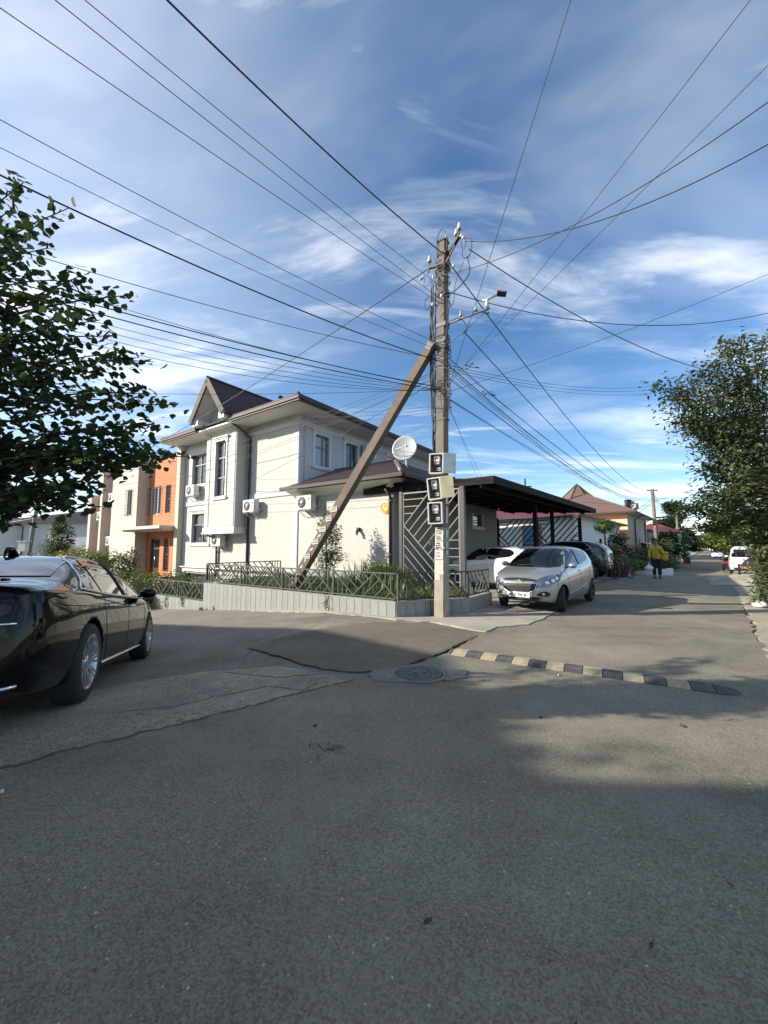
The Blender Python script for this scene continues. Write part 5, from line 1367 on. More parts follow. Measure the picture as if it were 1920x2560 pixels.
# ------------------------------------------------------------------ plants
LEAVES = {
    'heart': ([(0, 0, 0), (-.42, .20, .05), (-.48, .50, .06), (0, 1.0, -.12), (.48, .50, .06), (.42, .20, .05), (0, .45, 0)], [(0, 6, 1), (1, 6, 2), (2, 6, 3), (3, 6, 4), (4, 6, 5), (5, 6, 0)]),
    'oval': ([(0, 0, 0), (-.20, .45, .06), (0, 1.0, -.05), (.20, .45, .06)], [(0, 2, 1), (0, 3, 2)]),
    'broad': ([(0, 0, 0), (-.34, .45, .08), (0, 1.0, -.08), (.34, .45, .08)], [(0, 2, 1), (0, 3, 2)]),
    'blob': ([(-.5, 0, 0), (.1, -.5, .1), (.5, .1, 0), (-.05, .55, .1)], [(0, 1, 2), (0, 2, 3)]),
}
def foliage(name, pts, size, m, parent, shape='oval', seed=0, up=0.55, droop=0.0, kind='stuff', sizevar=.35, out=None):
    """leaves of one shape at the given points, randomly turned, as one mesh"""
    r = np.random.default_rng(seed); pts = np.asarray(pts, float); n = len(pts)
    sv, sf = LEAVES[shape]; sv = np.array(sv); sf = np.array(sf)
    nrm = r.normal(size=(n, 3)); nrm /= np.linalg.norm(nrm, axis=1)[:, None]; nrm[:, 2] = np.abs(nrm[:, 2])
    nrm = nrm * (1 - up) + np.array([0, 0, up]); 
    if out is not None: nrm = nrm + out * .35
    nrm /= np.linalg.norm(nrm, axis=1)[:, None]
    dr = r.normal(size=(n, 3)); dr[:, 2] = dr[:, 2] * .5 - droop
    dr -= nrm * (dr * nrm).sum(1)[:, None]; dr /= np.linalg.norm(dr, axis=1)[:, None] + 1e-9
    sd = np.cross(dr, nrm); sc = size * (1 + sizevar * r.uniform(-1, 1, n))
    V = pts[:, None, :] + sc[:, None, None] * (sv[None, :, 0:1] * sd[:, None, :] + sv[None, :, 1:2] * dr[:, None, :] + sv[None, :, 2:3] * nrm[:, None, :])
    Fc = (sf[None] + (np.arange(n) * len(sv))[:, None, None]).reshape(-1, 3)
    me = bpy.data.meshes.new(name); me.vertices.add(n * len(sv)); me.vertices.foreach_set('co', V.reshape(-1))
    k = len(Fc); me.loops.add(k * 3); me.loops.foreach_set('vertex_index', Fc.reshape(-1).astype(np.int32)); me.polygons.add(k)
    me.polygons.foreach_set('loop_start', np.arange(0, k * 3, 3, dtype=np.int32))
    me.update(calc_edges=True)
    at = me.attributes.new('rnd', 'FLOAT', 'FACE'); at.data.foreach_set('value', np.repeat(r.uniform(0, 1, n), len(sf)).astype(np.float32))
    return link(name, me, m, parent, kind)

def blades(name, pts, h, w, m, parent, seed=0, lean=.35):
    """grass blades: tapering, bent strips"""
    r = np.random.default_rng(seed); pts = np.asarray(pts, float); n = len(pts); a = r.uniform(0, 2 * PI, n); hh = h * r.uniform(.45, 1.1, n); l = lean * r.uniform(.1, 1.2, n) * hh
    dx, dy = np.cos(a), np.sin(a); ww = w * r.uniform(.6, 1.3, n)
    V = np.zeros((n, 5, 3)); sx, sy = -dy, dx
    for i, (f, wd, lf) in enumerate(((0, .5, 0), (0, -.5, 0), (.6, .42, .35), (.6, -.42, .35), (1, 0, 1))):
        V[:, i, 0] = pts[:, 0] + sx * ww * wd + dx * l * lf; V[:, i, 1] = pts[:, 1] + sy * ww * wd + dy * l * lf; V[:, i, 2] = pts[:, 2] + hh * f * (1 - .12 * lf)
    sf = np.array([(0, 1, 3), (0, 3, 2), (2, 3, 4)]); Fc = (sf[None] + (np.arange(n) * 5)[:, None, None]).reshape(-1, 3); k = len(Fc)
    me = bpy.data.meshes.new(name); me.vertices.add(n * 5); me.vertices.foreach_set('co', V.reshape(-1)); me.loops.add(k * 3); me.loops.foreach_set('vertex_index', Fc.reshape(-1).astype(np.int32)); me.polygons.add(k)
    me.polygons.foreach_set('loop_start', np.arange(0, k * 3, 3, dtype=np.int32)); me.update(calc_edges=True)
    at = me.attributes.new('rnd', 'FLOAT', 'FACE'); at.data.foreach_set('value', np.repeat(r.uniform(0, 1, n), 3).astype(np.float32))
    return link(name, me, m, parent, 'stuff')

def bez(a, b, c, n):
    return [a * ((1 - t) ** 2) + b * (2 * t * (1 - t)) + c * (t * t) for t in [i / n for i in range(n + 1)]]

def branch_tree(name, label, base, trunk_h, trunk_r, targets, leaf, size, m, per, spread, seed, group=None, rise=.35, fill=None, single=0, limb_r=.045):
    """a tree whose limbs reach for the target points; leaves sit on side twigs along the outer part of each limb"""
    base = Vector(base); t = thing(name, label, 'tree', base, 0, group); g = random.Random(seed)
    top = Vector((g.uniform(-.1, .1), g.uniform(-.1, .1), trunk_h))
    b = MB(); b.tube([Vector((0, 0, -.3)), Vector((.03, .0, trunk_h * .35)), Vector((-.02, .04, trunk_h * .7)), top], [trunk_r * 1.25, trunk_r, trunk_r * .85, trunk_r * .7], 10); b.build('trunk', 'bark', t)
    lp_ = []; bl = MB()
    for tg in targets:
        e = Vector(tg) - base; z0 = max(trunk_h * .45, min(trunk_h, e.z * .62)); s = Vector((top.x * z0 / trunk_h, top.y * z0 / trunk_h, z0))
        mid = s.lerp(e, .5) + Vector((g.uniform(-.25, .25), g.uniform(-.25, .25), rise * (e - s).length * g.uniform(.2, .7)))
        path = bez(s, mid, e, 9); bl.tube(path, [limb_r * (1 - .085 * i) for i in range(10)], 5)
        ln = (e - s).length
        for k in range(per(tg) if callable(per) else per):
            f = 1 - abs(g.gauss(0, .30)); f = min(1, max(.22, f)); i = min(8, int(f * 9)); p = path[i].lerp(path[i + 1], f * 9 - i); r_ = (spread(tg) if callable(spread) else spread) * (1.05 - .72 * f)
            a = Vector((g.gauss(0, 1), g.gauss(0, 1), g.gauss(0, .75))) * r_ * .55
            q = p + a; lp_.append(q)
            if k % 30 == 0: bl.tube([p, p.lerp(q, .6) + Vector((0, 0, .03)), q], [.010, .007, .004], 4)
    bl.build('limbs', 'bark', t)
    P = np.array([tuple(v) for v in lp_])
    if fill is not None: P = np.vstack([P, fill(np.random.default_rng(seed)) - np.array(base)])
    if single:
        # the leaves that show largest become objects of their own
        w = P + np.array(base); dist = np.linalg.norm(w - np.array([0, 0, 1.5]), axis=1); vis = (w[:, 1] > 2) & (np.abs(w[:, 0]) < w[:, 1] * 1.0)
        idx = np.argsort(np.where(vis, dist, 1e9))[:single]
        sv, sf = LEAVES[leaf]; meL = []
        for q in range(4):
            me = bpy.data.meshes.new('leaf'); me.from_pydata([tuple(size * c for c in v) for v in sv], [], sf); me.materials.append(M_(m)); at = me.attributes.new('rnd', 'FLOAT', 'FACE'); at.data.foreach_set('value', [q / 3] * len(sf)); me.update(); meL.append(me)
        for i in idx:
            o = link('leaf', g.choice(meL), None, t); o.location = P[i]; o.rotation_euler = (g.uniform(-1, 1), g.uniform(-1, 1), g.uniform(0, 6.28)); s_ = g.uniform(.7, 1.2); o.scale = (s_, s_, s_)
        P = np.delete(P, idx, axis=0)
    foliage('crown', P, size, m, t, leaf, seed, .35, .45)
    return t

CAMH = 1.5; TH_ = math.atan(85 / 961.0)
def view(u, v, Y):
    """world point seen at photo position (u, v) at depth Y: used to lay out crowns from measurements"""
    x, y = (u - 960) / 961.0, (1280 - v) / 961.0; f = math.cos(TH_) - y * math.sin(TH_); w = math.sin(TH_) + y * math.cos(TH_)
    return Vector((x / f * Y, Y, CAMH + w / f * Y))
g = random.Random(5)
tips = [(60, 455, 4.9), (35, 520, 4.5), (95, 560, 5.2), (172, 520, 4.9), (120, 620, 4.7), (140, 700, 5.3), (325, 738, 4.9), (262, 745, 5.2), (200, 690, 4.6), (250, 800, 4.9), (180, 790, 4.4), (384, 905, 4.9), (318, 880, 5.3), (270, 930, 4.6), (375, 985, 5.1), (300, 1000, 4.5), (440, 1012, 4.9), (385, 1060, 4.6), (470, 1142, 4.9), (420, 1130, 5.3), (345, 1105, 4.6), (395, 1165, 4.7), (330, 1175, 5.2), (265, 1130, 4.4), (245, 1215, 4.8), (205, 1240, 5.0), (235, 1262, 4.6), (160, 1215, 4.4), (120, 1235, 4.8), (60, 1262, 5.0), (25, 1250, 4.5), (20, 1190, 4.7), (90, 1150, 5.2), (180, 1080, 4.9), (100, 1040, 4.5), (40, 1000, 4.9), (150, 960, 4.7), (60, 900, 5.1), (120, 850, 4.8), (40, 780, 4.6), (20, 680, 4.9), (30, 1300, 4.8), (150, 1130, 4.6), (230, 1010, 4.9), (90, 760, 4.6), (60, 640, 4.9), (200, 880, 4.7), (310, 1060, 4.8), (120, 940, 4.5), (280, 840, 4.8), (360, 1130, 4.5)]
tg = [view(u, v, Y * .70) for u, v, Y in tips]
for k in range(26):
    a = g.uniform(0, 2 * PI); r_ = g.uniform(.8, 2.6); z = g.uniform(2.0, 4.8)
    q = Vector((-4.9 + math.cos(a) * r_ * .6, 3.3 + math.sin(a) * r_ * .4, z))
    if q.x < -q.y * .98: tg.append(q)
branch_tree('street_tree', 'broad-leaved tree overhanging the black sedan at the left edge', (-5.2, 3.2, gz(-5.2, 3.2)), 2.4, .12, tg, 'heart', .066, 'leaf_dark', lambda p: 92 if p[2] > 3.4 else 112 if p[2] > 2.6 else 135, .31, 41, single=300, limb_r=.018)
tips = [(1820, 850, 8.6), (1852, 848, 8.4), (1905, 838, 8.8), (1780, 905, 8.7), (1740, 925, 8.8), (1640, 962, 8.8), (1690, 965, 8.5), (1700, 990, 8.9), (1720, 1050, 8.7), (1690, 1050, 8.9), (1760, 1000, 8.3), (1800, 960, 9.0), (1850, 930, 8.6), (1900, 910, 8.4), (1800, 1060, 8.5), (1770, 1108, 8.8), (1850, 1050, 8.9), (1910, 1000, 9.0), (1830, 1130, 8.5), (1790, 1170, 8.9), (1755, 1165, 8.9), (1880, 1120, 8.7), (1760, 1230, 8.7), (1705, 1268, 8.9), (1740, 1255, 8.6), (1745, 1318, 8.9), (1790, 1290, 8.5), (1840, 1220, 8.8), (1900, 1210, 8.6), (1850, 1325, 8.4), (1880, 1300, 8.8), (1900, 1380, 8.3), (1915, 1340, 8.7), (1916, 1430, 8.1), (1918, 1460, 8.2), (1900, 1350, 9.2), (1905, 1500, 8.2), (1830, 1270, 9.3), (1780, 1100, 9.3), (1860, 1180, 8.4), (1760, 1060, 9.0), (1890, 1060, 8.3), (1915, 1400, 8.3), (1870, 980, 9.1), (1800, 1230, 8.4)]
tg = [view(u, v, Y) for u, v, Y in tips]
for k in range(16):
    a = g.uniform(0, 2 * PI); r_ = g.uniform(.6, 1.9); q = Vector((9.9 + math.cos(a) * r_, 9.2 + math.sin(a) * r_, g.uniform(.8, 6.0)))
    if q.x > q.y * 1.0: tg.append(q)
branch_tree('street_tree', 'dense small-leaved tree hanging into the street from the right edge', (9.3, 9.1, .03), 3.0, .12, tg, 'oval', .115, 'leaf_grey', 430, lambda p: .84 if p[2] > 3.2 else .62 if p[2] > 2.2 else .40, 43, rise=.25, limb_r=.022)

def blob_points(r, n, c, rad, power=1.0, hollow=.55, lump=.25, seed=0):
    """points in the outer part of a lumpy ellipsoid"""
    d = r.normal(size=(n, 3)); d /= np.linalg.norm(d, axis=1)[:, None]
    k = np.array([mnoise.noise(Vector(v) * 1.9 + Vector((seed, seed * .7, 0))) for v in d]) * lump + np.array([mnoise.noise(Vector(v) * 4.3 + Vector((0, seed, 3))) for v in d]) * lump * .5
    rr = (hollow + (1 - hollow) * r.uniform(0, 1, n) ** .6) * (1 + k)
    return np.array(c) + d * np.array(rad) * rr[:, None]

def shrub(name, label, loc, parts, size, m, leaf='broad', n=900, seed=0, cat='shrub', stem=None, group=None, lump=.3, flower=0, hollow=.45, up=.3):
    """parts: list of (centre, radii) in local metres"""
    t = thing(name, label, cat, loc, 0, group); r = np.random.default_rng(seed); P = []
    tot = sum(a[0] * a[1] + a[0] * a[2] + a[1] * a[2] for _, a in parts)
    for i, (c, a) in enumerate(parts): P.append(blob_points(r, max(30, int(n * (a[0] * a[1] + a[0] * a[2] + a[1] * a[2]) / tot)), c, a, lump=lump, seed=seed + i * 3.1, hollow=hollow))
    P = np.vstack(P); P = P[P[:, 2] > -.05]
    foliage('foliage', P, size, m, t, leaf, seed, up, .1)
    if flower: foliage('blossom', P[r.choice(len(P), flower, replace=False)] * np.array([1.04, 1.04, 1.01]), size * .55, 'flower', t, 'blob', seed + 1)
    if stem:
        b = MB(); 
        for k, (h, rr) in enumerate(stem): b.tube([(0.04 * k, 0, -.2), (.05 * k + .02, .03, h * .5), (-.06 * k, 0, h)], [rr, rr * .8, rr * .5], 7)
        b.build('stem', 'bark', t)
    else:
        b = MB(); g_ = random.Random(seed)
        for k in range(7):
            c, a = parts[g_.randrange(len(parts))]; e = Vector(c) + Vector((g_.uniform(-.6, .6) * a[0], g_.uniform(-.6, .6) * a[1], g_.uniform(.0, .7) * a[2])); b.tube([(g_.uniform(-.1, .1), g_.uniform(-.1, .1), -.1), e * .5 + Vector((0, 0, .1)), e], [.03, .02, .008], 5)
        b.build('stems', 'bark', t)
    return t
# left background shrubs
def at(u, Y): return ((u - 960) / 961.0 * Y, Y, gz((u - 960) / 961.0 * Y, Y))
p = at(150, 21); p = (p[0], p[1], p[2] + .3); shrub('flowering_shrub', 'dense cone-shaped shrub dotted with pale blossoms behind the black sedan', p, [((0, 0, 1.7), (1.15, 1.1, 1.5)), ((.1, 0, 3.0), (.62, .6, .95)), ((.0, 0, 3.8), (.3, .3, .5))], .13, 'leaf_mid', n=4200, seed=3, flower=70)
p = at(205, 19); p = (p[0], p[1], p[2] + .7); shrub('yellow_shrub', 'low yellow-green shrub at the foot of the blossoming cone shrub', p, [((0, 0, 1.35), (1.0, .8, .75)), ((-.9, 0, 1.2), (.7, .6, .6))], .12, 'leaf_yellow', n=1800, seed=5)
p = at(262, 17.5); p = (p[0], p[1], p[2] + .75); shrub('green_shrub', 'bright green low shrub in front of the brick building', p, [((0, 0, 1.05), (1.0, .7, .7)), ((.8, 0, .9), (.7, .6, .55)), ((-.9, .2, 1.1), (.7, .5, .6))], .12, 'leaf_bright', n=2200, seed=7)
p = at(322, 15.8); p = (p[0], p[1], p[2] + .4); shrub('thin_shrub', 'thin reddish-green shrub above the sedan roof', p, [((0, 0, 1.1), (.55, .5, .75)), ((.2, 0, 1.6), (.3, .3, .4))], .10, 'leaf_mid', n=520, seed=9)
p = at(40, 24); shrub('dark_shrub', 'dark tree-like shrub at the left edge beyond the sedan', p, [((0, 0, 1.6), (1.6, 1.2, 1.5)), ((-1.3, 0, 1.2), (1.1, 1, 1.2))], .16, 'leaf_dark', n=2400, seed=11)
# the clipped hedge before the brick building
hd = []; ha, hb = Vector(at(300, 15.6)), Vector(at(470, 14.6))
for k in range(9): q = ha.lerp(hb, k / 8); hd.append(((q.x - ha.x, q.y - ha.y, .72), (.55, .55, .78)))
shrub('hedge', 'low green hedge between the black sedan and the lower planter', ha, hd, .085, 'leaf_bright', n=6500, seed=13, cat='hedge', lump=.18)
hd = []; ha, hb = Vector(at(330, 13.9)), Vector(at(396, 14.5))
for k in range(4): q = ha.lerp(hb, k / 3); hd.append(((q.x - ha.x, q.y - ha.y, .35), (.45, .4, .55)))
shrub('hedge', 'darker end of the hedge right behind the sedan mirror', ha, hd, .085, 'leaf_mid', n=1900, seed=14, cat='hedge', lump=.2)

# planter plants
bx, by = -1.95, 13.0
shrub('young_tree', 'slim young tree behind the brace strut in the corner planter', (bx, by, .3), [((.0, 0, .65), (.45, .40, .6)), ((.12, 0, 1.25), (.40, .35, .55)), ((-.08, 0, 1.85), (.26, .26, .45)), ((.30, -.05, 1.6), (.24, .22, .45)), ((.34, -.05, .85), (.38, .3, .32)), ((-.02, 0, 2.3), (.13, .13, .25))], .095, 'leaf_mid', 'oval', 2300, 17, 'tree', stem=[(1.5, .03)], lump=.35, hollow=.2)
def in_poly_pts(poly, n, z, seed):
    r = np.random.default_rng(seed); xs = [p[0] for p in poly]; ys = [p[1] for p in poly]; out = []
    while len(out) < n:
        x, y = r.uniform(min(xs), max(xs)), r.uniform(min(ys), max(ys))
        if inpoly(x, y, poly): out.append((x, y, z))
    return out
gp = [tuple(L1 + T2 * .25 + T1 * .2), tuple(C0 + T2 * .22), tuple(C1 + RIN * .2), tuple(C2 + RIN * .25 - ROAD * .1), (2.0, 10.5), (.4, 11.9), (-.2, 12.5), (-3.3, 14.6), tuple(E1 + T1 * .2)]
tl = blades('grass', in_poly_pts(gp, 11000, .295, 1), .22, .016, 'grass', None, 2, .6); tag(tl, 'rough green grass growing in the raised planter', 'grass')
tl = foliage('ground_cover', np.array(in_poly_pts(gp, 5200, .33, 3)) + np.random.default_rng(4).uniform(0, 1, (5200, 3)) * np.array([0, 0, .10]), .05, 'grass', None, 'broad', 5, .6); tag(tl, 'small-leaved weeds covering the soil of the raised planter', 'weeds')
gp2 = [tuple(L0 + T2 * .2 + T1 * .1), tuple(L1 + T2 * .2 - T1 * .1), tuple(E1 - T1 * .2), tuple(E0 + T1 * .1)]
tl = blades('grass', in_poly_pts(gp2, 5000, -.305, 6), .32, .018, 'grass', None, 7, .5); tag(tl, 'green grass growing in the lower planter', 'grass')
# tall ornamental grass
def clump(label, c, n, h, w, rad, seed, m='grass', lean=.6):
    r = np.random.default_rng(seed); pts = np.array([c[0], c[1], .28]) + np.c_[r.normal(0, rad, (n, 2)), np.zeros(n)]
    t = thing('grass_clump', label, 'grass', (c[0], c[1], .28), 0, 'grass clumps in the planter'); o = blades('blades', pts - np.array([c[0], c[1], .28]), h, w, m, t, seed, lean); return t
clump('biggest clump of tall arching grass below the orange wall sticker', (-.25, 11.3), 330, .98, .030, .34, 21)
clump('second tall grass clump, just right of the biggest one', (.35, 11.2), 200, .85, .026, .25, 22)
clump('broad-leaved grass clump behind the fence corner', (.0, 9.6), 110, .55, .030, .30, 23)
clump('grass clump under the brace strut', (-1.7, 10.8), 110, .52, .022, .25, 24)
clump('grass clump between the brace and the tall grass', (-.95, 10.3), 150, .60, .024, .35, 25)
# weeds creeping over the planter face
def vine(label, a, z0, z1, n, seed):
    g_ = random.Random(seed); p = C0 - T1 * a + N1 * .03; t = thing('creeper', label, 'plant', (p.x, p.y, z1)); P = []
    b = MB()
    for k in range(3):
        x = g_.uniform(-.1, .1); path = [Vector((T1.x * (x + .04 * math.sin(i * 1.3 + k)), T1.y * (x + .04 * math.sin(i * 1.3 + k)), (z0 - z1) * i / 6 * g_.uniform(.9, 1))) for i in range(7)]
        b.tube(path, .004, 4)
        for q in path: P += [tuple(q + Vector((N1.x * g_.uniform(0, .03) + T1.x * g_.uniform(-.05, .05), N1.y * g_.uniform(0, .03) + T1.y * g_.uniform(-.05, .05), g_.uniform(-.04, .04)))) for _ in range(n)]
    b.build('stem', 'bark', t); foliage('leaves', P, .045, 'leaf_mid', t, 'broad', seed, .2, .3)
vine('creeper hanging down the lower planter wall, left one', 9.55, -.62, -.22, 3, 1); vine('creeper hanging down the lower planter wall, right one', 8.55, -.45, -.22, 3, 2); vine('creeper hanging over the raised planter wall', 1.95, -.02, .34, 2, 3)
for i, (u_, Y_) in enumerate(((513, 12.1), (548, 11.9), (430, 13.7))):
    x, y = (u_ - 960) / 961 * Y_, Y_; t = thing('weed', ['small dark weed at the foot of the planter step', 'second small weed right of the planter step', 'weed at the foot of the lower planter wall'][i], 'plant', (x, y, gz(x, y))); blades('blades', [(random.uniform(-.08, .08), random.uniform(-.04, .04), 0) for _ in range(30)], .16, .014, 'grass', t, i, .7)
# ------------------------------------------------------------------ brick and cream building beyond the white house
BK = thing('brick_building', 'cream and orange brick two-storey building left of the white house', 'building', hw(-9.03, -.3, gz(*hw(-9.03, -.3)[:2])), HR)
BKZ = BK.location.z
def bk(b, name, m, parent=None):
    o = b.build(name, m, parent or BK)
    if parent is None: o.location = (9.03, .3, -BKZ)
    return o
RX = Face('x', .35); CX = Face('x', -.30)
ops = [(-13.95, -12.50, 3.42, 5.10), (-11.92, -11.28, 3.45, 5.10), (-13.6, -12.35, -1.2, 1.96), (-11.85, -11.2, .05, 1.97)]
bk(wall_with_openings(RX, -14.1, -9.4, -2.2, 6.9, ops, .2), 'brick_wall', 'brick')
b = MB(); b.box(-22.4, -9.06, .62, 9, -2.5, 6.85); bk(b, 'core', 'cream')
b = MB(); b.box(-9.40, -9.05, -.30, .9, -2.5, 7.0); bk(b, 'pier', 'cream')
b = wall_with_openings(CX, -17.94, -14.12, -2.5, 6.95, [(-15.5, -14.85, 3.41, 5.02)], .12)
for x in (-17.94, -14.12): b.add([(x, -.3, -2.5), (x, .7, -2.5), (x, .7, 6.95), (x, -.3, 6.95)], [(0, 1, 2, 3)])
b.add([(-17.94, -.3, 6.95), (-14.12, -.3, 6.95), (-14.12, .7, 6.95), (-17.94, .7, 6.95)], [(0, 1, 2, 3)]); b.box(-17.9, -14.2, -.17, .6, -2.4, 6.9)
bk(b, 'cream_block', 'cream')
b = MB(); b.box(-19.62, -17.96, .35, .60, -2.5, 6.75); bk(b, 'brick_wall', 'brick')
b = MB(); b.box(-21.62, -20.02, .35, .60, -2.5, 5.0); bk(b, 'brick_wall', 'brick')
b = MB(); b.box(-20.0, -19.64, -.30, .62, -2.5, 6.98); bk(b, 'fin', 'cream')
b = MB(); b.box(-22.1, -21.64, -.30, .62, -2.5, 5.2); bk(b, 'fin', 'cream')
b = MB(); b.bbox(-14.5, -9.42, -1.05, .349, 2.42, 2.60, .01); b.box(-14.3, -9.42, -.9, .349, 2.34, 2.418); bk(b, 'canopy', 'cream')
for x in (-12.8, -11.2):
    b = MB(); b.lathe([(.06, 2.30), (.08, 2.34)], 10, (x, -.3, 0)); bk(b, 'downlight', 'frame_white')
def bwin(a0, a1, z0, z1, face, mull, trans, grid, pane='glass_window'):
    w = window(BK, face, a0, a1, z0, z1, pane=pane, frame='frame_white' if grid != 2 else 'door_brown', mull=mull, trans=trans, sill=False, head=False, trim=False, rev=.15)
    w.location = (9.03, .3, -BKZ)
    b = MB()
    if grid == 1:
        for k in range(9): z = z0 + (z1 - z0) * (k + .5) / 9; face.box(b, a0 - .05, a1 + .05, -.12, -.105, z - .008, z + .008)
        for k in range(5): a = a0 - .04 + (a1 - a0 + .08) * k / 4; face.box(b, a - .01, a + .01, -.13, -.12, z0 - .05, z1 + .05)
        for z in (z0, z1): face.box(b, a0 - .04, a0 - .025, -.12, .0, z - .01, z + .01); face.box(b, a1 + .025, a1 + .04, -.12, .0, z - .01, z + .01)
    else:
        for k in range(12): z = z0 + (z1 - z0) * (k + .5) / 12; face.box(b, a0, a1, .0, .012, z - .008, z + .008)
        for a in (a0 + .02, (a0 + a1) / 2, a1 - .02): face.box(b, a - .012, a + .012, -.014, -.001, z0, z1)
    b.build('security_grille', 'black_metal' if grid == 1 else 'door_brown', w)
bwin(-13.95, -12.50, 3.42, 5.10, RX, (.3, .62), (), 1); bwin(-11.92, -11.28, 3.45, 5.10, RX, (), (.5,), 2); bwin(-11.85, -11.2, .05, 1.97, RX, (), (.5,), 2); bwin(-15.5, -14.85, 3.41, 5.02, CX, (), (), 1)
b = MB(); RX.box(b, -13.58, -12.37, .10, .16, -1.2, 1.94); o = bk(b, 'door', 'door_brown')
b = MB()
for a0, a1 in ((-13.5, -13.0), (-12.95, -12.45)): RX.box(b, a0, a1, .085, .098, .2, 1.3); RX.box(b, a0, a1, .085, .098, 1.42, 1.85)
p_ = b.build('door_glass', 'glass_dark', o)
b = MB(); b.tube([(-12.97, .40, .45), (-12.97, .38, .85)], .018, 6); b.build('handle', 'chrome', o)
b = MB()
for a in np.arange(-14.0, -12.4, .22): b.tube([(a, -1.0, -1.0), (a, -1.0, .02)], .012, 5)
b.tube([(-14.1, -1.0, .03), (-12.3, -1.0, .03)], .02, 6); bk(b, 'stair_railing', 'black_metal')
make_ac('upper air conditioner between the brick strips of the brick building', hw(-18.9, .33, 4.55), HR, .8, .6)
make_ac('lower air conditioner between the brick strips of the brick building', hw(-18.9, .33, 1.55), HR, .8, .6)
make_ac('air conditioner near the left end of the brick building', hw(-20.8, .33, 3.35), HR, .8, .6)

# ------------------------------------------------------------------ generic hip-roofed house
def hip_house(name, label, base, ang, w, d, z0, ze, over, rise, wallm, roofm, sidem=None, ribs=0):
    """local x along the front, y inwards; base is the front left corner"""
    t = thing(name, label, 'house', (base[0], base[1], z0), ang); h = ze - z0
    b = MB(); b.add([(0, 0, 0), (w, 0, 0), (w, 0, h), (0, 0, h)], [(0, 1, 2, 3)]); b.build('wall', wallm, t)
    b = MB(); b.add([(0, d, 0), (w, d, 0), (w, d, h), (0, d, h)], [(3, 2, 1, 0)]); b.build('wall', wallm, t)
    b = MB(); b.add([(0, 0, 0), (0, d, 0), (0, d, h), (0, 0, h)], [(3, 2, 1, 0)]); b.build('wall', sidem or wallm, t)
    b = MB(); b.add([(w, 0, 0), (w, d, 0), (w, d, h), (w, 0, h)], [(0, 1, 2, 3)]); b.build('wall', sidem or wallm, t)
    o = over; A, B_, C_, D = (-o, -o, h), (w + o, -o, h), (w + o, d + o, h), (-o, d + o, h); k = min(w, d) / 2 + o
    if w >= d: P, Q = (-o + k, d / 2, h + rise), (w + o - k, d / 2, h + rise)
    else: P, Q = (w / 2, -o + k, h + rise), (w / 2, d + o - k, h + rise)
    b = MB()
    for q in ([A, B_, Q, P] if w >= d else [A, B_, P], [B_, C_, Q] if w >= d else [B_, C_, Q, P], [C_, D, P, Q] if w >= d else [C_, D, Q], [D, A, P] if w >= d else [D, A, P, Q]): b.slab(q, .10)
    r = b.build('roof', roofm, t)
    b = MB(); b.box(-o + .05, w + o - .05, -o + .05, d + o - .05, h - .10, h - .06); b.build('soffit', 'soffit', t)
    b = MB()
    for p, q in ((A, B_), (B_, C_), (C_, D), (D, A)): b.bar(Vector(p) - Vector((0, 0, .06)), Vector(q) - Vector((0, 0, .06)), .12, .14)
    b.build('gutter', 'gutter', t)
    b = MB()
    for p, q in ((A, P), (B_, Q if w >= d else P), (C_, Q), (D, P if w >= d else Q), (P, Q)): b.tube([p, q], .08, 5)
    b.build('ridge_cap', roofm, r)
    if ribs:
        b = MB()
        for i in range(1, ribs):
            x = -o + (w + 2 * o) * i / ribs; hh = min(x + o, w + o - x, k); b.bar((x, -o, h + .03), (x, -o + hh, h + .03 + rise * hh / k), .05, .05)
        b.build('roof_ribs', roofm, r, kind='stuff')
    return t, h
# left background
t, h = hip_house('grey_house', 'long pale grey house with a brown ribbed roof at the far left', (-42.6, 45.0), R(-3), 17.0, 12, -2.6, 4.25, .5, 2.3, 'plain_grey', 'roof_slate', 'plain_white', 60)
b = MB(); Face('x').box(b, 8.4, 9.6, -.03, -.005, 4.4, 5.5); o = b.build('window', 'frame_white', t); b = MB(); Face('x').box(b, 8.55, 9.45, -.05, -.031, 4.55, 5.35); b.build('pane', 'glass_dark', o)
b = MB(); b.tube([(.1, -.4, h - .1), (.4, -.1, h - .5), (.4, -.1, 0)], .06, 6); b.build('downpipe', 'pipe_brown', t)
b = MB()
for x in (1.2, 3.6): b.box(x, x + .35, -.06, -.004, 0, h - .15)
b.build('pilasters', 'plain_white', t)
t, h = hip_house('white_house', 'white house with a grey roof behind the far left pole', (-56.0, 46.5), R(-38), 11.0, 9, -2.6, 4.0, .5, 1.8, 'plain_white', 'roof_slate')
b = MB(); Face('x').box(b, 6.8, 8.2, -.03, -.005, 3.2, 5.6); o = b.build('window', 'frame_white', t); b = MB(); Face('x').box(b, 6.95, 8.05, -.05, -.031, 3.35, 5.45); b.build('pane', 'glass_dark', o)
t, h = hip_house('dark_roofed_house', 'house showing only its dark roof above the grey house', (-60, 62.0), R(0), 24, 10, -2.5, 5.6, .6, 1.6, 'plain_dim', 'roof_brown')
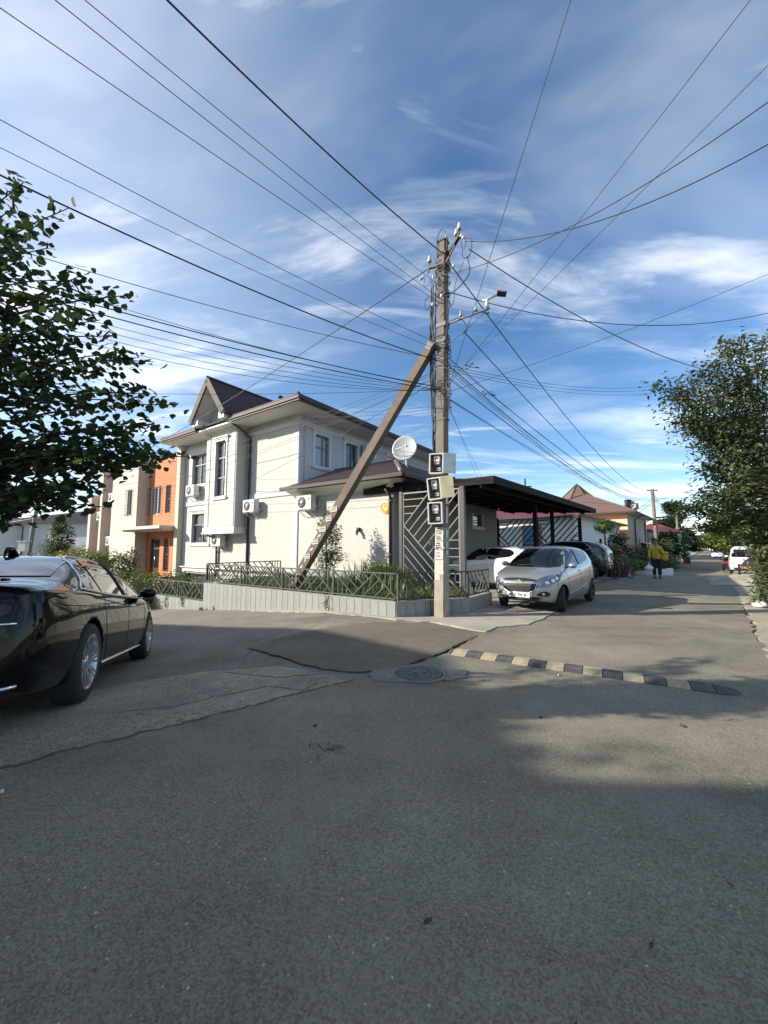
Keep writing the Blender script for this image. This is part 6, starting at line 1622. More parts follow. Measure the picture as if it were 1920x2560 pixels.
# neighbour across the side street, left of the camera: its shadow lies on the road
NB = [(-17.0, 5.6), (-14.7, 3.6), (-14.5, 0.95), (-9.6, 0.75), (-9.6, -7.6), (-23.6, -7.6), (-26.5, 9.9)]
t = thing('neighbour_house', 'two-storey neighbour house across the side street, outside the picture', 'house', (-17.0, -1.0, gz(-17, -1)))
zb = gz(-17, -1); nl = [(x + 17.0, y + 1.0) for x, y in NB]
b = MB(); b.prism([(x * .96, y * .96) for x, y in nl][::-1], -.5, 6.7 - zb); b.build('wall', 'plain_white', t)
b = MB(); b.prism(nl[::-1], 6.71 - zb, 7.0 - zb); b.build('roof', 'roof_slate', t)
for i in range(len(nl)):
    p, q = Vector(nl[i]) * .965, Vector(nl[(i + 1) % len(nl)]) * .965; d = q - p
    if d.length < 4: continue
    k = int(d.length / 3.2)
    for j in range(k):
        c = p + d * ((j + .5) / k); u = d.normalized()
        for z in (1.3, 4.4):
            b = MB(); b.bar((c.x - u.x * .65, c.y - u.y * .65, z + .75), (c.x + u.x * .65, c.y + u.y * .65, z + .75), .12, 1.5); o = b.build('window', 'frame_white', t)
            b = MB(); b.bar((c.x - u.x * .55, c.y - u.y * .55, z + .75), (c.x + u.x * .55, c.y + u.y * .55, z + .75), .14, 1.3); b.build('pane', 'glass_dark', o)
gg = random.Random(77); tg = [Vector((-12.6 + gg.gauss(0, .8), 2.0 + gg.gauss(0, .6), gg.uniform(4.8, 6.6))) for k in range(12)]
branch_tree('street_tree', 'leafy tree beside the neighbour house, outside the picture', (-12.3, 2.0, gz(-12.3, 2.0)), 4.2, .15, tg, 'heart', .13, 'leaf_dark', 48, .5, 78)

# ------------------------------------------------------------------ houses along the main street
def sp(s, w): return along((2.3, 8.35), s, w)
RA = math.atan2(ROAD.y, ROAD.x)
p = sp(20.5, 3.5); t, h = hip_house('low_house', 'long low white house with a dark red roof behind the carport', p, RA, 16.6, 9, -.9, 3.60, .55, 1.5, 'plain_white', 'red_roof', 'plain_white')
b = MB()
for x in (7.2, 10.4, 12.6): b.box(x, x + .8, -.03, -.004, 2.2, 3.0)
b.build('windows', 'glass_dark', t, kind='stuff')
for x in (9.0, 14.5):
    b = MB(); b.tube([(x, -.5, h - .1), (x, -.08, h - .5), (x, -.08, .3)], .05, 6); b.build('downpipe', 'pipe_brown', t)
b = MB(); b.box(-.04, -.004, 2.2, 3.6, 2.4, 3.9); o = b.build('wall_panel', 'wood', t); b = MB(); b.box(-.06, -.041, 2.35, 3.45, 2.5, 3.8); b.build('picture', 'blue_paint', o)
p = sp(38.4, 3.0); t, h = hip_house('peach_house', 'peach and stone two-storey house with a tiled hip roof', p, RA, 14.6, 10, -1.2, 5.0, .9, 2.8, 'stone', 'roof_shingle', 'peach')
TS = t
for x in (4.2, 12.2):
    b = MB(); b.tube([(x, -.85, h - .1), (x, -.1, h - .6), (x, -.1, .5)], .07, 6); b.build('downpipe', 'pipe_brown', t)
for x, z0, z1 in ((7.6, 2.7, 3.6), (9.0, 1.8, 3.2)):
    b = MB(); b.box(x, x + .35, -.03, -.004, z0, z1); b.build('slit_window', 'glass_dark', t)
for k in range(9):
    b = MB(); b.box(.02, 14.5, -.022, -.002, .4 + k * .62, .42 + k * .62); b.build('stone_course', 'plain_dim', t)
b = MB(); b.box(-.06, -.003, .3, 9.8, 0, 1.6); b.build('plinth', 'red_plain', t)
q = Vector((24.3, 48.0)); tt = thing('turret', 'pointed tiled turret roof rising behind the peach house', 'turret', (q.x, q.y, 0), R(20))
b = MB(); b.box(-1.7, 1.7, -1.7, 1.7, -1, 6.9); b.build('tower', 'peach', tt)
b = MB(); n = 8
for k in range(n):
    a0, a1 = 2 * PI * (k + .5) / n, 2 * PI * (k + 1.5) / n; r_ = 3.0; b.slab([(r_ * math.cos(a0), r_ * math.sin(a0), 6.4), (r_ * math.cos(a1), r_ * math.sin(a1), 6.4), (.02 * math.cos(a1), .02 * math.sin(a1), 9.2)], .08)
r_ = b.build('roof', 'roof_shingle', tt)
b = MB()
for k in range(n): a0 = 2 * PI * (k + .5) / n; b.tube([(3.0 * math.cos(a0), 3.0 * math.sin(a0), 6.45), (0, 0, 9.28)], .07, 5)
b.build('hip_cap', 'roof_shingle', r_)
for i, (u_, v_, r_) in enumerate(((1577, 1263, .50), (1590, 1267, .62))):
    p = view(u_, v_, 42.5); dish(['white satellite dish on the peach house roof, nearer the chimney', 'bigger grey satellite dish at the roof edge of the peach house'][i], p, R(-25 - 30 * i), R(20), r_, 'dishes on the peach house')
p = view(1570, 1272, 42.5); b = MB(); b.box(-.22, .22, -.22, .22, -.8, .9); b.box(-.27, .27, -.27, .27, .9, 1.0); o = b.build('chimney', 'roof_brown'); o.location = p; tag(o, 'dark chimney beside the dishes on the peach house', 'chimney')
p = sp(54.5, 3.0); hip_house('stone_house', 'plain house right after the peach one, mostly behind the second pole', p, RA, 9, 8, -1.2, 3.6, .4, 1.0, 'plain_dim', 'roof_slate')
p = sp(47.5, 1.2); t = thing('lean_to', 'low lean-to shed with a slanting roof behind the second pole', 'shed', (p[0], p[1], gz(*p)), RA)
b = MB(); b.box(0, 4.2, 0, 1.7, 0, 2.2); b.build('wall', 'plain_dim', t); b = MB(); b.slab([(-.3, -.4, 2.3), (4.5, -.4, 2.3), (4.5, 1.8, 2.9), (-.3, 1.8, 2.9)], .06); b.build('roof', 'plain_white', t)
hip_house('red_roofed_house', 'far house with a bright red roof between the poles', (46.6, 66.5), R(8), 5.4, 6, -1.4, 3.9, .5, 1.6, 'plain_white', 'red_roof')
p = sp(150, 3.5); hip_house('brown_red_house', 'far reddish house near the end of the street', p, RA, 14, 10, -.5, 6.5, .6, 1.5, 'red_plain', 'roof_shingle')
p = sp(205, -3); hip_house('yellow_house', 'far pale yellow house closing the end of the street', p, RA - R(40), 18, 10, -.5, 6.2, .8, 2.2, 'smile_yellow' if False else 'pipe_cream', 'plain_white')
# poles
def street_pole(label, base, top, r, arm=True, grp='poles farther off'):
    base, top = Vector(base), Vector(top); t = thing('concrete_pole', label, 'utility pole', base, 0, grp); d = top - base
    b = MB(); b.tube([Vector((0, 0, -.4)), d * .5, d], [r, r * .85, r * .7], 6); b.build('shaft', 'concrete_pole', t)
    b = MB(); b.bar(d - Vector((.55, 0, .12)), d + Vector((.55, 0, -.12)), .10, .10); b.build('cross_arm', 'steel_dark', t)
    if arm:
        b = MB(); b.tube([d * .82, d * .82 + Vector((.6, -.1, .45)), d * .82 + Vector((1.5, -.2, .55))], .03, 5); b.build('lamp_arm', 'steel_grey', t)
        b = MB(); b.bar(d * .64, d * .64 + Vector((1.2, -.2, .1)), .12, .16); b.build('lamp_head', 'steel_dark', t)
    b = MB(); b.tube([d * .0, d * .12, d * .30], [r * 1.06, r * 1.05, r * 1.0], 6); b.build('whitewash', 'whitewash', t)
    return t
street_pole('second concrete pole along the street, behind the person', (27.63, 39.0, gz(27.6, 39)), (27.45, 39.0, 7.3), .20)
street_pole('third concrete pole, thin, at the street bend', (51.98, 68.0, gz(52, 68)), (51.9, 68.0, 6.8), .22)
street_pole('leaning wooden-grey pole at the far left behind the sedan', (-35.2, 38.0, gz(-35.2, 38)), (-34.4, 38.0, 6.3), .22, False)
b = MB(); b.box(-.35, .35, -.25, .2, 0, .9); b.box(-.5, .5, -.3, .25, .9, 1.0); o = b.build('switch_cabinet', 'plain_grey'); o.location = (-35.0, 37.5, 1.0); tag(o, 'grey switch cabinet on the leaning far-left pole', 'cabinet')
for k, (a, e, sg) in enumerate((((27.45, 39, 7.2), (51.9, 68, 6.7), .8), ((27.45, 39, 7.0), (51.9, 68, 6.5), 1.0), ((27.5, 39, 6.6), (51.9, 68, 6.2), 1.1), ((27.5, 39, 6.0), (60, 110, 6.0), 1.3))):
    wire(a, e, sg, .02, ['topmost', 'second', 'third', 'lowest'][k] + ' cable strung from the second pole onward along the street', 'cables between the far poles')
wire((27.45, 39, 6.4), (20.5, 33, 4.2), .3, .015, 'wire from the second pole down to the peach house roof', 'wires along the street')
wire((27.4, 39, 5.6), (16.0, 30.5, 5.0), .1, .012, 'level wire from the second pole across the houses to the left', 'wires along the street')
wire((-34.4, 38, 6.1), (-60, 40, 6.0), .3, .02, 'wire leaving the leaning far-left pole towards the left edge', 'wires to the left')
# small mast above the carport roof
p = view(1313, 1215, 30); t = thing('roof_mast', 'small dark mast with cross arms above the carport roof', 'mast', (p.x, p.y, 3.6)); hh = p.z + .6 - 3.6
b = MB(); b.tube([(0, 0, -.3), (0, 0, hh)], .06, 6); b.build('mast', 'steel_dark', t); b = MB(); b.bar((-.5, 0, hh * .80), (.5, 0, hh * .80), .08, .08); b.bar((-.42, 0, hh * .45), (.42, 0, hh * .45), .08, .08); b.build('cross_arm', 'steel_dark', t)

# ------------------------------------------------------------------ street vegetation far off
def far_tree(name, label, base, h, rad, m, n, seed, size, conifer=False, grp='trees along the street'):
    base = (base[0], base[1], gz(base[0], base[1])); t = thing(name, label, 'tree', base, 0, grp); r = np.random.default_rng(seed)
    b = MB(); b.tube([(0, 0, -.3), (.1, 0, h * .4), (0, 0, h * .85)], [.22, .16, .06], 7); g_ = random.Random(seed)
    for k in range(8): a = g_.uniform(0, 6.28); z = h * g_.uniform(.3, .75); b.tube([(0, 0, z), (math.cos(a) * rad * .6, math.sin(a) * rad * .6, z + .4)], [.07, .03], 5)
    b.build('trunk', 'bark', t); P = []
    if conifer:
        for k in range(26):
            f = r.uniform(.08, 1); z = h * (.16 + .84 * f); rr = rad * (1.08 - f) ** .7 * r.uniform(.5, 1); a = r.uniform(0, 6.28); c = (math.cos(a) * rr * .6, math.sin(a) * rr * .6, z); P.append(blob_points(r, n // 26, c, (rad * .42, rad * .42, h * .075), lump=.5, seed=k, hollow=.15))
    else:
        for k in range(16):
            a = r.uniform(0, 6.28); rr = rad * r.uniform(.1, .75); z = h * r.uniform(.35, .88); c = (math.cos(a) * rr, math.sin(a) * rr, z); q = rad * r.uniform(.3, .5); P.append(blob_points(r, n // 16, c, (q, q, q * .85), lump=.45, seed=k + seed, hollow=.3))
    foliage('crown', np.vstack(P), size, m, t, 'broad', seed, .3, .1); return t
far_tree('pine_tree', 'tall dark pine beside the third pole', (at(1684, 76)[0], 76), 11.0, 3.6, 'leaf_conifer', 7000, 51, .50, True)
far_tree('pine_tree', 'lower dark pine left of the tall one', (at(1655, 79)[0], 79), 7.4, 3.2, 'leaf_conifer', 4500, 52, .50, True)
far_tree('pine_tree', 'dark pine right of the tall one, over the street edge', (at(1714, 84)[0], 84), 5.4, 3.2, 'leaf_conifer', 4500, 53, .50, True)
far_tree('leafy_tree', 'bushy tree filling the gap behind the second pole', (at(1668, 43)[0], 43), 4.4, 2.0, 'leaf_mid', 3600, 54, .26)
far_tree('leafy_tree', 'dark tree along the left side farther down the street', (at(1734, 104)[0], 104), 4.6, 2.8, 'leaf_mid', 3000, 55, .50)
far_tree('leafy_tree', 'dark round tree near the end of the left side', (at(1748, 128)[0], 128), 4.6, 3.0, 'leaf_dark', 2600, 56, .55)
far_tree('leafy_tree', 'bright green tree over the parked cars on the right', (at(1822, 40)[0], 40), 5.6, 2.3, 'leaf_bright', 5200, 57, .27)
far_tree('leafy_tree', 'green tree behind the white van', (at(1868, 36)[0], 36), 5.4, 2.6, 'leaf_bright', 4800, 58, .27)
far_tree('leafy_tree', 'second bright green tree farther along the right side', (at(1806, 62)[0], 62), 6.2, 2.8, 'leaf_bright', 3600, 59, .38)
far_tree('leafy_tree', 'large shade tree beyond the right-hand trees', (at(1840, 80)[0], 80), 8.5, 5.5, 'leaf_mid', 4200, 60, .5)
r = np.random.default_rng(70); P = np.c_[r.uniform(120, 330, 9000), r.uniform(215, 300, 9000), np.zeros(9000)]; P[:, 2] = r.uniform(0, 1, 9000) ** 1.3 * (5.5 + 2.5 * np.sin(P[:, 0] * .09)) 
o = foliage('far_trees', P, 2.4, 'leaf_conifer', None, 'blob', 71); tag(o, 'far-off belt of trees closing the end of the street', 'trees')
r = np.random.default_rng(72); P = np.c_[r.uniform(-260, -60, 7000), r.uniform(150, 220, 7000), np.zeros(7000)]; P[:, 2] = -3 + r.uniform(0, 1, 7000) ** 1.3 * 9
o = foliage('far_trees', P, 2.4, 'leaf_conifer', None, 'blob', 73); tag(o, 'far-off belt of trees behind the houses at the left', 'trees')

# front gardens along the street near the person
def pl_at(u, Y): q = at(u, Y); return (q[0], q[1], q[2] + .1)
p = pl_at(1512, 22.0); shrub('topiary', 'round-headed standard shrub in front of the low house, upper one', p, [((0, 0, 2.75), (.58, .55, .48))], .13, 'leaf_mid', n=900, seed=81, stem=[(2.4, .05)], hollow=.3)
p = pl_at(1543, 23.0); shrub('topiary', 'round-headed standard shrub just above the person, lower one', p, [((0, 0, 2.1), (.55, .5, .48)), ((.1, 0, 1.5), (.4, .4, .4))], .13, 'leaf_dark', n=900, seed=82, stem=[(1.9, .05)], hollow=.3)
p = pl_at(1515, 21.2); shrub('variegated_shrub', 'big pale-leaved shrub spilling over the grey planter box', p, [((0, 0, .9), (.75, .6, .65)), ((.45, -.1, .8), (.55, .5, .6)), ((-.5, .1, .75), (.5, .5, .5)), ((.3, 0, 1.3), (.45, .4, .35))], .15, 'leaf_variegated', n=1500, seed=83)
p = pl_at(1535, 19.6); shrub('potted_shrub', 'leafy shrub growing out of the dark red pot', (p[0], p[1], p[2] + .55), [((0, 0, .35), (.42, .4, .4)), ((-.2, 0, .7), (.4, .35, .4)), ((.15, 0, .75), (.3, .3, .35))], .13, 'leaf_variegated', n=620, seed=84)
p = pl_at(1590, 27); shrub('green_shrub', 'dark green shrub behind the person', p, [((0, 0, 1.0), (1.1, .8, .95)), ((.9, 0, .9), (.8, .6, .8)), ((-.8, .2, 1.1), (.7, .6, .9))], .17, 'leaf_mid', n=1800, seed=85)
p = pl_at(1572, 22.5); shrub('hedge', 'bright green clipped hedge left of the person', p, [((0, 0, .55), (.8, .5, .35)), ((.7, .2, .5), (.6, .5, .3))], .09, 'leaf_bright', n=1600, seed=86, cat='hedge', lump=.1)
p = pl_at(1635, 24.5); shrub('hedge', 'dark clipped hedge right of the person above the whitewashed kerb', p, [((-.6, -.2, .55), (.7, .6, .5)), ((.2, 0, .55), (.7, .6, .5)), ((.7, .2, .5), (.5, .5, .48))], .09, 'leaf_dark', n=2200, seed=87, cat='hedge', lump=.1)
p = pl_at(1672, 33); shrub('green_shrub', 'round bright bush at the foot of the second pole', p, [((0, 0, .7), (.8, .7, .75))], .15, 'leaf_bright', n=900, seed=88)
p = pl_at(1655, 34); shrub('green_shrub', 'rough green bush behind the second pole base', p, [((0, 0, 1.2), (.9, .8, 1.1)), ((.4, 0, 2.2), (.5, .5, .8))], .17, 'leaf_mid', n=1200, seed=89)
# whitewashed kerb, planter box, pot
t = thing('garden_kerb', 'low whitewashed curved kerb wall at the street corner', 'kerb', pl_at(1630, 23.2)); b = MB()
vs = []; 
for k in range(9):
    a = R(200 + 130 * k / 8); x, y = 1.25 * math.cos(a), .9 * math.sin(a) + .4; vs += [(x, y, -.15), (x, y, .32 + .03 * math.sin(k * 2)), (x * .86, y * .8 + .1, .32 + .03 * math.sin(k * 2)), (x * .86, y * .8 + .1, -.15)]
b.add(vs, [(i * 4 + j, i * 4 + 4 + j, i * 4 + 5 + j, i * 4 + 1 + j) for i in range(8) for j in range(3)] + [(0, 1, 2, 3), (32, 35, 34, 33)]); b.build('wall', 'whitewash', t)
p = pl_at(1506, 20.6); t = thing('planter_box', 'grey planter box with a dark railing beside the dark car', 'planter', p, RA); b = MB(); b.bbox(-1.2, .7, -.35, .35, -.2, .34, .01); b.build('box', 'tile_grey', t)
b = MB()
for k in range(9): b.box(-1.1 + k * .2, -1.08 + k * .2, -.3, -.28, .34, .85)
b.box(-1.15, .6, -.305, -.275, .85, .88); b.build('railing', 'fence_green', t)
p = at(1538, 19.3); t = thing('flower_pot', 'square dark red flower pot at the street edge', 'pot', (p[0], p[1], p[2] + .02), R(20)); b = MB()
vs = [(-.30, -.30, 0), (.30, -.30, 0), (.30, .30, 0), (-.30, .30, 0), (-.40, -.40, .62), (.40, -.40, .62), (.40, .40, .62), (-.40, .40, .62), (-.34, -.34, .62), (.34, -.34, .62), (.34, .34, .62), (-.34, .34, .62), (-.33, -.33, .54), (.33, -.33, .54), (.33, .33, .54), (-.33, .33, .54)]
b.add(vs, [(3, 2, 1, 0)] + [(i, (i + 1) % 4, 4 + (i + 1) % 4, 4 + i) for i in range(4)] + [(4 + i, 4 + (i + 1) % 4, 8 + (i + 1) % 4, 8 + i) for i in range(4)] + [(8 + i, 8 + (i + 1) % 4, 12 + (i + 1) % 4, 12 + i) for i in range(4)]); b.build('body', 'pot_red', t)
b = MB(); b.box(-.33, .33, -.33, .33, .50, .535); b.build('soil', 'soil', t)
p = at(1695, 45); t = thing('street_stall', 'turquoise canvas stall roof left of the third pole', 'stall', (p[0] - .2, p[1], p[2]), R(40)); b = MB(); b.slab([(-1.3, -.9, 1.75), (1.3, -.9, 1.75), (1.3, .9, 2.25), (-1.3, .9, 2.25)], .05); b.box(-1.3, 1.3, -.93, -.9, 1.2, 1.75); b.build('awning', 'cyan', t); b = MB()
for x in (-1.2, 1.2):
    for y in (-.85, .85): b.tube([(x, y, 0), (x, y, 1.8)], .03, 5)
b.build('legs', 'steel_grey', t, kind='stuff')
p = at(1712, 54); t = thing('red_bench_stall', 'low red stand below the third pole', 'stall', p, R(50)); b = MB(); b.box(-1.0, 1.0, -.4, .4, .5, 1.1); b.box(-.95, .95, -.35, .35, 0, .5); b.build('box', 'red_plain', t)
p = at(1682, 41); t = thing('brown_fence', 'brown board fence left of the third pole', 'fence', p, RA)
for k in range(12):
    b = MB(); b.box(k * .28, k * .28 + .25, 0, .03, -.1, 1.0); b.build('board', 'wood', t)
# right-hand mound of concrete before the van, and rubbish
def mound():
    b = MB(); n, m_ = 14, 10; c = along(RE, 11.5, -.2)
    vs = []
    for i in range(n + 1):
        for j in range(m_ + 1):
            s, w = -2.6 + 5.6 * i / n, -2.2 + 3.1 * j / m_; f = max(0, 1 - (s / 2.7) ** 2) * max(0, 1 - ((w + .8) / 1.75) ** 2) if abs(s) < 2.7 else 0
            q = (c[0] + ROAD.x * s + RIN.x * w, c[1] + ROAD.y * s + RIN.y * w); vs.append((q[0], q[1], gz(*q) + .022 + .30 * f ** .8))
    b.add(vs, [(i * (m_ + 1) + j, (i + 1) * (m_ + 1) + j, (i + 1) * (m_ + 1) + j + 1, i * (m_ + 1) + j + 1) for i in range(n) for j in range(m_)], True)
    o = b.build('concrete_ramp', 'verge', kind='structure')
mound()
def sack(name, label, loc, r, m, seed, tie=True, cat='bag'):
    g_ = random.Random(seed); t = thing(name, label, cat, loc); b = MB(); n = 14; prof = [(.55, 0), (.95, .12), (1.0, .38), (.82, .68), (.45, .92), (.16, 1.05), (.12, 1.12), (.26, 1.28), (.22, 1.32)]
    vs = [(r * q * (1 + g_.uniform(-.12, .12)) * math.cos(2 * PI * k / n), r * q * (1 + g_.uniform(-.12, .12)) * math.sin(2 * PI * k / n), r * 1.25 * h * (1 + g_.uniform(-.05, .05))) for q, h in prof for k in range(n)]
    b.add(vs, [(i * n + k, i * n + (k + 1) % n, i * n + n + (k + 1) % n, i * n + n + k) for i in range(len(prof) - 1) for k in range(n)] + [tuple(range(n))], True); b.build('sack', m, t)
    b = MB(); b.tube([(r * .14 * math.cos(a), r * .14 * math.sin(a), r * 1.36) for a in [2 * PI * i / 10 for i in range(11)]], r * .03, 5); b.build('knot', m, t); return t
p = view(1900, 1517, 9.4); sack('rubbish_bag', 'white plastic rubbish bag at the right edge, nearer one', (p.x, p.y, .04), .15, 'plastic_bag', 1)
p = view(1917, 1517, 9.5); sack('rubbish_bag', 'white plastic rubbish bag at the very right edge', (p.x, p.y, .04), .14, 'plastic_bag', 2)
p = view(1914, 1500, 9.9); sack('rubbish_bag', 'amber plastic rubbish bag behind the white ones', (p.x, p.y, .04), .24, 'bag_amber', 3)
p = view(1892, 1508, 9.5); sack('rubbish_bag', 'small yellow-green bag left of the white ones', (p.x, p.y, .04), .07, 'leaf_yellow', 4)
# ------------------------------------------------------------------ cars
def lerpc(c, x): return float(np.interp(x, [p[0] for p in c], [p[1] for p in c]))
def wheel(parent, x, y, r, w, side, rimm, spokes, steer=0.0, twin=True):
    """wheel > tyre, rim, hub"""
    h = bpy.data.objects.new('wheel', None); C.objects.link(h); h.parent = parent; h.location = (x, y, r); h.rotation_euler = (0, 0, steer)
    s = side
    b = MB(); b.lathe([(r * .68, -w / 2), (r * .90, -w / 2), (r * .975, -w * .42), (r, -w * .25), (r, w * .25), (r * .975, w * .42), (r * .90, w / 2), (r * .68, w / 2)], 32, (0, 0, 0), 'y', cap=False); b.build('tyre', 'tyre', h)
    b = MB(); o = s * w * .5
    b.lathe([(r * .71, o * .96), (r * .69, o * 1.02), (r * .64, o * .92), (r * .62, o * .2)], 32, (0, 0, 0), 'y', cap=False)
    for k in range(spokes):
        a = 2 * PI * k / spokes
        for da in ((-.10, .10) if twin else (0,)):
            p = (r * .12 * math.cos(a + da * .5), o * .62, r * .12 * math.sin(a + da * .5)); q = (r * .66 * math.cos(a + da), o * .88, r * .66 * math.sin(a + da)); b.bar(p, q, r * .065, w * .10, (0, 1, 0))
    b.lathe([(.001, o * .78), (r * .15, o * .76), (r * .19, o * .5)], 16, (0, 0, 0), 'y', cap=False)
    b.build('rim', rimm, h)
    b = MB(); b.lathe([(.001, o * .30), (r * .64, o * .30)], 24, (0, 0, 0), 'y', cap=False); b.build('brake_disc', 'rim_dark', h)
    return h

class Car:
    """body lofted from profile curves, smoothed, wheel arches cut out; everything else is laid on it by projection"""
    def __init__(s, name, label, loc, rot, spec, paint, group=None, cat='car'):
        s.t = thing(name, label, cat, loc, 0, group); s.t.rotation_euler = rot; s.sp = spec; s.paint = paint
        s.body()
    def body(s):
        sp = s.sp; xs = sp['stations']; rings = []
        for x in xs:
            W, zb, zs, zt, yr = (lerpc(sp[k], x) for k in ('W', 'zb', 'zs', 'zt', 'yr')); gh = max(0.0, min(1.0, (zt - zs - .10) / .30))
            drop = .05 + .02 * gh
            yb = W * sp.get('belt', .93); ze = zt - drop if gh > .25 else zs + (zt - zs) * .62
            r = [(0, zb), (W * .70, zb), (W * .93, zb + .02), (W * .985, zb + .13), (W, zb + (zs - zb) * .52), (W * .985, zs - .11), (yb, zs)]
            y2 = yr * W; r += [(yb + (y2 - yb) * .5, zs + (ze - zs) * .52 + .012 * gh), (y2, ze), (y2 * .62, zt - drop * .22), (0, zt)]
            rings.append([(x, y, z) for y, z in r])
        m = len(rings[0]); vs = []; full = 2 * m - 2
        for r in rings: vs += r + [(p[0], -p[1], p[2]) for p in reversed(r[1:-1])]
        n = len(rings); fs = [(i * full + k, i * full + (k + 1) % full, (i + 1) * full + (k + 1) % full, (i + 1) * full + k) for i in range(n - 1) for k in range(full)]
        for i, fl in ((0, False), (n - 1, True)):
            o = i * full
            for k in range(m - 1):
                a, b_, c, d = o + k, o + k + 1, o + (full - k - 1) % full, o + (full - k) % full
                q = [a, b_, c, d] if k not in (0, m - 2) else ([a, b_, c] if k == 0 else [a, b_, d])
                if k == 0: q = [o, o + 1, o + full - 1]
                elif k == m - 2: q = [o + m - 2, o + m - 1, o + m]
                else: q = [o + k, o + k + 1, o + full - k - 1, o + full - k]
                fs.append(tuple(q if fl else reversed(q)))
        me = bpy.data.meshes.new('body'); me.from_pydata(vs, [], fs); bm = bmesh.new(); bm.from_mesh(me); bmesh.ops.recalc_face_normals(bm, faces=bm.faces)
        cl = bm.edges.layers.float.get('crease_edge') or bm.edges.layers.float.new('crease_edge')
        for e in bm.edges:
            k0, k1 = e.verts[0].index % full, e.verts[1].index % full
            if k0 == k1 and min(k0, full - k0) in (6,): e[cl] = sp.get('crease', .35)
            if k0 == k1 and min(k0, full - k0) in (2,): e[cl] = .5
        bm.to_mesh(me); bm.free()
        o = bpy.data.objects.new('body', me); C.objects.link(o); sd = o.modifiers.new('s', 'SUBSURF'); sd.levels = 3; sd.render_levels = 3
        cut = []
        for x in sp['axles']:
            for sg in (-1, 1):
                b = MB(); W = lerpc(sp['W'], x); b.lathe([(sp['arch'], 0), (sp['arch'], sg * .36)], 40, (x, sg * (W - .30), sp['r'] + .015), 'y'); c = b.build('cut', 'car_black'); cut.append(c)
                md = o.modifiers.new('b', 'BOOLEAN'); md.operation = 'DIFFERENCE'; md.solver = 'EXACT'; md.object = c
        dg = bpy.context.evaluated_depsgraph_get(); dg.update(); nm = bpy.data.meshes.new_from_object(o.evaluated_get(dg)); nm.name = 'body'
        bpy.data.objects.remove(o, do_unlink=True)
        for c in cut: bpy.data.objects.remove(c, do_unlink=True)
        nm.materials.clear(); nm.materials.append(M_(s.paint)); nm.materials.append(M_('car_black'))
        for p in nm.polygons:
            p.use_smooth = True; c = p.center; mi = 0
            for x in sp['axles']:
                if abs(math.hypot(c.x - x, c.z - sp['r'] - .015) - sp['arch']) < .02 and abs(p.normal.y) < .5: mi = 1
                if math.hypot(c.x - x, c.z - sp['r'] - .015) < sp['arch'] - .01 and abs(p.normal.y) > .5: mi = 1
            if p.normal.z < -.8 and c.z < .4: mi = 1
            if mi: p.use_smooth = False
            p.material_index = mi
        s.o = link('body', nm, None, s.t)
        bm = bmesh.new(); bm.from_mesh(nm); s.bvh = BVHTree.FromBMesh(bm); bm.free()
    def hit(s, view_, a, b, sg=1):
        if view_ == 'side': o, d = Vector((a, sg * 3, b)), Vector((0, -sg, 0))
        elif view_ == 'end': o, d = Vector((sg * 6, a, b)), Vector((-sg, 0, 0))
        else: o, d = Vector((a, b, 4)), Vector((0, 0, -1))
        h = s.bvh.ray_cast(o, d)
        if h[0] is None:
            h = s.bvh.find_nearest(o + d * (2 if view_ != 'end' else 4)); return h[0], h[1]
        n = h[1] if h[1].dot(d) < 0 else -h[1]
        return h[0], n
    def panel(s, name, poly, m, view_='side', sg=1, off=.006, step=.05, parent=None, thick=0.0):
        pts, tri = fill2d(poly, step); vs = []
        for a, b in pts:
            p, n = s.hit(view_, a, b, sg); vs.append(p + n * off)
        bm = MB(); bm.add(vs, tri, True)
        me = bm.mesh(name, fix=False)
        # outward facing
        c = sum((v for v in vs), Vector()) / len(vs); p, n = s.hit(view_, *pts[len(pts) // 2], sg)
        if me.polygons and sum((q.normal for q in me.polygons), Vector()).dot(n) < 0: me.flip_normals()
        o = link(name, me, m, parent or s.t)
        if thick: md = o.modifiers.new('t', 'SOLIDIFY'); md.thickness = thick; md.offset = 1
        return o
    def line(s, name, pts, r, m, view_='side', sg=1, off=.002, parent=None, step=.05, closed=False):
        P = [Vector(p) for p in pts]; out = []
        if closed: P = P + [P[0]]
        for i in range(len(P) - 1):
            k = max(1, int((P[i + 1] - P[i]).length / step)); out += [P[i].lerp(P[i + 1], j / k) for j in range(k)]
        out.append(P[-1]); q = []
        for a in out:
            p, n = s.hit(view_, a.x, a.y, sg); q.append(p + n * off)
        b = MB(); b.tube(q, r, 5); return b.build(name, m, parent or s.t)
    def mirror_unit(s, x, z, m, sg, size=1.0):
        p, n = s.hit('side', x, z, sg); b = MB(); c = p + Vector((0.0, sg * .13, .05))
        prof = [(-.10, .35), (-.06, .85), (0, 1.0), (.05, .8), (.09, .3)]; n_ = 12
        vs = [(c.x + dx * size * 1.0, c.y + sg * (.11 * f * math.cos(2 * PI * k / n_)) * size, c.z + .075 * f * math.sin(2 * PI * k / n_) * size) for dx, f in prof for k in range(n_)]
        b.add(vs, [(i * n_ + k, i * n_ + (k + 1) % n_, (i + 1) * n_ + (k + 1) % n_, (i + 1) * n_ + k) for i in range(4) for k in range(n_)] + [tuple(range(n_)), tuple(range(4 * n_, 5 * n_))], True)
        o = b.build('wing_mirror', m, s.t); b = MB(); b.bar(p - Vector((0, sg * .02, 0)), c - Vector((0, sg * .04, .03)), .05, .035); b.build('mirror_arm', 'car_black', o); return o
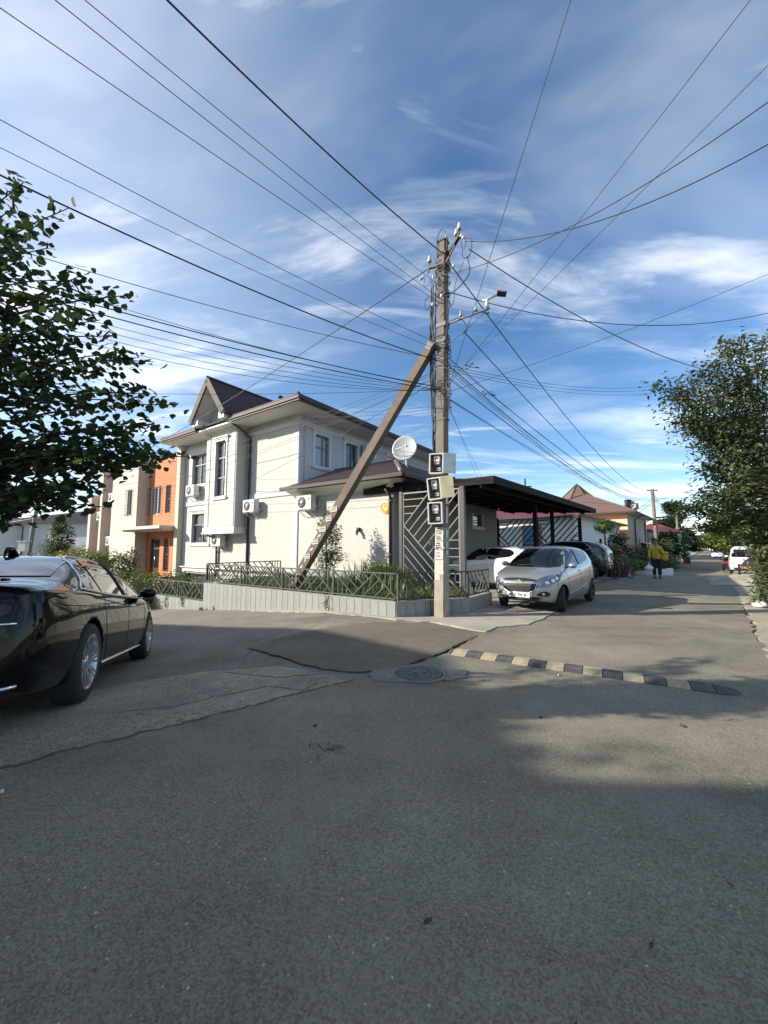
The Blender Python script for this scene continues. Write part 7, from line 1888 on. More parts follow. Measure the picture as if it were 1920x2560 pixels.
    def handle(s, x, z, m, sg, w=.20):
        p, n = s.hit('side', x, z, sg); q, _ = s.hit('side', x - w, z, sg); b = MB(); a = Vector((0, sg * .022, 0)); b.tube([p, p + a + Vector((-.03, 0, 0)), q + a + Vector((.03, 0, 0)), q], .011, 6); return b.build('door_handle', m, s.t)
def smooth_poly(pts, k=5):
    """round a polygon through its points"""
    P = [Vector(p) for p in pts]; n = len(P); out = []
    for i in range(n):
        p0, p1, p2, p3 = P[i - 1], P[i], P[(i + 1) % n], P[(i + 2) % n]
        for j in range(k):
            t = j / k; out.append(tuple(.5 * ((2 * p1) + (p2 - p0) * t + (2 * p0 - 5 * p1 + 4 * p2 - p3) * t * t + (3 * p1 - p0 - 3 * p2 + p3) * t ** 3)))
    return out

SEDAN = dict(stations=[-2.55, -2.50, -2.38, -2.2, -1.95, -1.7, -1.4, -1.05, -.7, -.3, .1, .5, .8, 1.1, 1.35, 1.6, 1.9, 2.2, 2.4, 2.52, 2.58],
    W=[(-2.55, .70), (-2.5, .82), (-2.38, .90), (-2.0, .945), (-1.4, .96), (0, .96), (1.4, .955), (2.0, .92), (2.3, .84), (2.5, .68), (2.58, .5)],
    zb=[(-2.55, .36), (-2.4, .24), (-1.8, .19), (1.9, .19), (2.4, .22), (2.58, .30)],
    zs=[(-2.55, .86), (-2.5, .94), (-2.38, .97), (-1.8, .975), (-1, .955), (0, .93), (1.1, .905), (1.6, .88), (2.1, .81), (2.4, .72), (2.58, .60)],
    zt=[(-2.55, .90), (-2.5, .99), (-2.38, 1.05), (-2.2, 1.075), (-1.95, 1.10), (-1.7, 1.165), (-1.4, 1.27), (-1.05, 1.365), (-.7, 1.425), (-.3, 1.45), (.1, 1.45), (.5, 1.395), (.8, 1.29), (1.1, 1.16), (1.35, 1.06), (1.6, 1.02), (1.9, .975), (2.2, .90), (2.4, .80), (2.52, .70), (2.58, .62)],
    yr=[(-2.55, .80), (-2.0, .80), (-1.7, .76), (-1.05, .64), (-.3, .62), (.5, .64), (1.1, .74), (1.6, .80), (2.58, .80)],
    axles=(-1.47, 1.48), r=.345, arch=.375, crease=.45)
def window_arch(sp, x0, x1, lift, top_drop, n=14):
    pass
def make_black_sedan():
    rot_h = math.atan2(.926, -.378); pitch = R(4.2)
    front, rear = Vector((-3.90, 6.30)), Vector((-2.80, 3.56))
    hd = (front - rear).normalized(); rot_h = math.atan2(hd.y, hd.x)
    left = Vector((-hd.y, hd.x)); W2 = .96 - .12
    # right-hand wheels are the ones seen: shift to the axis
    mid = (front + rear) / 2 + left * W2
    zf, zr_ = gz(front.x, front.y) + .006, gz(rear.x, rear.y) + .006; pitch = math.atan2(zr_ - zf, 2.95)
    c = Car('sedan', 'shiny black sedan parked at the left under the tree', (mid.x, mid.y, (zf + zr_) / 2), (0, pitch, rot_h), SEDAN, 'paint_black')
    t = c.t
    for x, st in ((-1.47, 0), (1.48, 0)):
        for sg in (-1, 1): wheel(t, x, sg * .845, .345, .225, sg, 'rim', 10, st)
    for sg in (-1, 1):
        c.panel('side_window', [(-.47, 1.02), (-.05, 1.025), (.02, 1.03), (-.02, 1.36), (-.40, 1.395), (-.52, 1.385)][::1] if False else [(-1.0, .985), (-.08, .965), (-.02, 1.36), (-.45, 1.38), (-.72, 1.36), (-.86, 1.295)], 'car_glass', 'side', sg, .007)
        c.panel('side_window', [(.02, .965), (1.04, .945), (1.10, .97), (.62, 1.24), (.30, 1.345), (.06, 1.36)], 'car_glass', 'side', sg, .007)
        c.panel('quarter_window', [(-1.50, 1.01), (-1.05, .99), (-.92, 1.29), (-1.0, 1.295), (-1.25, 1.165)], 'car_glass', 'side', sg, .007)
        c.line('window_trim', [(1.17, .935), (-.9, .965), (-1.62, 1.0), (-1.42, 1.08), (-1.20, 1.225), (-.95, 1.335), (-.70, 1.39), (-.2, 1.405), (.25, 1.38), (.62, 1.275), (1.05, 1.03), (1.17, .935)], .0115, 'chrome_satin', 'side', sg, .008)
        for x in (-.05,): c.line('pillar', [(x, .965), (x + .04, 1.37)], .022, 'car_black', 'side', sg, .004)
        c.line('door_gap', [(-1.02, .955), (-1.06, .80), (-1.02, .62), (-.94, .40), (-.90, .27)], .004, 'car_black', 'side', sg, .0)
        c.line('door_gap', [(-.02, .945), (-.03, .6), (-.02, .27)], .004, 'car_black', 'side', sg, .0)
        c.line('door_gap', [(1.10, .90), (1.02, .6), (1.0, .28)], .004, 'car_black', 'side', sg, .0)
        c.line('sill_trim', [(-.98, .275), (1.0, .255)], .013, 'chrome', 'side', sg, .008)
        c.line('shoulder_crease', [(-2.1, .86), (-1.3, .845), (0, .825), (1.9, .78)], .006, 'paint_black', 'side', sg, .001)
        c.handle(-.70, .845, 'chrome_satin', sg, .22); c.handle(.32, .83, 'chrome_satin', sg, .22)
        c.mirror_unit(1.0, .96, 'paint_black', sg, 1.1)
        c.panel('headlight', smooth_poly([(2.05, .70), (2.42, .62), (2.40, .70), (2.0, .80)], 3), 'lamp_clear', 'side', sg, .006)
    c.panel('rear_window', [(-.66, 1.115), (.66, 1.115), (.52, 1.35), (-.52, 1.35)], 'car_glass', 'end', -1, .007)
    c.panel('windscreen', [(-.70, 1.05), (.70, 1.05), (.55, 1.38), (-.55, 1.38)], 'car_glass', 'end', 1, .007)
    c.line('boot_gap', [(-.78, .98), (-.74, .70), (-.62, .52), (.62, .52), (.74, .70), (.78, .98)], .004, 'car_black', 'end', -1, 0)
    c.panel('tail_lamp', smooth_poly([(-.70, .80), (-.30, .78), (-.30, .84), (-.70, .88)], 3), 'lamp_smoked', 'end', -1, .006)
    c.panel('tail_lamp', smooth_poly([(.70, .80), (.30, .78), (.30, .84), (.70, .88)], 3), 'lamp_smoked', 'end', -1, .006)
    c.line('boot_chrome', [(-.78, .745), (.78, .745)], .010, 'chrome', 'end', -1, .006)
    c.line('bumper_chrome', [(-.80, .335), (-.5, .315), (.5, .315), (.80, .335)], .014, 'chrome', 'end', -1, .008)
    pl_ = c.panel('number_plate', [(-.26, .60), (.26, .60), (.26, .70), (-.26, .70)], 'plate', 'end', -1, .010)
    me = text_mesh('01 H', .075); me.materials.append(M_('ink')); o = link('plate_text', me, None, pl_); p, n = c.hit('end', 0, .65, -1); o.location = p + Vector((-.014, 0, 0)); o.rotation_euler = (R(90), 0, R(-90))
    c.panel('diffuser', [(-.6, .26), (.6, .26), (.66, .31), (-.66, .31)], 'car_black', 'end', -1, .004)
    b = MB(); b.tube([(-.75, 0, 1.41), (-.82, 0, 1.47), (-.90, 0, 1.46), (-.94, 0, 1.37)], [.05, .035, .02, .008], 8); b.build('fin_antenna', 'paint_black', t)
make_black_sedan()

HATCH = dict(stations=[-1.74, -1.70, -1.62, -1.48, -1.25, -.95, -.6, -.2, .15, .45, .72, .98, 1.2, 1.42, 1.62, 1.78, 1.88, 1.93],
    W=[(-1.74, .58), (-1.70, .68), (-1.6, .75), (-1.3, .79), (0, .80), (1.0, .80), (1.45, .765), (1.68, .69), (1.84, .54), (1.93, .36)],
    zb=[(-1.74, .40), (-1.6, .27), (-1.2, .20), (1.2, .19), (1.7, .22), (1.93, .30)],
    zs=[(-1.74, .98), (-1.62, 1.08), (-1.3, 1.12), (-.8, 1.08), (0, 1.0), (.7, .955), (1.1, .93), (1.5, .86), (1.75, .76), (1.93, .60)],
    zt=[(-1.74, 1.02), (-1.70, 1.14), (-1.62, 1.27), (-1.48, 1.42), (-1.25, 1.495), (-.95, 1.525), (-.6, 1.54), (-.2, 1.54), (.15, 1.50), (.45, 1.40), (.72, 1.26), (.98, 1.11), (1.2, 1.02), (1.42, .965), (1.62, .90), (1.78, .81), (1.88, .72), (1.93, .64)],
    yr=[(-1.74, .80), (-1.5, .76), (-.95, .73), (0, .73), (.45, .75), (.98, .82), (1.3, .84), (1.93, .80)],
    axles=(-1.19, 1.185), r=.29, arch=.325, crease=.5)
def make_hatch(label, loc, rz, paint, rimm, front=True, rails=False, steer=0.0, plate=None, spec=HATCH, name='hatchback'):
    c = Car(name, label, loc, (0, 0, rz), spec, paint, 'small hatchbacks'); t = c.t; t.scale = (.97, .97, .96)
    for x, st in ((-1.19, 0), (1.185, steer)):
        for sg in (-1, 1): wheel(t, x, sg * .70, .29, .175, sg, rimm, 7, st, False)
    for sg in (-1, 1):
        c.panel('side_window', smooth_poly([(-.10, 1.045), (.30, 1.02), (.78, .995), (.80, 1.03), (.42, 1.31), (.18, 1.42), (-.06, 1.44)], 2), 'car_glass', 'side', sg, .006, .06)
        c.panel('side_window', smooth_poly([(-.98, 1.155), (-.6, 1.10), (-.20, 1.055), (-.17, 1.42), (-.55, 1.43), (-.95, 1.40), (-1.12, 1.28)], 2), 'car_glass', 'side', sg, .006, .06)
        c.line('door_gap', [(.92, .93), (.86, .7), (.84, .40), (.80, .26)], .0035, 'car_black', 'side', sg, 0)
        c.line('door_gap', [(-.15, 1.03), (-.17, .6), (-.17, .26)], .0035, 'car_black', 'side', sg, 0)
        c.line('door_gap', [(-.95, 1.12), (-.98, .85), (-.82, .62), (-.76, .42), (-.74, .26)], .0035, 'car_black', 'side', sg, 0)
        c.line('side_crease', [(1.3, .80), (.4, .84), (-.8, .93), (-1.5, 1.0)], .005, paint, 'side', sg, .001)
        c.line('sill_crease', [(.8, .38), (-.1, .46), (-.75, .56)], .006, paint, 'side', sg, .001)
        c.handle(.05, .895, paint, sg, .16)
        c.mirror_unit(.74, 1.005, paint, sg, .95)
        c.panel('tail_lamp', smooth_poly([(-1.66, .86), (-1.50, .84), (-1.42, 1.05), (-1.60, 1.10)], 3), 'lamp_red', 'side', sg, .008)
        # swept headlight, seen from the side and the front alike
        hl = c.panel('headlight', smooth_poly([(1.52, .66), (1.80, .56), (1.86, .64), (1.66, .80), (1.16, .925), (1.26, .82)], 3), 'lamp_dark', 'side', sg, .007, .035)
        c.line('lamp_rim', [(1.52, .66), (1.80, .56), (1.86, .64), (1.66, .80), (1.16, .925), (1.26, .82)], .006, 'chrome', 'side', sg, .006, hl, closed=True)
        for k in range(3):
            p, n = c.hit('side', 1.74 - .13 * k, .69 + .045 * k, sg); b = MB(); b.lathe([(.005, .016), (.045, .010), (.060, -.004)], 12, (0, 0, 0)); o = b.build('lamp_reflector', 'chrome', hl); o.location = p + n * .006; o.rotation_euler = n.to_track_quat('Z', 'Y').to_euler()
        fl = c.panel('fog_lamp_recess', smooth_poly([(sg * .42, .40), (sg * .60, .38), (sg * .64, .45), (sg * .56, .50), (sg * .44, .45)], 3), 'car_black', 'end', 1, .007, .03)
        p, n = c.hit('end', sg * .53, .435, 1); b = MB(); b.lathe([(.004, .015), (.03, .012), (.036, -.002)], 12); o = b.build('fog_lamp', 'lamp_clear', fl); o.location = p + n * .008; o.rotation_euler = n.to_track_quat('Z', 'Y').to_euler()
        c.line('pillar', [(-.135, 1.05), (-.12, 1.44)], .018, 'car_black', 'side', sg, .003)
        if rails:
            b = MB(); q = [c.hit('top', x, sg * .50)[0] + Vector((0, 0, h)) for x, h in ((.05, .0), (0, .045), (-.6, .05), (-1.2, .045), (-1.3, .0))]; b.tube(q, .014, 6); b.build('roof_rail', 'steel_grey', t)
    ws = c.panel('windscreen', smooth_poly([(-.64, 1.03), (0, 1.01), (.64, 1.03), (.585, 1.25), (.52, 1.43), (0, 1.455), (-.52, 1.43), (-.585, 1.25)], 3), 'car_glass', 'end', 1, .006, .07)
    for sg in (-1, 1): c.line('wiper', [(sg * .05 - .3, 1.035), (sg * .05 + .25, 1.075)], .006, 'car_black', 'end', 1, .012, ws)
    c.panel('rear_window', smooth_poly([(-.52, 1.16), (.52, 1.16), (.48, 1.40), (-.48, 1.40)], 2), 'car_glass', 'end', -1, .006, .07)
    if front:
        c.panel('upper_grille', smooth_poly([(-.36, .715), (.36, .715), (.32, .76), (0, .775), (-.32, .76)], 3), 'car_black', 'end', 1, .007, .04)
        gr = c.panel('lower_grille', smooth_poly([(-.40, .655), (.40, .655), (.36, .53), (.24, .475), (-.24, .475), (-.36, .53)], 3), 'car_black', 'end', 1, .007, .04)
        for z in (.52, .56, .60, .635): c.line('grille_bar', [(-.33, z), (.33, z)], .005, 'rim_dark', 'end', 1, .010, gr)
        c.line('grille_chrome', [(-.42, .665), (.42, .665), (.375, .525), (.25, .462), (-.25, .462), (-.375, .525)], .008, 'chrome', 'end', 1, .006, gr, closed=True)
        p, n = c.hit('end', 0, .69, 1); b = MB(); b.bar((0, -.10, 0), (0, .10, 0), .05, .016, (1, 0, 0)); b.bar((0, -.045, -.026), (0, .045, .026), .075, .018, (1, 0, 0)); o = b.build('emblem', 'gold', t); o.location = p + n * .012
        bi = c.panel('bumper_intake', smooth_poly([(-.40, .30), (.40, .30), (.44, .37), (-.44, .37)], 2), 'car_black', 'end', 1, .005, .04)
        npo = c.panel('number_plate', [(-.26, .345), (.26, .345), (.26, .455), (-.26, .455)], 'plate', 'end', 1, .016)
        if plate:
            me = text_mesh(plate, .085, .001); me.materials.append(M_('ink')); o = link('plate_text', me, None, npo); p, n = c.hit('end', 0, .40, 1); o.location = p + n * .024; o.rotation_euler = (R(90), 0, R(90))
    c.line('bonnet_gap', [(-.66, .80), (-.45, .79), (.45, .79), (.66, .80)], .0035, 'car_black', 'end', 1, 0)
    b = MB(); p, n = c.hit('top', -.05, 0); b.tube([p, p + Vector((-.05, 0, .07)), p + Vector((-.09, 0, .09))], [.012, .008, .003], 6); b.build('antenna', 'car_black', t)
    return c
# silver hatchback: seen wheels are its left-hand ones in our view (its own left side faces the street)
fr, rr = Vector((4.02, 8.82)), Vector((5.56, 10.52)); hd = (fr - rr).normalized(); lf = Vector((-hd.y, hd.x)); mid = (fr + rr) / 2 - lf * .70
make_hatch('silver hatchback standing half out of the driveway, facing the camera', (mid.x, mid.y, .035), math.atan2(hd.y, hd.x), 'paint_silver', 'rim_dark', True, False, R(16), '40 E 906 JB')
hd = Vector((-.78, .63)).normalized(); make_hatch('white hatchback with roof rails parked nose-in under the carport', (3.88, 14.0, .035), math.atan2(hd.y, hd.x), 'paint_white', 'rim', True, True)
def scaled(sp, kx, ky, kz, **kw):
    d = dict(sp); d['stations'] = [x * kx for x in sp['stations']]
    for k in ('W', 'zb', 'zs', 'zt', 'yr'):
        f = {'W': ky, 'yr': 1}.get(k, kz); d[k] = [(x * kx, v * f) for x, v in sp[k]]
    d['axles'] = tuple(x * kx for x in sp['axles']); d.update(kw); return d
def simple_car(name, label, loc, rz, spec, paint, belt, glass, grp, r, rimm='rim', tail=None, win_end=(1.0, 1.3), van=False):
    c = Car(name, label, loc, (0, 0, rz), spec, paint, grp); t = c.t
    for x in spec['axles']:
        for sg in (-1, 1): W = lerpc(spec['W'], x); wheel(t, x, sg * (W - .10), r, .2, sg, rimm, 5, 0, False)
    for sg in (-1, 1):
        for poly in glass: c.panel('side_window', poly, 'car_glass', 'side', sg, .008, .10)
        for x in belt: c.line('door_gap', [(x, spec['zs'][3][1]), (x, .35)], .004, 'car_black', 'side', sg, 0)
        if tail: c.panel('tail_lamp', [(sg * q[0], q[1]) for q in tail], 'lamp_red', 'end', -1, .010, .08)
        c.mirror_unit(glass[0][1][0], glass[0][1][1] + .02, paint, sg)
    z0, z1, y0, y1 = win_end[:4]
    c.panel('rear_window', [(-y0, z0), (y0, z0), (y1, z1), (-y1, z1)], 'car_glass', 'end', -1, .008, .1)
    c.panel('windscreen', [(-y0, z0), (y0, z0), (y1, z1), (-y1, z1)], 'car_glass', 'end', 1, .008, .1)
    pl_ = c.panel('number_plate', [(-.26, .62), (.26, .62), (.26, .73), (-.26, .73)], 'plate', 'end', -1, .012)
    c.panel('bumper', [(-.62, .34), (.62, .34), (.66, .48), (-.66, .48)], 'car_black', 'end', -1, .006, .1)
    return c
SUV = scaled(HATCH, 1.30, 1.16, 1.12, r=.36, arch=.40)
hd = Vector((-.76, .65)).normalized()
c = simple_car('suv', 'dark navy estate car parked nose-in beside the white hatchback', (8.55, 18.95, .035), math.atan2(hd.y, hd.x), SUV, 'paint_navy', (1.1, -.2, -1.2), [[(-.13, 1.18), (1.0, 1.12), (.55, 1.47), (-.08, 1.62)], [(-1.35, 1.28), (-.25, 1.19), (-.2, 1.60), (-1.2, 1.57)]], 'cars farther off', .36, tail=[(.45, 1.05), (.82, 1.08), (.80, 1.17), (.45, 1.13)], win_end=(1.28, 1.55, .62, .55))
for sg in (-1, 1): c.line('window_trim', [(1.1, 1.10), (-.3, 1.16), (-1.4, 1.27), (-1.62, 1.36), (-1.35, 1.60), (-.3, 1.655)], .016, 'chrome', 'side', sg, .008)
SED2 = scaled(SEDAN, .93, .94, .97, r=.32, arch=.35)
def road_pt(u, Y): q = at(u, Y); return (q[0], q[1], gz(q[0], q[1]) + .03)
simple_car('sedan', 'black sedan parked beyond the white van on the right', road_pt(1827, 37.5), RA, SED2, 'paint_dark', (1.0, -.05), [[(-.02, .99), (.93, .96), (.3, 1.33), (.03, 1.35)], [(-.95, 1.01), (-.08, .99), (-.03, 1.35), (-.55, 1.36)]], 'cars farther off', .32, tail=[(.40, .72), (.80, .74), (.78, .88), (.42, .86)], win_end=(1.06, 1.32, .62, .5))
VAN = dict(stations=[-2.1, -2.06, -1.95, -1.7, -1.2, -.6, 0, .6, 1.0, 1.3, 1.55, 1.75, 1.95, 2.08, 2.14], W=[(-2.1, .70), (-2.06, .78), (-1.95, .82), (0, .84), (1.3, .83), (1.9, .76), (2.14, .6)], zb=[(-2.1, .34), (-1.9, .26), (1.8, .24), (2.14, .34)], zs=[(-2.1, 1.02), (0, 1.06), (1.3, 1.04), (1.7, 1.0), (1.95, .92), (2.14, .75)], zt=[(-2.1, 1.5), (-2.06, 1.72), (-1.95, 1.86), (-1.7, 1.92), (0, 1.94), (.6, 1.92), (1.0, 1.84), (1.3, 1.62), (1.55, 1.36), (1.75, 1.13), (1.95, 1.0), (2.14, .82)], yr=[(-2.1, .84), (1.0, .80), (1.5, .86), (2.14, .85)], axles=(-1.2, 1.35), r=.30, arch=.34, crease=.4)
simple_car('minivan', 'white minivan parked on the right, its rear towards the camera', road_pt(1853, 27.6), RA, VAN, 'paint_white', (.9, -.1), [[(.2, 1.12), (1.1, 1.10), (.85, 1.66), (.25, 1.72)], [(-.9, 1.14), (.1, 1.12), (.12, 1.72), (-.9, 1.72)], [(-1.85, 1.14), (-1.0, 1.14), (-1.0, 1.72), (-1.75, 1.70)]], 'cars farther off', .30, tail=[(.70, .72), (.80, .72), (.80, 1.05), (.72, 1.05)], win_end=(1.18, 1.70, .70, .64), van=True)
simple_car('sedan', 'far black and white car coming down the street', road_pt(1788, 75), RA + PI, SED2, 'paint_white', (1.0, -.05), [[(-.02, .99), (.93, .96), (.3, 1.33), (.03, 1.35)], [(-.95, 1.01), (-.08, .99), (-.03, 1.35), (-.55, 1.36)]], 'cars farther off', .32, win_end=(1.06, 1.32, .62, .5))
simple_car('sedan', 'far white car standing at the right edge of the street', road_pt(1801, 82), RA + R(190), SED2, 'paint_white', (1.0, -.05), [[(-.02, .99), (.93, .96), (.3, 1.33), (.03, 1.35)], [(-.95, 1.01), (-.08, .99), (-.03, 1.35), (-.55, 1.36)]], 'cars farther off', .32, win_end=(1.06, 1.32, .62, .5))
simple_car('minivan', 'far white van at the end of the street', road_pt(1778, 115), RA + PI, VAN, 'paint_white', (.9, -.1), [[(.2, 1.12), (1.1, 1.10), (.85, 1.66), (.25, 1.72)]], 'cars farther off', .30, win_end=(1.18, 1.70, .70, .64))
# loaded handcart under the right tree
p = road_pt(1883, 20.5); t = thing('handcart', 'handcart heaped with a dark tarpaulin under the right tree', 'cart', p, RA); b = MB(); n, m_ = 12, 8; g_ = random.Random(3)
vs = [(-1.1 + 2.2 * i / n, -.6 + 1.2 * j / m_, .55 + .45 * math.sin(PI * i / n) ** .6 * math.sin(PI * j / m_) ** .6 + g_.uniform(-.04, .04)) for i in range(n + 1) for j in range(m_ + 1)]
b.add(vs, [(i * (m_ + 1) + j, (i + 1) * (m_ + 1) + j, (i + 1) * (m_ + 1) + j + 1, i * (m_ + 1) + j + 1) for i in range(n) for j in range(m_)], True); b.build('tarpaulin', 'tarp', t)
b = MB(); b.box(-1.1, 1.1, -.6, .6, .42, .54); b.tube([(-1.1, -.4, .48), (-2.0, -.4, .8)], .03, 6); b.tube([(-1.1, .4, .48), (-2.0, .4, .8)], .03, 6); b.build('bed', 'wood', t)
for y in (-.68, .68):
    b = MB(); b.lathe([(.26, -.04), (.32, -.04), (.32, .04), (.26, .04)], 18, (0, y, .32), 'y', cap=False); b.lathe([(.001, 0), (.26, .01)], 18, (0, y, .32), 'y', cap=False); b.build('wheel', 'tyre', t)
b = MB(); b.bbox(-.5, .3, -.4, .4, .98, 1.38, .06); b.build('bundle', 'purple', t)
# ------------------------------------------------------------------ the person with the yellow jacket
def skin_mesh(name, joints, edges, m, parent, levels=2, root=0):
    """one continuous surface grown round a skeleton: joints are (x, y, z, rx, ry)"""
    me = bpy.data.meshes.new(name); me.from_pydata([j[:3] for j in joints], edges, []); o = bpy.data.objects.new(name, me); C.objects.link(o)
    sk = o.modifiers.new('skin', 'SKIN'); sk.use_smooth_shade = True
    if not me.skin_vertices: bpy.context.view_layer.objects.active = o; me.attributes.new('skin', 'FLOAT', 'POINT')
    for i, j in enumerate(joints):
        v = me.skin_vertices[0].data[i]; v.radius = (j[3], j[4] if len(j) > 4 else j[3]); v.use_root = (i == root)
    sb = o.modifiers.new('sub', 'SUBSURF'); sb.levels = levels; sb.render_levels = levels
    dg = bpy.context.evaluated_depsgraph_get(); dg.update(); nm = bpy.data.meshes.new_from_object(o.evaluated_get(dg)); bpy.data.objects.remove(o, do_unlink=True)
    for p in nm.polygons: p.use_smooth = True
    nm.materials.clear(); nm.name = name
    return link(name, nm, m, parent)
def person():
    q = at(1636, 17.85); t = thing('person', 'person in a yellow jacket and black trousers walking with bags', 'person', (q[0], q[1], gz(q[0], q[1]) + .025), math.atan2(-q[0], q[1]) )
    # local: the person faces -y (towards the camera); x to the camera's right
    J = [(0, 0, .95, .155, .11), (0, 0, 1.10, .15, .105), (0, -.01, 1.28, .17, .115), (0, 0, 1.43, .12, .09), (0, 0, 1.50, .055, .055), (0, -.012, 1.565, .07, .08), (0, -.015, 1.66, .082, .098), (0, -.01, 1.735, .058, .07),
         (-.17, 0, 1.40, .065, .065), (-.235, -.01, 1.15, .05, .05), (-.25, -.05, .93, .038, .038), (-.255, -.07, .84, .036, .026),
         (.17, 0, 1.40, .065, .065), (.25, .0, 1.17, .05, .05), (.20, -.13, 1.20, .04, .04), (.15, -.15, 1.29, .034, .028),
         (-.095, 0, .88, .095, .09), (-.10, -.03, .50, .068, .07), (-.10, -.02, .10, .048, .05), (-.11, -.14, .05, .042, .035),
         (.095, 0, .88, .095, .09), (.11, .02, .50, .068, .07), (.105, .06, .10, .048, .05), (.12, -.05, .05, .042, .035)]
    E_ = [(0, 1), (1, 2), (2, 3), (3, 4), (4, 5), (5, 6), (6, 7), (3, 8), (8, 9), (9, 10), (10, 11), (3, 12), (12, 13), (13, 14), (14, 15), (0, 16), (16, 17), (17, 18), (18, 19), (0, 20), (20, 21), (21, 22), (22, 23)]
    body = skin_mesh('body', J, E_, 'skin', t)
    k = 1.17
    jk = [(0, 0, .84, .19, .145), (0, 0, 1.10, .178, .135), (0, -.01, 1.28, .195, .14), (0, 0, 1.42, .14, .11), (0, 0, 1.49, .085, .08), (-.175, 0, 1.395, .085, .085), (-.245, -.01, 1.15, .07, .07), (-.258, -.05, .95, .055, .055), (.175, 0, 1.395, .085, .085), (.26, 0, 1.17, .07, .07), (.205, -.13, 1.20, .058, .058)]
    jo = skin_mesh('jacket', jk, [(0, 1), (1, 2), (2, 3), (3, 4), (3, 5), (5, 6), (6, 7), (3, 8), (8, 9), (9, 10)], 'jacket', t)
    b = MB(); b.bar((0, -.150, .80), (0, -.160, 1.30), .014, .012); b.bar((0, -.165, 1.30), (0, -.115, 1.47), .014, .012); b.build('zip', 'ink', jo)
    b = MB(); b.lathe([(.095, 1.45), (.105, 1.50), (.085, 1.515), (.075, 1.47)], 14, (0, 0, 0), cap=False); b.build('collar', 'jacket', jo)
    tr = [(0, 0, .97, .165, .12), (-.095, 0, .85, .115, .11), (-.10, -.03, .50, .088, .09), (-.10, -.02, .12, .075, .075), (.095, 0, .85, .115, .11), (.11, .02, .50, .088, .09), (.105, .06, .12, .075, .075)]
    skin_mesh('trousers', tr, [(0, 1), (1, 2), (2, 3), (0, 4), (4, 5), (5, 6)], 'trousers', t)
    for x, y in ((-.105, -.05), (.112, .03)):
        b = MB(); prof = [(.06, .050), (.02, .055), (-.06, .052), (-.13, .045), (-.17, .02)]; n = 10
        vs = [(x + w * math.cos(2 * PI * i / n), y + yy, .045 + .045 * (1 if w > .03 else .6) * math.sin(2 * PI * i / n)) for yy, w in prof for i in range(n)]
        b.add(vs, [(j * n + i, j * n + (i + 1) % n, (j + 1) * n + (i + 1) % n, (j + 1) * n + i) for j in range(4) for i in range(n)] + [tuple(range(n)), tuple(range(4 * n, 5 * n))], True); b.box(x - .05, x + .05, y - .17, y + .08, .0, .018); b.build('shoe', 'shoe', t)
    # hair as a cap over the skull, and the face
    b = MB(); n, m_ = 16, 7; vs = []
    for i in range(m_ + 1):
        ph = PI * .5 * i / m_ * 1.12
        for j in range(n):
            a = 2 * PI * j / n; fr = max(0, -math.sin(a)); r_ = math.sin(ph); zz = math.cos(ph); cut = 1 - .55 * fr * (i / m_) ** 2
            vs.append((.096 * r_ * math.cos(a), .004 + .112 * r_ * math.sin(a) * (1 if fr == 0 else cut * .95 + .02), 1.668 + .118 * zz * (1 if zz > 0 else .7) + .05 * fr * (i / m_) ** 2))
    b.add(vs, [(i * n + j, i * n + (j + 1) % n, (i + 1) * n + (j + 1) % n, (i + 1) * n + j) for i in range(m_) for j in range(n)], True); b.build('hair', 'hair', t)
    b = MB(); b.lathe([(.012, -.118), (.013, -.112)], 8, (-.032, 0, 1.655), 'y'); b.lathe([(.012, -.118), (.013, -.112)], 8, (.032, 0, 1.655), 'y'); b.bar((-.05, -.105, 1.678), (-.014, -.115, 1.682), .009, .008); b.bar((.05, -.105, 1.678), (.014, -.115, 1.682), .009, .008); b.bar((-.025, -.112, 1.592), (.025, -.112, 1.592), .010, .008); b.build('features', 'hair', body)
    b = MB(); b.tube([(0, -.108, 1.665), (0, -.128, 1.632), (0, -.112, 1.622)], [.008, .014, .010], 6); b.tube([(-.085, -.005, 1.66), (-.092, 0, 1.63), (-.085, 0, 1.61)], [.012, .018, .010], 6); b.tube([(.085, -.005, 1.66), (.092, 0, 1.63), (.085, 0, 1.61)], [.012, .018, .010], 6); b.build('nose_and_ears', 'skin', body)
    # fingers
    for hx, hy, hz, sx, dz in ((-.257, -.075, .82, -1, -1), (.135, -.155, 1.31, 1, .6)):
        b = MB()
        for f in range(4):
            ox = (f - 1.5) * .017; l = (.062, .072, .068, .055)[f]; b.tube([(hx + ox, hy, hz), (hx + ox * 1.1, hy - .016, hz + dz * l * .5), (hx + ox * 1.05, hy - .004, hz + dz * l * .85), (hx + ox, hy + .014, hz + dz * l)], [.009, .0085, .008, .006], 6)
        b.tube([(hx - sx * .028, hy, hz - dz * .015), (hx - sx * .048, hy - .018, hz + dz * .015), (hx - sx * .040, hy - .028, hz + dz * .04)], [.011, .009, .007], 6); b.build('fingers', 'skin', body)
    return t
pt = person()
pm = pt.matrix_basis if False else Matrix.Translation(pt.location) @ Matrix.Rotation(pt.rotation_euler.z, 4, 'Z')
p = pm @ Vector((-.29, -.08, .38)); bag = sack('carrier_bag', 'white plastic carrier bag hanging from the hand of the person', p, .175, 'plastic_bag', 9)
b = MB(); b.tube([(-.02, 0, .20), (.0, 0, .34), (.03, .0, .42)], .012, 5); b.tube([(.05, 0, .20), (.05, 0, .34), (.035, 0, .42)], .010, 5); b.build('handles', 'plastic_bag', bag)
p = pm @ Vector((.29, .17, .86)); t = thing('delivery_bag', 'big yellow box-shaped delivery bag slung behind the person', 'bag', p, pt.rotation_euler.z)
b = MB(); b.bbox(-.13, .14, -.14, .14, -.06, .36, .07); o = b.build('bag', 'jacket', t); o.rotation_euler = (0, R(12), R(24))
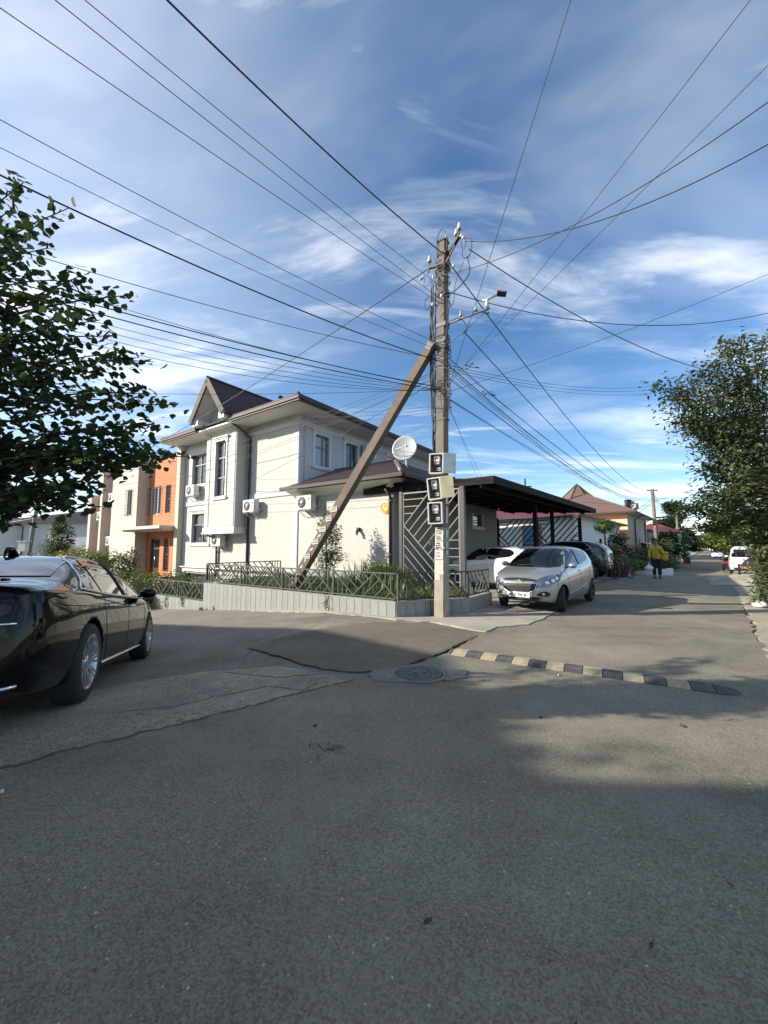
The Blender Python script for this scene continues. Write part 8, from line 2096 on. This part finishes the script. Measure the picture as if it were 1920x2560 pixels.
b = MB(); b.bar((-.10, -.143, .26), (.11, -.143, .26), .02, .02); b.bar((.08, -.143, .0), (.08, -.143, .30), .012, .012); b.build('piping', 'ink', o)
cable('strap', [(-.05, -.05, .44), (-.10, -.10, .55), (-.18, -.18, .50), (-.20, -.15, .36)], .016, t, 'ink')
# ------------------------------------------------------------------ bicycle
def bicycle():
    q = at(1552, 17.6); t = thing('bicycle', 'black bicycle standing on its stand beside the dark red pot', 'bicycle', (q[0], q[1], gz(q[0], q[1]) + .025), R(205)); r = .33
    for x in (-.52, .52):
        h = bpy.data.objects.new('wheel', None); C.objects.link(h); h.parent = t; h.location = (x, 0, r)
        b = MB(); b.tube([(r * .96 * math.cos(a), 0, r * .96 * math.sin(a)) for a in [2 * PI * i / 32 for i in range(33)]], .022, 6, cap=False); b.build('tyre', 'tyre', h)
        b = MB(); b.tube([(r * .88 * math.cos(a), 0, r * .88 * math.sin(a)) for a in [2 * PI * i / 32 for i in range(33)]], .010, 5, cap=False)
        for k in range(16): a = 2 * PI * k / 16; b.tube([(0, .02 * (-1) ** k, 0), (r * .88 * math.cos(a), 0, r * .88 * math.sin(a))], .0025, 4)
        b.lathe([(.022, -.04), (.022, .04)], 10, (0, 0, 0), 'y'); b.build('rim', 'steel_grey', h)
    b = MB(); bb, st, hd_, hb = (-.08, 0, .30), (-.22, 0, .78), (.36, 0, .80), (.40, 0, .66)
    for p, q_ in ((bb, st), (bb, hb), (st, hd_), (hd_, hb)): b.tube([p, q_], .018, 8)
    for y in (-.05, .05): b.tube([bb, (-.52, y, r)], .011, 6); b.tube([(-.21, 0, .74), (-.52, y, r)], .009, 6); b.tube([hb, (.46, y, .5), (.52, y, r)], .014, 6)
    b.build('frame', 'black_metal', t)
    b = MB(); b.tube([hd_, (.33, 0, .98)], .015, 6); b.tube([(.26, -.29, 1.02), (.34, -.12, 1.0), (.35, 0, .99), (.34, .12, 1.0), (.26, .29, 1.02)], .012, 6); b.build('handlebar', 'black_metal', t)
    b = MB(); b.tube([st, (-.25, 0, .88)], .014, 6); b.bbox(-.38, -.12, -.07, .07, .88, .93, .02); b.build('saddle', 'tyre', t)
    b = MB(); b.lathe([(.09, -.05), (.09, -.045)], 18, (-.08, 0, .30), 'y'); b.tube([(-.08, -.06, .30), (-.02, -.07, .14)], .010, 5); b.tube([(-.08, .06, .30), (-.14, .07, .46)], .010, 5); b.box(-.06, .02, -.16, -.08, .13, .15); b.box(-.18, -.10, .08, .16, .45, .47); b.build('crank', 'steel_dark', t)
    b = MB(); b.box(.40, .62, -.13, .13, .70, .73); b.tube([(.45, 0, .73), (.50, 0, .80)], .03, 6); b.build('front_rack', 'black_metal', t)
    b = MB(); b.tube([(-.30, .05, .28), (-.36, .22, .0)], .010, 5); b.build('stand', 'steel_grey', t)
bicycle()
